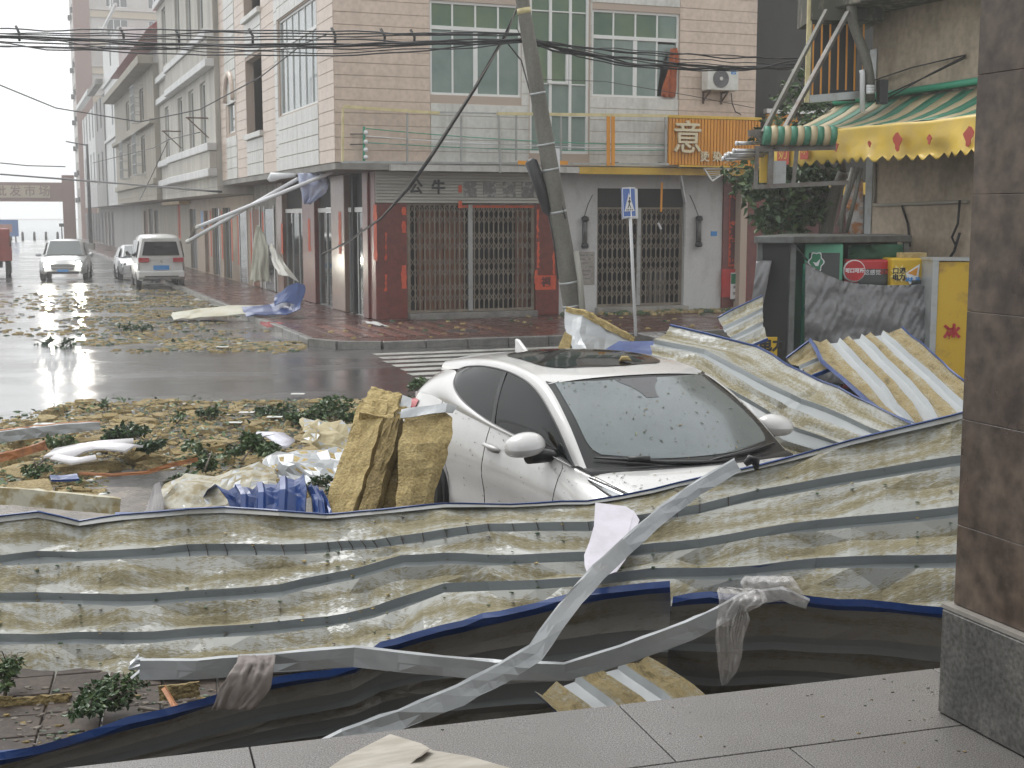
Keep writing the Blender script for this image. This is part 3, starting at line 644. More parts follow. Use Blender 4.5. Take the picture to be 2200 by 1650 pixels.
# second sign further right, behind the brackets
s2 = thing('orange_fascia', 'orange slatted fascia on the neighbouring dark building', 'sign', FR @ FP(1715, 285, .6))
c0, c1, d0, d1 = FP(1646, 265, .6).x, FP(1800, 265, .6).x, FP(1700, 300, .6).z, FP(1700, 246, .6).z
for i in range(20):
    a = lerp(c0, c1, i / 20); piece('slat', s2, FR, a + .006, a + (c1 - c0) / 20 - .01, .56, .6, d0, d1, K['orange'], .006)
piece('top_trim', s2, FR, c0 - .05, c1 + .05, .5, .66, d1 + .005, d1 + .13, K['white_frame'], .006)
piece('backing', s2, FR, c0, c1, .603, .64, d0, d1, K['yellow_trim'])
# fallen white grille and fluorescent tubes under / beside the sign
gr = thing('hanging_grille', 'white louvred grille hanging askew below the orange sign', 'grille', FR @ FP(1540, 370, -.9))
q = [FP(1512, 362, -.9), FP(1570, 361, -.9), FP(1530, 389, -.9)]
for a, b in ((0, 1), (1, 2), (2, 0)): bar(gr, 'edge', q[a], q[b], .05, .03, K['white_frame'])
for i in range(6):
    t_ = (i + .5) / 6; bar(gr, 'louvre', q[0].lerp(q[2], t_), q[1].lerp(q[2], t_ * .85) , .045, .012, K['white_frame'])
# outdoor unit of the air conditioner
ac = thing('air_conditioner', 'white outdoor air conditioner unit on the pink wall', 'air conditioner', FR @ FP(1553, 196, -.9))
A0, A1, B0, B1 = FP(1521, 170, -.98).x, FP(1587, 170, -.98).x, FP(1553, 194, -.98).z, FP(1553, 145, -.98).z
MB(FR).box(A0, A1, -.98, -.64, B0, B1).build('casing', K['ac_white'], ac, bevel=.02)
fc = FP(1549, 169, -.985); R_ = .225
MB(FR).tube([(fc.x, -.985, fc.z), (fc.x, -1.0, fc.z)], R_, 28).build('fan_grille', M('fan_dark', (.10, .10, .11), .5), ac)
for rr in (.06, .10, .14, .18, .215):
    MB(FR).tube([(fc.x + rr * cos(a), -1.003, fc.z + rr * sin(a)) for a in [2 * pi * i / 24 for i in range(25)]], .006, 4).build('grille_ring', M('ring_grey', (.3, .3, .3), .5) if rr == .06 else bpy.data.materials['ring_grey'], ac)
MB(FR).tube([(fc.x, -1.0, fc.z), (fc.x, -1.012, fc.z)], .045, 14).build('hub', K['ac_white'], ac)
lp = FP(1576, 155, -.985); lb = piece('brand_label', ac, FR, lp.x - .07, lp.x + .07, -.986, -.981, lp.z - .055, lp.z + .055, K['label_blue'])
letters('lettering', 'Midea', .05, .0005, FR @ Matrix.Translation((lp.x, -.9868, lp.z + .008)), K['sign_white'], lb); letters('lettering', '美的', .03, .0005, FR @ Matrix.Translation((lp.x, -.9868, lp.z - .033)), K['sign_white'], lb)
K['rust'] = M('rusty_steel', (.13, .075, .05), .7, col2=(.06, .04, .03), vscale=12)
for u in (1523, 1562):
    x_ = FP(u, 200, -.9).x
    b_ = MB(FR).beam((x_, -.97, B0 - .03), (x_, UY + .02, B0 - .03), .035, .035); b_.beam((x_, -.93, B0 - .05), (x_, UY + .02, B0 - .28), .03, .03); b_.beam((x_, UY - .02, B0 - .04), (x_, UY - .02, B0 - .32), .035, .035)
    b_.build('wall_bracket', K['rust'], ac)
MB(FR).tube([FP(1571, 200, -.72), FP(1573, 222, -.7), FP(1580, 240, -.7), FP(1592, 246, -.7)], .014, 6).build('pipe', K['cable'], ac)
# wall lamps
for k, (u, v) in enumerate(((1257, 499), (1502, 497))):
    c = inplane(u, v, y=-.08)
    L_ = thing('wall_lamp', ('black wall lamp beside the notice panel', 'black wall lamp beside the blue number plate')[k], 'lamp', FR @ c, 'wall lamps of the grey shop')
    for dz, nm in ((.34, 'top_cap'), (-.34, 'bottom_cap')):
        MB(FR).tube([(c.x, c.y, c.z + dz - .07), (c.x, c.y, c.z + dz - .04), (c.x, c.y, c.z + dz + .04), (c.x, c.y, c.z + dz + .07)], [.07, .1, .09, .05], 10).build(nm, K['black_plastic'], L_)
    MB(FR).tube([(c.x, c.y, c.z - .28), (c.x, c.y, c.z + .28)], .062, 10).build('shade', M('lamp_shade%d' % k, (.10, .10, .10), .3), L_)
    MB(FR).box(c.x - .035, c.x + .035, c.y + .03, .02, c.z - .3, c.z + .3).build('back_plate', K['black_plastic'], L_)
    MB(FR).tube([(c.x, c.y + .05, c.z + .4), (c.x + .12 - .24 * k, c.y + .09, c.z + .72), (c.x + .25 - .5 * k, .015, c.z + .95)], .009, 5).build('wire', K['cable'], L_)
hp = thing('hanging_batten', 'orange batten hanging by a wire before the right gate', 'batten', FR @ inplane(1421, 455, y=-.5))
bar(hp, 'batten', inplane(1422, 392, y=-.5), inplane(1420, 455, y=-.5), .05, .03, K['orange']); bar(hp, 'wire', inplane(1420, 455, y=-.5), inplane(1418, 475, y=-.5), .012, .012, K['cable'])
bar(hp, 'white_tag', inplane(1414, 479, y=-.5), inplane(1420, 492, y=-.5), .07, .03, K['sign_white'])
dp = thing('bent_post', 'grey steel angle hanging from the canopy beside the right gate', 'post', FR @ inplane(1472, 440, y=-.7))
bar(dp, 'upper_length', inplane(1458, 357, y=-.7), inplane(1472, 438, y=-.55), .07, .05, K['steel']); bar(dp, 'lower_length', inplane(1472, 437, y=-.54), inplane(1470, 530, y=-.35), .05, .03, K['steel'])
# ================================================================== leaning utility pole and cables
pb = atz(1247, 752, .15); PD = pb.y; pt = aty(1107, -90, PD - .6); pole_d = (pt - pb)
up_ = thing('utility_pole', 'leaning concrete utility pole with wire bands at the crossing', 'utility pole', pb)
MB().tube([pb.lerp(pt, i / 10) for i in range(11)], [.205 - .0095 * i for i in range(11)], 20).build('shaft', K['pole'], up_)
for v in (205, 312, 365, 455, 605, 655):
    t_ = (aty(1100, v, PD).z - pb.z) / (pt.z - pb.z); c = pb.lerp(pt, t_); r_ = .205 - .095 * t_
    d = pole_d.normalized() * .02; MB().tube([c - d, c + d], r_ + .008, 18).build('wire_band', K['steel'], up_)
t_ = (aty(1100, 33, PD).z - pb.z) / (pt.z - pb.z); c = pb.lerp(pt, t_); d = pole_d.normalized() * .05
MB().tube([c - d, c + d], .125, 18).build('yellow_band', K['pale_yellow'], up_)
MB().tube([aty(1252, 680, PD - .25), aty(1246, 600, PD - .22), aty(1236, 540, PD - .2)], .06, 10).build('conduit', M('pale_conduit', (.36, .35, .31), .6), up_)
tb = thing('pole_sleeve', 'black cable joint sleeve tied to the leaning pole', 'cable joint', aty(1160, 450, PD - .3))
MB().tube([aty(1138, 342, PD - .3), aty(1141, 348, PD - .3), aty(1160, 400, PD - .3), aty(1175, 452, PD - .3), aty(1178, 462, PD - .3)], [.06, .12, .12, .09, .03], 10).build('sleeve', K['black_plastic'], tb)
MB().tube([aty(1178, 460, PD - .3), aty(1190, 520, PD - .3), aty(1199, 600, PD - .3)], .015, 6).build('tail', K['cable'], tb)
wt = MB().prism([(0, 0), (.12, .0), (.16, .5), (.04, .52)], 0, .02)
wm = wt; q = aty(1190, 378, PD + .6); wt.v = [Matrix.Rotation(radians(-6), 4, 'Y') @ p + q for p in wt.v]
tag(wm.build('white_tag_sheet', K['sign_white']), 'white plastic strip hanging beside the leaning pole', 'strip')
CB = aty(1130, 88, PD - .3)
def bundle(ends, n, r0, spread, label, group, sag, seed):
    random.seed(seed)
    for k in range(n):
        o = Vector((0, random.uniform(-.1, .1), random.uniform(-spread, spread)))
        o2 = Vector((0, random.uniform(-.1, .1), random.uniform(-spread, spread)))
        pts = [Vector(ends[0]) + o]; N = 26
        P = []
        for i in range(N + 1):
            t_ = i / N; q = Vector(ends[0]).lerp(Vector(ends[1]), t_) + o.lerp(o2, t_) * (1 - .75 * t_ ** 3)
            q.z -= (sag + k * .03) * 4 * t_ * (1 - t_); q += Vector((0, .06 * n3((k * 3.1, i * .35, 0)), .07 * n3((k * 3.1, i * .35, 7)))); P.append(q)
        tag(MB().tube(P, r0 * random.uniform(.6, 1.5), 6).build('overhead_cable', K['cable']), label, 'cable', group)
bundle((aty(-60, 84, 29), CB), 9, .0135, .15, 'black overhead cable bundled from the leaning pole out over the street', 'overhead cables over the street', .02, 3)
bundle((aty(-60, 64, 29.3), aty(1128, 74, PD - .3)), 3, .012, .05, 'thin black overhead cable strung above the main cable bundle', 'upper overhead cables', .0, 5)
bundle((aty(1790, 134, 27), CB), 9, .0135, .10, 'black overhead cable running from the leaning pole to the steel balcony', 'overhead cables to the balcony', .10, 8)
random.seed(5)
for u, v in ((38, 72), (262, 76), (381, 80), (539, 78), (716, 76), (822, 78), (886, 80)):
    a, b = aty(u - 4, v - 16, 28.6), aty(u + 4, v + 16, 28.6)
    tag(MB().tube([a, a.lerp(b, .5) + Vector((.05, -.05, 0)), b], .03, 6).build('cable_tie', K['cable']), 'black strap tying the overhead cable bundle', 'strap', 'cable straps')
fb = thing('fallen_cable', 'thick fallen cable slanting from the leaning pole to the street corner', 'cable', aty(590, 560, 34))
P = [aty(1112, 15, PD), aty(1085, 75, PD + .4), aty(1020, 190, PD + 1.2), aty(930, 330, PD + 2), aty(880, 402, PD + 2.6), aty(820, 468, 29.9), aty(745, 520, 30.3), aty(690, 548, 31)]
MB().tube(P, [.02, .024, .036, .04, .036, .028, .02, .016], 8).build('cable', K['cable'], fb)
MB().tube([p + Vector((.05 * sin(i * 2.1), -.05, .05 * cos(i * 1.7))) for i, p in enumerate(P)], .012, 5).build('strand', M('strand_grey', (.22, .21, .19), .6), fb)
wire = [([(-80, 150, 40), (120, 232, 42), (300, 262, 42), (430, 235, 40), (560, 165, 36), (650, 95, 31), (700, 75, 29)], .018, 'long sagging wire crossing before the white building'),
        ([(-80, 342, 70), (60, 356, 75), (140, 358, 80)], .03, 'wire sagging towards the street gateway'), ([(-80, 368, 60), (140, 385, 52), (300, 398, 45), (475, 412, 38)], .035, 'dark wire along the shop fronts towards the gateway'),
        ([(200, 350, 60), (330, 318, 45), (362, 300, 42), (430, 284, 38)], .015, 'thin wire slung from the bracket of the white building'),
        ([(360, 305, 42), (320, 390, 44), (300, 430, 46)], .012, 'loose wire dangling from the white building bracket')]
for pts, r_, lab in wire: cable('street_wire', lab, [aty(*p) for p in pts], r_, n=6)
for pts, lab in (([(1110, 60, PD), (1165, 170, 29), (1300, 175, 30), (1480, 205, 30.5), (1620, 232, 31)], 'thin drop wire across the right hand window'),):
    cable('drop_wire', lab, [aty(*p) for p in pts], .008, n=6)
cable('drop_wire', 'dark drop wires hanging from the cable bundle down the pole', [aty(1090, 92, PD), aty(1120, 130, PD + .3), aty(1150, 240, PD - .35), aty(1185, 360, PD - .35), aty(1215, 470, PD - .35)], .014, n=6)
# ================================================================== pedestrian crossing sign
sb = atz(1366, 722, .15); sn = thing('crossing_sign', 'blue pedestrian crossing sign on a slightly tilted white post', 'road sign', sb)
sp0, sp1 = sb, aty(1351, 402, sb.y)
MB().tube([sp0, sp0.lerp(sp1, .5), sp1], .035, 12).build('post', K['sign_white'], sn)
MF = Matrix.Translation(aty(1351, 435, sb.y - .06)) @ Matrix.Rotation(radians(-3), 4, 'Y') @ Matrix.Rotation(radians(52), 4, 'Z')
MB(MF).box(-.25, .25, -.008, .008, -.31, .31).build('plate', K['sign_blue'], sn)
bd = MB(MF)
for b_ in ((-.25, .25, -.31, -.285), (-.25, .25, .285, .31), (-.25, -.228, -.285, .285), (.228, .25, -.285, .285)): bd.box(b_[0], b_[1], -.011, -.0085, b_[2], b_[3])
bd.build('border', K['sign_white'], sn)
MB(MF).prism([(-.19, -.18), (.19, -.18), (0, .20)], -.012, -.0085).build('triangle', K['sign_white'], sn)
pm = MB(MF)
pm.prism([(.02 + .026 * cos(a), .09 + .026 * sin(a)) for a in [2 * pi * i / 10 for i in range(10)]], -.015, -.0125)
for a, b, w_ in (((.012, .06), (-.005, -.03), .045), ((-.005, -.03), (.05, -.12), .026), ((-.005, -.03), (-.065, -.12), .026), ((.015, .05), (.06, .0), .02), ((.01, .05), (-.05, .01), .02)):
    pm.beam((a[0], -.0137, a[1]), (b[0], -.0137, b[1]), .0025, w_, 0, Vector((b[0] - a[0], 0, b[1] - a[1])).cross(Vector((0, 1, 0))))
for i in range(4): pm.prism([(-.13 + i * .07, -.165), (-.09 + i * .07, -.165), (-.085 + i * .065, -.135), (-.115 + i * .065, -.135)], -.0145, -.0125)
pm.build('walking_figure', K['ink'], sn)
MF2 = Matrix.Translation(aty(1353, 438, sb.y + .06)) @ Matrix.Rotation(radians(-2), 4, 'Y') @ Matrix.Rotation(radians(44), 4, 'Z')
MB(MF2).box(-.25, .25, -.008, .008, -.31, .31).build('back_plate', K['sign_white'], sn)
# ================================================================== row of houses down the street
K['tower_white'] = M('far_render', (.55, .52, .49), .7, col2=(.42, .38, .35), vscale=.3)
K['tower_brown'] = M('tower_brown', (.27, .16, .13), .7); K['tower_red'] = M('tower_red', (.42, .17, .13), .7); K['tower_cream'] = M('tower_cream', (.52, .44, .33), .7)
K['cream_wall'] = M('cream_render', (.50, .48, .43), .65, col2=(.34, .32, .28), vscale=.7, stretch=(2, 2, .3))
K['tan_wall'] = M('tan_render', (.36, .33, .27), .65, col2=(.26, .235, .19), vscale=.8, stretch=(2, 2, .3))
K['pale_wall'] = M('pale_tiles', (.62, .63, .63), .4, col2=(.48, .48, .47), vscale=.8, stretch=(2, 2, .3))
K['grey_wall'] = M('grey_render', (.36, .36, .35), .65, col2=(.26, .26, .25), vscale=.7, stretch=(2, 2, .3))
K['red_roof'] = M('red_sheet_roof', (.36, .10, .10), .5)
K['shop_dark'] = M('shop_dark', (.055, .05, .05), .4); K['grey_glass'] = M('grey_glass', (.07, .08, .08), .1, spec=.8)
def house(name, label, x, y0, y1, zt, mat, wins, trims=(), z0=3.7, front_x1=9.0, endwall=None):
    """a house of the row: street wall at x with real openings, window frames and panes, front (camera side) wall and roof slab"""
    h = thing(name, label, 'building', FR @ Vector((x + 4, (y0 + y1) / 2, 0)))
    m = MB(FR); wall_grid(m, 'y', y0, y1, z0, zt, x, x + .25, wins); m.box(x + .25, front_x1, y0, y0 + .25, z0, zt); m.box(x + .25, front_x1, y1 - .25, y1, z0, zt)
    m.box(x + .25, front_x1, y0 + .25, y1 - .25, zt - .2, zt); m.box(x, front_x1, y0, y1, z0 - .25, z0 - .01)
    m.build('wall', mat, h)
    MB(FR).box(x + 1.2, x + 1.3, y0 + .3, y1 - .3, z0, zt - .25).build('inner_wall', K['dark'], h)
    for (a, b, c_, d) in wins:
        wn = MB(FR); s = .07
        wn.box(x + .1, x + .16, a, b, c_, c_ + s); wn.box(x + .1, x + .16, a, b, d - s, d); wn.box(x + .1, x + .158, a, a + s, c_ + s, d - s); wn.box(x + .1, x + .158, b - s, b, c_ + s, d - s)
        wf = wn.build('window', K['white_frame'], h); ym = (a + b) / 2
        piece('mullion', wf, FR, x + .102, x + .156, ym - .03, ym + .03, c_ + s, d - s, K['white_frame'])
        for p0, p1 in ((a + s, ym - .03), (ym + .03, b - s)): piece('pane', wf, FR, x + .12, x + .135, p0, p1, c_ + s, d - s, K['grey_glass'])
    for (a, b, c_, d, pr, mm) in trims:
        piece('cornice', h, FR, x - pr, x + .02, a, b, c_, d, K[mm], .02)
    return h
FXS = lambda u, x: inplane(u, 250, x=x).y
# white house with stepped bay and cornices
xb = -1.25; yA, yB = UYE + .15, inplane(345, 300, x=xb).y
ym_ = inplane(372, 300, x=xb).y; yk = inplane(434, 300, x=xb - .5).y
def zz_(u, v, x): return inplane(u, v, x=x).z
w1 = []
for zc0, zc1 in ((zz_(430, 325, xb) + .0, 0),): pass
fl = [(5.3, 7.6), (9.5, 12.0), (13.5, 15.8), (16.9, 19.0)]
ys_ = [lerp(yA, yB, t) for t in (.17, .36, .56, .84)]
for c_, d in fl:
    for y in ys_: w1.append((y - .75, y + .75, c_, d))
tr = []
for z in (4.2, 5.1, 8.0, 9.0, 12.4, 13.2): tr.append((yA - .05, lerp(yA, yB, .72), z - .14, z + .14, .32, 'pale_wall')); tr.append((lerp(yA, yB, .72), yB, z - .14, z + .14, .18, 'pale_wall'))
hw = house('white_townhouse', 'cream white townhouse with projecting cornices beside the pink building', xb, yA, yB, 20, K['cream_wall'], w1, tr)
for z, zz in ((8.15, 8.85), (12.55, 13.05), (4.35, 4.95)): piece('balcony_band', hw, FR, xb - .24, xb - .001, yA, lerp(yA, yB, .72), z, zz, K['cream_wall'], .01)
for y in (lerp(yA, yB, .1), lerp(yA, yB, .55)):
    mbk = MB(FR)
    mbk.beam((xb - .01, y, 6.2), (xb - .8, y, 6.2), .05, .05); mbk.beam((xb - .75, y, 6.2), (xb - .01, y, 5.5), .04, .04)
    mbk.build('wire_bracket', K['rust'], hw)
# tan house with a red-roofed shed on top, bay window cages
xt = -1.5; yC = yB + .1; yD = inplane(248, 300, x=xt).y
ft = [(4.9, 6.8), (7.6, 9.2)]
w2 = [(lerp(yC, yD, t) - 1.0, lerp(yC, yD, t) + 1.0, c_, d) for c_, d in ft for t in (.25, .6)]
zc = inplane(300, 130, x=xt).z
ht = house('tan_townhouse', 'tan townhouse with caged windows and a red roofed shed on top', xt, yC, yD, inplane(345, 145, x=xt).z + .6, K['tan_wall'], w2, [(yC - .3, yD, 9.8, 10.2, .7, 'tan_wall'), (yC, yD, 7.05, 7.3, .25, 'tan_wall'), (yC, yD, 4.2, 4.5, .15, 'tan_wall')])
for (a, b, c_, d) in w2[:3]:
    cg = MB(FR)
    for k in range(7): y = lerp(a, b, k / 6); cg.beam((xt - .45, y, c_ - .1), (xt - .45, y, d + .1), .035, .035)
    for k in range(5): z = lerp(c_ - .1, d + .1, k / 4); cg.beam((xt - .47, a, z), (xt - .47, b, z), .035, .035); cg.beam((xt - .45, a, z), (xt, a, z), .03, .03); cg.beam((xt - .45, b, z), (xt, b, z), .03, .03)
    cg.build('window_cage', K['steel'], ht)
zt_ = inplane(345, 145, x=xt).z + .6
MB(FR).box(xt + .8, 7, yC + .5, yD - 1, zt_, zt_ + 1.5).build('roof_shed', K['grey_wall'], ht)
MB(FR).prism([(xt - .2, zt_ + 1.52), (8, zt_ + 1.52), (8, zt_ + 2.5), (xt + 1.0, zt_ + 2.5)], yC - .2, yD, 'y').build('shed_roof', K['red_roof'], ht)
# narrow white-tiled house, low white house
yE = inplane(228, 300, x=-1.1).y; zE = inplane(240, 78, x=-1.1).z
w3_ = [(lerp(yD, yE, .5) - .7, lerp(yD, yE, .5) + .7, z, z + 2.4) for z in (5, 9, 13, 17)]
house('narrow_house', 'narrow white tiled house behind the tan townhouse', -1.1, yD + .1, yE, zE, K['pale_wall'], w3_, [(yD, yE, z, z + .2, .15, 'pale_wall') for z in (8, 12, 16)])
yF = inplane(205, 300, x=-1.2).y; yG = inplane(178, 300, x=-1.2).y
w4 = [(lerp(yE, yF, t) - .8, lerp(yE, yF, t) + .8, z, z + 2.4) for z in (5.2, 9.4) for t in (.3, .7)]
house('grey_house', 'grey white house with a dark parapet further down the street', -1.2, yE + .1, yF, inplane(225, 195, x=-1.2).z, K['grey_wall'], w4, [(yE, yF, 12.4, 12.8, .5, 'slab')])
w5 = [(lerp(yF, yG, t) - .8, lerp(yF, yG, t) + .8, z, z + 2.6) for z in (5.4, 9.2) for t in (.15, .38, .62, .85)]
house('low_white_house', 'white three storey house nearest the brown tower', -1.2, yF + .1, yG, inplane(195, 235, x=-1.2).z, K['pale_wall'], w5, [(yF, yG, 12.6, 13.0, .5, 'pale_wall')])
# shop fronts under the houses, one per house
def shopfront(name, label, y0, y1, wallm, items, step=.2):
    s = thing(name, label, 'shop front', FR @ Vector((0, (y0 + y1) / 2, .15)))
    hs_ = [(a, b, .15, t) for a, b, t, _ in items]
    m = MB(FR); wall_grid(m, 'y', y0, y1, .1, 3.42, 0, .25, hs_); m.build('wall', wallm, s)
    MB(FR).box(.6, .7, y0, y1, .1, 3.42).build('inner_wall', K['shop_dark'], s)
    for a, b, t, kd in items:
        d = piece('door', s, FR, .12, .17, a, b, .16, t, K[kd]); n = max(1, int((b - a) / .7))
        for i in range(n + 1):
            yq = lerp(a + .04, b - .04, i / n); piece('stile', d, FR, .09, .119, yq - .03, yq + .03, .16, t, K['steel'])
    return s
ySh = lambda u: inplane(u, 560, x=0).y
b0_ = UYE + .1
sA = shopfront('beige_shop_front', 'beige shop front with twin dark doors and orange door papers', b0_, yB, K['concrete'] if False else M('beige_render', (.46, .38, .29), .6, col2=(.36, .29, .22), vscale=1), [(ySh(498), ySh(481), 3.0, 'dark_glass'), (ySh(474), ySh(458), 3.0, 'dark_glass'), (ySh(450), ySh(441), 2.9, 'gate_wood'), (ySh(425), ySh(402), 3.0, 'shop_dark'), (ySh(376), ySh(362), 3.1, 'shop_dark'), (ySh(358), ySh(349), 3.1, 'gate_wood')])
for u in (479, 455, 500):
    y = ySh(u); piece('door_paper', sA, FR, -.008, -.002, y - .16, y + .16, .9, 2.9, K['paper'])
y = ySh(388); cpl = piece('paper_couplet', sA, FR, -.01, -.002, y - .5, y + .5, 1.5, 3.35, K['paper'])
for i, ch in enumerate('生意兴隆'): letters('lettering', ch, .5, .002, FR @ Matrix.Translation((-.012, y, 3.1 - i * .45)) @ Matrix.Rotation(-pi / 2, 4, 'Z'), K['paper_dark'], cpl, .01)
y = ySh(437); piece('blue_notice', sA, FR, -.01, -.002, y - .3, y + .3, 2.1, 2.9, K['label_blue'])
piece('shop_awning_board', sA, FR, -.5, -.02, ySh(412), ySh(372), 3.25, 3.4, K['yellow_trim'])
nd = lambda u0, u1, t=3.0, k='shop_dark': (ySh(u0), ySh(u1), t, k)
shopfront('brown_shop_front', 'brown shop front with tall windows beneath the tan townhouse', yB, yD, K['tan_wall'], [nd(343, 335), nd(332, 323, 3.1), nd(320, 312, 3.0, 'gate_wood'), nd(309, 301, 3.1), nd(298, 290), nd(287, 280, 3.0, 'gate_wood'), nd(277, 269, 3.1), nd(266, 258)])
shopfront('far_shop_front', 'far row of narrow dark shop bays with pale posts', yD, yG, K['grey_wall'], [nd(248, 243), nd(241, 236), nd(234, 229, 3.0, 'gate_wood'), nd(227, 222), nd(220, 215), nd(213, 209), nd(207, 203), nd(201, 197), nd(195, 191), nd(189, 186)])
# brown street light pole
lpz = atz(196, 535, .15); lp_ = thing('street_pole', 'thin dark street pole before the far shop row', 'pole', lpz)
MB().tube([lpz, lpz + Vector((0, 0, 8))], [.16, .09], 10).build('shaft', K['cable'], lp_); MB().tube([lpz + Vector((0, 0, 7.9)), lpz + Vector((-1.6, 0, 8.2))], .05, 6).build('arm', K['cable'], lp_); MB().box(lpz.x - .25, lpz.x + .25, lpz.y - .25, lpz.y + .25, .15, .6).build('base', K['concrete'], lp_)
# ---- tower block
ty0 = inplane(178, 300, x=0.0).y + 8; tx = .4; TZ = 50
tw = thing('tower_block', 'tall hazy apartment tower with brown corner strip', 'building', FR @ Vector((tx + 12, ty0 + 12, 0)))
xF = [tx + 2.2 + i * 4.6 for i in range(6)]; nfl = 14
hf = []; 
for f in range(nfl):
    z = 4.2 + f * 3.25
    hf += [(xF[0] + 1.0, xF[0] + 3.4, z, z + 1.9), (xF[1] + 1.2, xF[1] + 3.0, z, z + 1.9), (xF[2] + .9, xF[2] + 3.5, z, z + 1.9)]
m = MB(FR); wall_grid(m, 'x', tx + 1.3, tx + 26, 0, TZ, ty0, ty0 + .3, hf)
hs2 = [(ty0 + 1.2 + j * 3.4, ty0 + 3.4 + j * 3.4, 4.2 + f * 3.25, 6.2 + f * 3.25) for f in range(nfl) for j in range(5)]
wall_grid(m, 'y', ty0 + .6, ty0 + 19, 0, TZ, tx, tx + .3, hs2); m.box(tx + .3, tx + 26, ty0 + 18.7, ty0 + 19, 0, TZ); m.box(tx, tx + 26, ty0, ty0 + 19, TZ, TZ + .4)
m.build('wall', K['tower_white'], tw); MB(FR).box(tx + 1.6, tx + 25.8, ty0 + 1, ty0 + 18, 0, TZ - .2).build('inner_wall', K['shop_dark'], tw)
MB(FR).box(tx - .5, tx + 1.3, ty0 - .3, ty0 + .6, 0, TZ).build('corner_strip', K['tower_brown'], tw)
for f in range(nfl):
    z = 4.2 + f * 3.25
    piece('floor_band', tw, FR, tx + 1.31, tx + 26, ty0 - .16, ty0 - .003, z - 1.25, z - .45, K['tower_cream'], .02)
    piece('floor_trim', tw, FR, tx + 1.31, tx + 26, ty0 - .3, ty0 - .003, z - .44, z - .3, K['tower_white'], .02)
    for j, (a, b, c_, d) in enumerate(hf[3 * f:3 * f + 3]):
        wn = MB(FR).box(a, b, ty0 + .1, ty0 + .16, c_, c_ + .08).box(a, b, ty0 + .1, ty0 + .16, d - .08, d)
        wf = wn.build('window', K['white_frame'], tw)
        for k in range(4): xk = lerp(a, b, k / 3); piece('mullion', wf, FR, max(a, xk - .05), min(b, xk + .05), ty0 + .1, ty0 + .158, c_ + .08, d - .08, K['white_frame'])
        for k in range(3): piece('pane', wf, FR, lerp(a, b, k / 3) + .04, lerp(a, b, (k + 1) / 3) - .04, ty0 + .13, ty0 + .14, c_ + .08, d - .08, K['grey_glass'])
    for j, (a, b, c_, d) in enumerate(hs2[5 * f:5 * f + 5]): piece('side_pane', tw, FR, tx + .14, tx + .16, a, b, c_, d, K['grey_glass'])
    if f % 2 == 0: piece('condenser', tw, FR, tx + 2.2, tx + 3.0, ty0 - .4, ty0 - .02, z + .3, z + .9, K['ac_white'], .03)
    for j in (1, 3): piece('condenser', tw, FR, tx - .45, tx - .02, ty0 + 3.6 + 3.4 * j, ty0 + 4.4 + 3.4 * j, z + .2, z + .8, K['shop_dark'], .03)
for x in (xF[2] - .6, ): piece('red_strip', tw, FR, x, x + 1.1, ty0 - .2, ty0 - .165, 20, TZ, K['tower_red'])
# ---- street gateway with carved lettering
gy_ = 101.5; gw = thing('street_gateway', 'brown street gateway with a carved lettered beam', 'gateway', FR @ Vector((-8, gy_, 0)))
zA, zB = inplane(80, 433, y=gy_).z, inplane(80, 392, y=gy_).z
MB(FR).box(-22, -3.2, gy_ - .4, gy_ + .4, zA, zB).build('beam', K['tower_brown'], gw)
piece('name_board', gw, FR, -17, -4.4, gy_ - .47, gy_ - .41, zA + .35, zB - .3, K['tower_cream'])
for i, ch in enumerate('广西农产品批发市场'): letters('lettering', ch, 1.05, .02, FR @ Matrix.Translation((-4.9 - (8 - i) * 1.28, gy_ - .5, (zA + zB) / 2 + .02)), K['tower_brown'], gw, .01)
xg_ = inplane(149, 450, y=gy_ - .5).x
MB(FR).box(xg_ - .55, xg_ + .55, gy_ - .5, gy_ + .5, -.1, zB + .7).build('column', K['tower_brown'], gw); MB(FR).box(xg_ - .9, xg_ + .9, gy_ - .8, gy_ + .8, -.1, .5).build('column_base', K['concrete'], gw)
MB(FR).box(-22.6, -21.5, gy_ - .5, gy_ + .5, -.1, zB + .7).build('column', K['tower_brown'], gw)
# far billboard, small sign, shore railing
bbp = aty(14, 490, 138); bb = thing('billboard', 'blue billboard standing on posts by the shore', 'billboard', (bbp.x, bbp.y, 0))
MB().box(bbp.x - 1.6, bbp.x + 1.2, 138, 138.15, aty(0, 508, 138).z, aty(0, 472, 138).z).build('panel', M('billboard_blue', (.06, .16, .42), .5), bb)
MB().box(bbp.x - 1.0, bbp.x + .6, 137.95, 137.99, aty(0, 499, 138).z, aty(0, 482, 138).z).build('lettering_block', K['tower_red'], bb)
for x in (-1.0, .9): MB().box(bbp.x + x - .06, bbp.x + x + .06, 138.02, 138.12, 0, aty(0, 508, 138).z).build('post', K['shop_dark'], bb)
sp_ = aty(133, 500, 120); s_ = thing('small_road_sign', 'small road sign on a thin post by the gateway', 'road sign', (sp_.x, 120, 0)); MB().tube([(sp_.x, 120, 0), (sp_.x, 120, aty(0, 482, 120).z)], .06, 6).build('post', K['shop_dark'], s_); MB().box(sp_.x - .2, sp_.x + .25, 119.9, 119.95, aty(0, 487, 120).z, aty(0, 480, 120).z).build('plate', K['shop_dark'], s_)
for i in range(14):
    p = FR @ Vector((-18 + i * 1.25, 128, 0)); tag(MB(Matrix.Translation(p)).tube([(0, 0, -.01), (0, 0, .8), (0, 0, .95)], [.16, .14, .05], 8).build('shore_bollard', K['shop_dark']), 'dark shore bollard beyond the gateway', 'bollard', 'bollards along the shore')
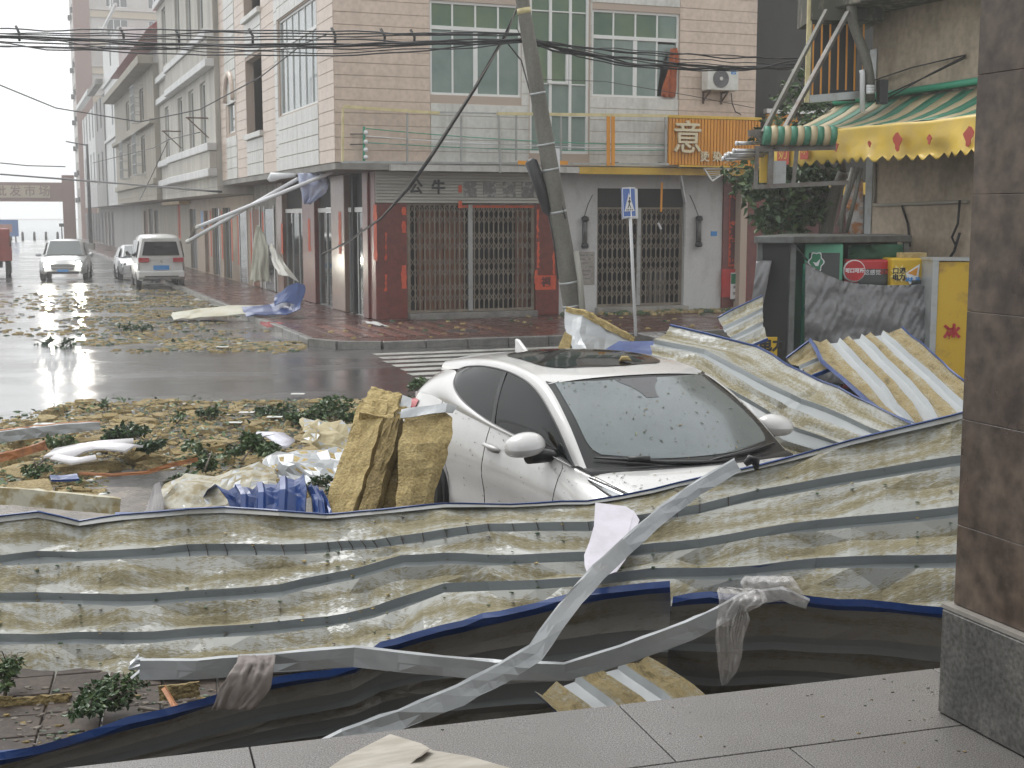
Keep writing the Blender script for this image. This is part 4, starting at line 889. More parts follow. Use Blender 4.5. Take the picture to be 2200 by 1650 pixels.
# ---- dark neighbouring building right of the pink one
nb = thing('dark_neighbour_building', 'dark building set back beside the pink one', 'building', FR @ Vector((14, 4, 0)))
K['dark_render'] = M('dark_grey_render', (.055, .055, .05), .8, col2=(.03, .03, .028), vscale=.6, stretch=(1, 1, .3))  # near-black render with a darker mottle
MB(FR).box(UXR + .1, UXR + 9, .9, 9, .1, 13).build('wall', K['dark_render'], nb)
K['redwood'] = M('dark_red_wood', (.10, .03, .022), .5, col2=(.06, .02, .018), vscale=3, stretch=(5, 5, .4))
for i in range(9): piece('door_board', nb, FR, UXR + .5 + i * .42, UXR + .9 + i * .42, .8, .88, .16, 3.2, K['redwood'], .01)
piece('lintel', nb, FR, UXR + .3, UXR + 7, .55, .9, 3.25, 3.6, K['yellow_trim'], .02)
# ================================================================== leaves helper
def leaf_mass(name, mat, centres, n, size, parent=None, seed=1, kind='stuff', droop=.3, flat=None):
    """many small folded leaves scattered through ellipsoid volumes: centres = [(c, (rx,ry,rz), weight)]"""
    rnd = random.Random(seed); m = MB(); tot = sum(c[2] for c in centres)
    for c, rad, wgt in centres:
        for _ in range(int(n * wgt / tot)):
            while True:
                p = Vector((rnd.uniform(-1, 1), rnd.uniform(-1, 1), rnd.uniform(-1, 1)))
                if .15 < p.length < 1: break
            p = p * (p.length ** -.35)
            q = Vector(c) + Vector((p.x * rad[0], p.y * rad[1], p.z * rad[2]))
            q += Vector((n3(q * 3), n3(q * 3 + Vector((9, 0, 0))), n3(q * 3 + Vector((0, 9, 0))))) * (size * 2)
            s = size * rnd.uniform(.55, 1.25); d = Vector((rnd.gauss(0, 1), rnd.gauss(0, 1), rnd.gauss(-droop, .6))).normalized()
            a = d.orthogonal().normalized(); a.rotate(Matrix.Rotation(rnd.uniform(0, 6.28), 3, d)); b = d.cross(a)
            w_ = s * .30
            vs = [q, q + d * s * .35 + a * w_ + b * w_ * .35, q + d * s, q + d * s * .35 - a * w_ + b * w_ * .35]
            m.add(vs, [(0, 1, 2), (0, 2, 3)], 0 if rnd.random() < .72 else 1)
    return m.build(name, mat, parent, kind=kind)
K['leaf'] = M('wet_leaf', (.05, .095, .03), .35, col2=(.028, .065, .022), vscale=5, spec=.5)
K['leaf_light'] = M('light_leaf', (.11, .165, .055), .4, col2=(.07, .115, .04), vscale=6)
K['leaf_dark'] = M('dark_leaf', (.025, .055, .02), .35, col2=(.04, .08, .03), vscale=5)
K['bark'] = M('bark', (.12, .10, .08), .8, col2=(.2, .18, .15), vscale=12)
# ================================================================== weathered building on the right
W0 = aty(1862, 465, 23.0); W0.z = 0
KF = Matrix.Translation(W0) @ Matrix.Rotation(radians(24), 4, 'Z'); KFI = KF.inverted()
def onwall(u, v, x=0.0):
    o = KFI @ Vector((0, 0, CAM_H)); d = KFI.to_3x3() @ ray(u, v); t = (x - o.x) / d.x; return o + d * t
K['old_plaster'] = M('stained_plaster', (.46, .38, .29), .75, col2=(.24, .20, .15), vscale=.9, lo=.46, hi=.72, stretch=(1.2, 1.2, .55), fine=.14, bscale=10, bump=.3)
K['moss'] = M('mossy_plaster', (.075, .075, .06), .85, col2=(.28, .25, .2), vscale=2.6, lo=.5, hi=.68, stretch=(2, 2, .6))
rb = thing('weathered_building', 'weathered beige plaster building behind the drink kiosk', 'building', KF @ Vector((3, -3, 0)))
MB(KF).box(0, 7, -9, 0, 0, 12).build('wall', K['old_plaster'], rb)
q = onwall(1900, 235)
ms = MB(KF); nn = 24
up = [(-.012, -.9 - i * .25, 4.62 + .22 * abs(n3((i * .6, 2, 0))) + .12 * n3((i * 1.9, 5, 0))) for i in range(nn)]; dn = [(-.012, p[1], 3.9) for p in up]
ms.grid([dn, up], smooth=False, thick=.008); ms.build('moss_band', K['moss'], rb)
zs_ = onwall(1900, 28).z
piece('balcony_slab', rb, KF, -1.1, -.003, -6, .5, zs_, zs_ + .22, K['moss'], .02); piece('balcony_parapet', rb, KF, -1.1, -.95, -6, .5, zs_ + .222, zs_ + 1.3, K['old_plaster'], .02)
for pts, r_, nm in (([(1878, 436, -.03), (1880, 350, -.03)], .03, 'conduit'), ([(1877, 441, -.035), (1990, 437, -.035), (2080, 433, -.035)], .03, 'conduit')):
    MB(KF).tube([onwall(*p) for p in pts], r_, 6).build(nm, M('conduit_grey%d' % int(pts[0][1]), (.36, .33, .28), .6), rb)
MB(KF).tube([onwall(1938, 443, -.03), onwall(1950, 480, -.03), onwall(1955, 530, -.03)], .02, 6).build('wall_cable', K['cable'], rb)
MB(KF).box(-.02, .0, *sorted((onwall(1872, 500).y, onwall(1858, 500).y)), 0, 5.5).build('corner_pipe', K['steel'], rb)
for pts in ([(2075, 120, -.06), (2000, 158, -.3), (1890, 222, -.5)], [(2075, 124, -.05), (1990, 165, -.3), (1880, 215, -.5)], [(2075, 118, -.05), (1960, 145, -.1), (1870, 175, -.1)]):
    MB(KF).tube([onwall(*p) for p in pts], .012, 5).build('stay_wire', K['cable'], rb)
# black cable loop near the pillar
tag(MB(KF).tube([onwall(2062, 430, -.1), onwall(2058, 480, -.1), onwall(2045, 510, -.1), onwall(2052, 525, -.1), onwall(2062, 500, -.1), onwall(2050, 540, -.1), onwall(2040, 555, -.1)], .022, 6).build('loose_cable', K['cable']), 'loose black cable looping down the plaster wall', 'cable')
# ---- striped awning with yellow valance
aw = thing('shop_awning', 'green striped awning with sagging scalloped yellow valance', 'awning', KF @ Vector((-.6, -2, 3.6)))
K['stripe_green'] = M('awning_green', (.05, .20, .13), .45, col2=(.09, .26, .18), vscale=4); K['stripe_cream'] = M('awning_cream', (.50, .42, .27), .5, col2=(.4, .33, .2), vscale=4)
K['valance'] = M('yellow_vinyl', (.62, .43, .06), .35, col2=(.52, .37, .10), vscale=2.5, spec=.5, bump=.25, bscale=9, bdist=.02); K['vinyl_red'] = M('red_print', (.42, .07, .045), .45)
yv0, yv1 = .9, -6.5; XR, XFt = -.03, -1.25
zR0 = 4.62; zV = 4.08
ns = 26
for i in range(ns):
    a, b = lerp(yv0, yv1, i / ns), lerp(yv0, yv1, (i + 1) / ns)
    rows = []
    for k in range(6):
        t = k / 5; rows.append([(lerp(XR, XFt, t), y + .12 * t, lerp(zR0, zV, t) - .09 * sin(pi * t) + .03 * n3((y * 2, t * 3, 1))) for y in (a, (a + b) / 2, b)])
    MB(KF).grid(rows, thick=.004).build('stripe', K['stripe_green' if i % 2 else 'stripe_cream'], aw)
MB(KF).tube([(XR - .03, yv0, zR0 + .06), (XR - .03, -2, zR0 + .1), (XR - .03, yv1, zR0 + .16)], .06, 8).build('head_tube', K['green_frame'], aw)
va = MB(KF); N = 150; rows = []
for j in range(13):
    t = j / 12; r_ = []
    for i in range(N + 1):
        y = lerp(yv0 + .12, yv1, i / N); sc = .11 * abs(((i / 5.0) % 1) - .5) * 2
        fold = .16 * n3((y * .9, t * 1.2, 3)) + .07 * n3((y * 2.6, t * 2, 8))
        r_.append((XFt - .02 - fold * t - .06 * t, y + .05 * n3((y, t * 2, 5)), zV + .03 * n3((y * 1.2, 0, 2)) - t * (.60 - (sc if j == 12 else sc * max(0, t - .8) * 5)) ))
    rows.append(r_)
va.grid(rows, thick=.003); vo = va.build('valance', K['valance'], aw)
yq = yv0 + .1
for (y, z, wd, hh, txt) in ((.55, 3.74, .34, .40, '奶茶'), (-.05, 3.76, .22, .30, '冰')):
    s_ = MB(KF); s_.box(XFt - .155, XFt - .148, y - wd / 2, y + wd / 2, z - hh / 2, z + hh / 2); pp = s_.build('printed_square', K['vinyl_red'], vo)
    letters('lettering', txt[0], wd * .8, .001, KF @ Matrix.Translation((XFt - .158, y, z)) @ Matrix.Rotation(-pi / 2, 4, 'Z'), K['valance'], pp)
for y, s_ in ((-.9, .22), (-1.75, .12), (-2.4, .3), (-3.1, .15), (-3.9, .3)):
    f_ = MB(KF); f_.prism([(y + s_ * .3 * cos(a) * (1 + .4 * sin(3 * a)), 3.78 + s_ * .4 * sin(a) * (1 + .3 * cos(2 * a + y))) for a in [2 * pi * i / 12 for i in range(12)]], XFt - .17, XFt - .16, 'x'); f_.build('printed_flower', K['vinyl_red'], vo)
# ---- steel balcony cage, diagonal braces, awning roller
DB = 22.3
K['old_steel'] = M('weathered_steel', (.19, .19, .18), .5, metal=.3, col2=(.12, .085, .065), vscale=6)
bc = thing('steel_balcony', 'dark steel balcony cage with orange slats on the weathered building', 'balcony', aty(1800, 215, DB))
def A(u, v, d=DB): return aty(u, v, d)
def bw(parent, name, p0, p1, w_, h_, mat): return MB().beam(p0, p1, w_, h_).build(name, mat, parent)
p0, p1 = A(1738, 212), A(1858, 50)
MB().box(p0.x + .05, p1.x, DB + .45, DB + .5, p0.z, p1.z + .3).build('back_panel', M('balcony_dark', (.05, .055, .06), .6), bc)
MB().box(p0.x - .02, p1.x + .3, DB - .1, DB + 1.0, A(1738, 45).z, A(1738, -30).z).build('slab', K['moss'], bc)
bw(bc, 'corner_post', A(1733, 220), A(1740, 0), .07, .07, K['pale_yellow']); bw(bc, 'corner_post', A(1737, 215, DB + .1), A(1742, 0, DB + .1), .06, .06, K['steel'])
for i in range(7):
    u = 1746 + i * 18; bw(bc, 'slat', A(u - 1, 205), A(u + 2, 52), .025, .03, K['orange'])
bw(bc, 'bottom_frame', A(1738, 213), A(1855, 203), .1, .12, K['steel']); bw(bc, 'bottom_frame', A(1782, 196), A(1856, 199), .05, .05, K['cable'])
br = thing('steel_brace', 'pair of long diagonal steel angle braces holding the awning frame', 'brace', A(1650, 300))
bw(br, 'angle_bar', A(1822, 26, DB - .4), A(1663, 318, DB - 1.2), .09, .05, K['old_steel']); bw(br, 'angle_bar', A(1776, 22, DB - .4), A(1640, 284, DB - 1.2), .07, .05, K['pole'])
vp = thing('bent_conduit', 'bent grey conduit pipe running down the corner of the balcony', 'pipe', A(1868, 220, DB - .3))
MB().tube([A(u, v, DB - .3) for u, v in ((1826, -20), (1830, 20), (1833, 50), (1843, 80), (1856, 110), (1864, 140), (1869, 170), (1870, 215))], [.085, .085, .085, .08, .085, .08, .08, .08], 10).build('pipe', K['pole'], vp)
MB().tube([A(1851, 150, DB - .35), A(1853, 158, DB - .35), A(1853, 240, DB - .35)], .045, 8).build('white_pipe', K['sign_white'], vp)
MB().box(A(1872, 200).x, A(1890, 200).x, DB - .5, DB - .3, A(0, 228).z, A(0, 177).z).build('junction_box', K['black_plastic'], vp)
for v in (186, 192, 198): MB().tube([A(1862, v, DB - .45), A(1878, v, DB - .45)], .03, 8).build('insulator', K['sign_white'], vp)
DF = 21.2
ra = thing('awning_roller_frame', 'steel awning frame carrying a rolled green striped awning', 'awning frame', A(1700, 400, DF))
for nm, a, b, w_, h_ in (('top_beam', (1622, 320), (1795, 316), .08, .09), ('bottom_beam', (1616, 402), (1822, 392), .08, .07), ('upright', (1627, 318), (1623, 402), .06, .05), ('upright', (1657, 320), (1654, 400), .09, .06), ('upright', (1712, 320), (1704, 398), .06, .05), ('arm', (1624, 290), (1650, 318), .07, .06), ('head_bracket', (1608, 287), (1645, 284), .1, .1)):
    bw(ra, nm, A(*a, DF), A(*b, DF), w_, h_, K['old_steel'])
segs = 11
for i in range(segs):
    a, b = A(lerp(1640, 1795, i / segs), 291, DF - .12), A(lerp(1640, 1795, (i + 1) / segs), 292, DF - .12)
    MB().tube([a, a.lerp(b, .5), b], [.145, .155 + .01 * (i % 2), .145], 14).build('rolled_stripe', K['stripe_green' if i % 2 == 0 else 'stripe_cream'], ra)
MB().box(A(1668, 350, DF).x, A(1692, 350, DF).x, DF + .1, DF + .3, A(0, 395, DF).z, A(0, 345, DF).z).build('grey_box', K['steel'], ra)
MB().box(A(1636, 350, DF).x, A(1652, 350, DF).x, DF + .1, DF + .16, A(0, 392, DF).z, A(0, 330, DF).z).build('yellow_panel', K['yellow_trim'], ra)
for i, (u0, u1, v) in enumerate(((1579, 1632, 308), (1573, 1640, 324), (1562, 1645, 331), (1555, 1640, 335), (1550, 1622, 341))):
    t_ = thing('lamp_tube', 'silver curtain rod sticking out of the awning frame', 'rod', A(u0, v, DF - .2), 'silver rods of the awning frame')
    MB().tube([A(u0 + 5, v, DF - .2), A(u1, v - 1, DF + .1)], .03, 8).build('tube', M('rod_silver%d' % i, (.55, .55, .55), .25, metal=.7), t_)
    MB().tube([A(u0, v, DF - .2), A(u0 + 2, v, DF - .2), A(u0 + 5, v, DF - .2)], [.02, .042, .036], 8).build('finial', K['sign_white'], t_)
# ---- tree behind the kiosk
tb_ = A(1778, 520, 24.4); tb_.z = .05
tr_ = thing('street_tree', 'leafy street tree between the kiosk and the red doorway', 'tree', tb_)
MB().tube([(tb_.x, 24.4, 0), A(1775, 500, 24.0), A(1790, 430, 23.8), A(1812, 370, 23.6)], [.15, .13, .12, .1], 10).build('trunk', K['pole'], tr_)
for pts in ([(1790, 430, 23.8), (1720, 400, 24.2), (1650, 380, 24.4)], [(1800, 400, 23.8), (1750, 340, 24.4), (1720, 270, 24.8)], [(1775, 470, 24), (1700, 450, 24.2), (1660, 470, 24.2)], [(1812, 370, 23.6), (1800, 290, 24), (1770, 230, 24.4)], [(1720, 270, 24.8), (1700, 200, 25)]):
    MB().tube([A(*p) for p in pts], [.06, .04, .02][:len(pts)] if len(pts) == 3 else [.03, .012], 7).build('limb', K['bark'], tr_)
def E_(u, v, ru, rv, d, wgt): s_ = d / FPX; return (A(u, v, d), (ru * s_, .8, rv * s_), wgt)
leaf_mass('crown', [K['leaf'], K['leaf_light']], [E_(1700, 430, 95, 65, 24.3, 10), E_(1650, 380, 45, 35, 24.2, 2.5), E_(1745, 380, 70, 40, 24.4, 4), E_(1680, 470, 60, 35, 24.2, 3), E_(1770, 240, 60, 32, 24.6, 3), E_(1690, 200, 25, 20, 25, .5), E_(1722, 160, 8, 12, 25, .2), E_(1790, 300, 45, 25, 24.6, 1.5), E_(1590, 375, 25, 25, 24.0, .8), E_(1650, 280, 18, 30, 24.6, .5)], 3300, .17, tr_, 4)
for k, pts in enumerate(([(1842, 360, 21.5), (1822, 420, 21.6), (1800, 485, 21.6)], [(1850, 360, 21.5), (1838, 420, 21.5), (1818, 500, 21.6)], [(1832, 360, 21.4), (1812, 440, 21.5), (1806, 500, 21.5)])):
    tag(MB().tube([A(*p) for p in pts], .035, 8).build('conduit_pole', K['pole']), 'grey conduit slanting down behind the kiosk roof', 'pipe', 'slanting conduits behind the kiosk')
wr = MB(); wr.grid([[A(1818 + j * 9 + 4 * n3((i, j, 0)), 385 + i * 12, 21.9 + .12 * n3((i * .7, j * .9, 2))) for j in range(5)] for i in range(11)], thick=.004)
tag(wr.build('torn_poster', M('torn_poster', (.62, .60, .58), .5, col2=(.55, .25, .1), vscale=3, lo=.5, hi=.6)), 'torn white poster flapping beside the weathered wall', 'poster')
# ================================================================== drink kiosk
ki = thing('drink_kiosk', 'steel framed drink kiosk shed with a flat dark roof', 'kiosk', A(1800, 830, 20))
K['kiosk_steel'] = M('kiosk_steel', (.16, .17, .165), .45, metal=.4, col2=(.09, .09, .085), vscale=5); K['black_tarp'] = M('black_sheet', (.012, .012, .013), .45)
r0, r1, r2, r3 = A(1620, 511, 19.4), A(1704, 507, 19.2), A(1955, 500, 20.4), A(1860, 497, 21.8)
zr = 2.36
MB().prism([(r0.x, 19.4), (A(1704, 507, 19.2).x, 19.15), (A(1960, 500, 20.2).x, 20.2), (A(1930, 500, 22).x, 22.2), (A(1690, 500, 22).x, 22.2)], zr - .1, zr, 'z').build('roof', K['kiosk_steel'], ki, bevel=.01)
for u, d in ((1703, 19.25), (1632, 19.5), (1945, 20.3), (1860, 22)): p = A(u, 600, d); MB().box(p.x - .04, p.x + .04, d, d + .08, 0, zr - .1).build('post', K['kiosk_steel'], ki)
MB().box(A(1700, 600, 21.9).x, A(1925, 600, 21.9).x, 21.9, 21.95, 0, zr - .11).build('back_sheet', K['black_tarp'], ki)
MB().add([A(1632, 520, 19.52), A(1700, 520, 19.3), A(1700, 830, 19.3), A(1632, 830, 19.52), A(1640, 520, 21.8), A(1640, 830, 21.8)], [(0, 1, 2, 3), (0, 3, 5, 4)]).build('end_sheet', K['black_tarp'], ki)
tag(MB().tube([A(1704, 524, 19.15), A(1735, 560, 19.2)], .012, 5).build('tie_rope', K['cable']), 'dark rope tying the tarpaulin to the kiosk post', 'rope')
def fridge(name, label, u0, u1, v0, d, dep, mat, frame, zb=.04):
    f = thing(name, label, 'fridge', (A((u0 + u1) / 2, v0, d).x, d, 0)); a, b = A(u0, v0, d), A(u1, v0, d)
    MB().box(a.x, b.x, d, d + dep, zb, a.z).build('cabinet', frame, f, bevel=.03)
    return f, a, b
K['enamel_green'] = M('fridge_green', (.13, .42, .27), .35, col2=(.1, .34, .22), vscale=3); K['enamel_yellow'] = M('fridge_yellow', (.62, .40, .02), .35, col2=(.5, .32, .03), vscale=2); K['enamel_red'] = M('cooler_red', (.48, .025, .03), .35, col2=(.36, .02, .025), vscale=3)
f, a, b = fridge('green_fridge', 'green framed drink fridge with a leafy emblem on its door', 1729, 1813, 523, 19.6, .6, K['enamel_green'], K['enamel_green'])
MB().box(a.x + .07, b.x - .06, 19.575, 19.598, .5, a.z - .14).build('glass_door', K['dark_glass'], f)
e = A(1754, 563, 19.56)
MB().prism([(e.x + .11 * (1 + .16 * cos(6 * t)) * cos(t), e.z + .15 * (1 + .1 * cos(6 * t)) * sin(t)) for t in [2 * pi * i / 36 for i in range(36)]], 19.57, 19.573).build('emblem_border', K['sign_white'], f)
MB().prism([(e.x + .092 * (1 + .16 * cos(6 * t)) * cos(t), e.z + .13 * (1 + .1 * cos(6 * t)) * sin(t)) for t in [2 * pi * i / 36 for i in range(36)]], 19.566, 19.5695).build('emblem', K['poster_green'], f)
MB().prism([(e.x - .05, e.z + .0), (e.x - .01, e.z - .06), (e.x + .03, e.z - .06), (e.x + .06, e.z + .05), (e.x + .0, e.z - .01)], 19.562, 19.5655).build('emblem_bird', K['sign_white'], f)
MB().box(a.x - .03, a.x - .005, 19.55, 19.6, .04, a.z - .3).build('door_seal', K['green_frame'], f)
f, a, b = fridge('red_cooler', 'red ice cooler with a round white lettered badge', 1816, 1914, 558, 19.7, .65, K['enamel_red'], K['enamel_red'])
MB().box(a.x + .2, b.x - .04, 19.672, 19.698, .4, A(0, 578, 19.7).z).build('display', K['dark_glass'], f)
e = A(1837, 582, 19.6)
for r_, y_, m_, nm in ((.165, 19.64, 'sign_white', 'badge_rim'), (.15, 19.62, 'enamel_red', 'badge')):
    MB().tube([(e.x, 19.69, e.z), (e.x, y_, e.z)], r_, 26).build(nm, K[m_], f)
letters('lettering', '可口可乐', .072, .001, Matrix.Translation((e.x, 19.616, e.z)), K['sign_white'], f, .003); c = A(1875, 586, 19.66); letters('lettering', '这感觉', .085, .001, Matrix.Translation((c.x, 19.668, c.z)), K['sign_white'], f); c = A(1897, 586, 19.66); letters('lettering', '够爽', .075, .001, Matrix.Translation((c.x + .02, 19.668, c.z)), K['enamel_red'], f)
MB().box(a.x - .005, a.x + .05, 19.66, 19.7, A(0, 598, 19.7).z, A(0, 566, 19.7).z).build('price_label', K['sign_white'], f)
f, a, b = fridge('yellow_fridge', 'yellow framed drink fridge with a starburst sticker', 1916, 2010, 555, 19.5, .6, K['enamel_yellow'], K['enamel_yellow'])
MB().box(a.x + .3, b.x - .06, 19.48, 19.498, .5, A(0, 602, 19.5).z).build('glass_door', K['dark_glass'], f)
c = A(1932, 588, 19.47); MB().prism([(c.x + (.14 if i % 2 else .08) * cos(2 * pi * i / 16), c.z + (.14 if i % 2 else .08) * sin(2 * pi * i / 16)) for i in range(16)], 19.484, 19.49).build('starburst', M('star_pale', (.75, .6, .2), .4), f)
letters('lettering', '口渴', .1, .001, Matrix.Translation((c.x, 19.481, c.z + .035)), K['ink'], f, .004); letters('lettering', '电力', .1, .001, Matrix.Translation((c.x, 19.481, c.z - .06)), K['ink'], f, .004)
c2 = A(1962, 590, 19.47); MB().prism([(c2.x - .11, c2.z + .02), (c2.x + .1, c2.z + .16), (c2.x + .07, c2.z - .14), (c2.x - .05, c2.z - .14)], 19.484, 19.49).build('sticker', K['sign_white'], f); letters('lettering', '冰红茶', .075, .001, Matrix.Translation((c2.x, 19.481, c2.z - .08)), K['label_blue'], f, .004); MB().prism([(c2.x - .08, c2.z + .02), (c2.x + .07, c2.z + .11), (c2.x + .05, c2.z - .02)], 19.479, 19.4835).build('sticker_tea', K['orange'], f)
f2 = thing('yellow_cabinet', 'scuffed yellow drink cabinet standing against the yellow fridge', 'cabinet', (A(2040, 600, 19).x, 19, 0))
a, b = A(2017, 562, 19.0), A(2120, 562, 19.0); MB().box(a.x, b.x, 19.0, 19.6, .04, a.z).build('cabinet', M('scuffed_yellow', (.62, .40, .03), .4, col2=(.3, .16, .05), vscale=2.2, lo=.55, hi=.75), f2, bevel=.01); MB().box(a.x - .09, a.x - .003, 18.98, 19.5, .04, a.z + .01).build('side_frame', K['steel'], f2); MB().box(a.x - .1, b.x, 18.97, 19.6, a.z + .012, a.z + .05).build('top_frame', K['steel'], f2)
c = A(2043, 716, 18.97); letters('lettering', '冰', .24, .001, Matrix.Translation((c.x + .02, 18.985, c.z)), K['enamel_red'], f2, .012)
wl = A(1958, 548, 19.7); mw_ = MB(); mw_.box(wl.x - .18, wl.x + .2, 19.6, 19.85, A(0, 555, 19.5).z + .002, A(0, 543, 19.7).z)
K['wool'] = M('rock_wool', (.46, .36, .17), .9, col2=(.30, .22, .09), vscale=9, lo=.4, hi=.68, fine=.25, bscale=60, bump=.7, bdist=.02)
tag(mw_.build('wool_slab', K['wool']), 'rock wool slab lying on top of the yellow fridge', 'insulation slab')
gt = MB(); gt.grid([[A(lerp(1822, 1940, j / 9), 525 + 33 * i / 4 + 3 * n3((i, j, 1)), 20.0 + .15 * n3((i * .8, j * .8, 3))) for j in range(10)] for i in range(5)], thick=.004)
tag(gt.build('green_net', M('green_net', (.02, .09, .045), .6)), 'dark green net hanging under the kiosk roof', 'net')
# grey plastic tarpaulins
K['tarp'] = M('grey_tarp', (.17, .17, .175), .2, col2=(.12, .12, .125), vscale=6, spec=.7, bump=.4, bscale=9, bdist=.03)
def tarp(rows_uv, d0, name, label, amp=.05, seed=0, cols=44, nr=26):
    """rows_uv: top edge and bottom edge polylines (u,v); crumpled sheet between them"""
    top, bot = rows_uv; rows = []
    for i in range(nr + 1):
        t = i / nr; r_ = []
        for j in range(cols + 1):
            s_ = j / cols; tu, tv = interp([(k / (len(top) - 1), p[0]) for k, p in enumerate(top)], s_), interp([(k / (len(top) - 1), p[1]) for k, p in enumerate(top)], s_)
            bu, bv = interp([(k / (len(bot) - 1), p[0]) for k, p in enumerate(bot)], s_), interp([(k / (len(bot) - 1), p[1]) for k, p in enumerate(bot)], s_)
            u, v = lerp(tu, bu, t), lerp(tv, bv, t)
            q = Vector((u * .02 + seed, v * .03, 0)); dd = d0 + amp * (.8 * n3(q, .8) + .55 * n3(Vector((u * .11 + v * .05, (v - u * .6) * .012, seed))) + .35 * abs(n3(q, 4.5)) + .22 * n3(q, 11)) - .10 * sin(pi * t)
            r_.append(A(u, v, dd))
        rows.append(r_)
    m = MB(); m.grid(rows, thick=.003); return tag(m.build(name, K['tarp']), label, 'tarpaulin')
tarp(([(1730, 563), (1775, 590), (1812, 604), (1850, 610), (1900, 613), (1960, 612), (2012, 607)], [(1727, 822), (1800, 826), (1900, 826), (1998, 815)]), 19.35, 'grey_tarpaulin', 'shiny grey tarpaulin slung across the front of the drink fridges', .075, 3, 70, 40)
tarp(([(1625, 561), (1640, 560), (1658, 560)], [(1604, 745), (1615, 745), (1622, 745)]), 19.3, 'hanging_tarpaulin', 'grey tarpaulin strip bulging from the kiosk end', .05, 9, 16)
yc = A(1650, 740, 19); f3 = thing('yellow_crate_sign', 'small yellow printed carton at the kiosk doorway', 'carton', (yc.x, 19, .5)); MB().box(A(1628, 730, 19).x, A(1669, 730, 19).x, 18.95, 19.0, .4, A(0, 724, 19).z).build('carton_face', K['enamel_yellow'], f3); letters('lettering', '电力', .2, .001, Matrix.Translation((yc.x + .05, 18.945, A(0, 742, 19).z)), K['ink'], f3, .01)
# ================================================================== vehicles
K['car_white'] = M('wet_white_paint', (.60, .595, .585), .26, col2=(.52, .515, .50), vscale=1.5, coat=.8, spec=.5, coords='obj')
K['car_black'] = M('black_trim', (.015, .015, .016), .3); K['side_glass'] = M('tinted_glass', (.008, .009, .010), .06, spec=.28)
K['tyre'] = M('tyre_rubber', (.02, .02, .02), .7); K['rim'] = M('alloy_rim', (.45, .45, .46), .3, metal=.8)
K['tail_red'] = M('tail_lamp_red', (.42, .02, .03), .12, coat=.6); K['chrome'] = M('chrome', (.7, .7, .7), .12, metal=1.0); K['lens'] = M('lamp_lens', (.5, .52, .53), .1, metal=.5, coat=.5)
def misted_sky():
    m = M('misted_sky_windscreen', (.085, .108, .112), .10, col2=(.135, .162, .165), vscale=1.6, lo=.3, hi=.7, spec=.8, coat=.6, coords='obj', bump=.12, bscale=90, bdist=.004)  # rain mist, with the sky's reflection put into the grey-blue base colour
    return m
K['windscreen'] = misted_sky()
def cr(pts, n):
    """Catmull-Rom through points, n samples"""
    P = [Vector(p) for p in pts]; P = [P[0] * 2 - P[1]] + P + [P[-1] * 2 - P[-2]]; m = len(P) - 3; out = []
    for i in range(n):
        s = i / (n - 1) * m; k = min(int(s), m - 1); t = s - k; a, b, c, d = P[k:k + 4]
        out.append(.5 * ((2 * b) + (c - a) * t + (2 * a - 5 * b + 4 * c - d) * t * t + (3 * b - 3 * c + d - a) * t ** 3))
    return out
def sm(tab, x):
    """smooth table lookup"""
    xs = [p[0] for p in tab]
    if x <= xs[0]: return tab[0][1]
    if x >= xs[-1]: return tab[-1][1]
    k = max(i for i in range(len(xs) - 1) if xs[i] <= x); t = (x - xs[k]) / (xs[k + 1] - xs[k])
    y = [tab[max(k - 1, 0)][1], tab[k][1], tab[k + 1][1], tab[min(k + 2, len(tab) - 1)][1]]
    return .5 * (2 * y[1] + (y[2] - y[0]) * t + (2 * y[0] - 5 * y[1] + 4 * y[2] - y[3]) * t * t + (3 * y[1] - 3 * y[2] + y[3] - y[0]) * t ** 3)
def mir(p): return Vector((p[0], -p[1], p[2]))
def wheel(parent, cf, x, y, r, wd, side):
    c = Vector((x, y, r)); tw_ = MB(cf); 
    tw_.tube([c + Vector((0, k * side, 0)) for k in (-wd / 2, -wd / 2 + .03, wd / 2 - .03, wd / 2)], [r - .03, r, r, r - .03], 28)
    w_ = tw_.build('wheel', K['tyre'], parent)
    rm = MB(cf); rm.tube([c + Vector((0, side * (wd / 2 - .02), 0)), c + Vector((0, side * (wd / 2 + .004), 0))], [r * .66, r * .62], 24)
    rm.build('rim', K['black_plastic'], w_)
    for k in range(5):
        a = 2 * pi * k / 5 + .3; q = c + Vector((0, side * (wd / 2 + .008), 0))
        MB(cf).beam(q + Vector((cos(a), 0, sin(a))) * r * .1, q + Vector((cos(a), 0, sin(a))) * r * .62, .014, .07, 0, (0, 1, 0)).build('spoke', K['rim'], w_)
# ------------------------------------------------------------------ white crossover in the wreckage
CF = Matrix.Translation((.70, 9.96, .03)) @ Matrix.Rotation(radians(-65.5), 4, 'Z') @ Matrix.Diagonal((1.05, 1.05, .985, 1))
car = thing('white_crossover_car', 'white crossover car pinned behind the crumpled roof panels', 'car', CF @ Vector((0, 0, 0)))
ZSH = [(-2.19, .98), (-2.05, 1.06), (-1.8, 1.12), (-1.4, 1.13), (-.9, 1.085), (-.3, 1.045), (.3, 1.015), (.8, .985), (1.1, .955), (1.5, .915), (1.85, .86), (2.08, .76), (2.19, .64)]
YSH = [(-2.19, .58), (-2.05, .69), (-1.8, .765), (-1.4, .80), (-.9, .795), (-.3, .797), (.3, .795), (.8, .795), (1.1, .79), (1.5, .755), (1.85, .66), (2.08, .53), (2.19, .40)]
YMX = [(-2.19, .66), (-2.05, .79), (-1.8, .87), (-1.4, .905), (-1.0, .885), (-.5, .865), (.2, .862), (.8, .872), (1.1, .89), (1.4, .897), (1.7, .875), (1.95, .80), (2.1, .68), (2.19, .50)]
ZHC = [(-2.19, .96), (.9, .96), (1.0, .965), (1.4, .975), (1.65, .945), (1.9, .885), (2.1, .78), (2.19, .66)]
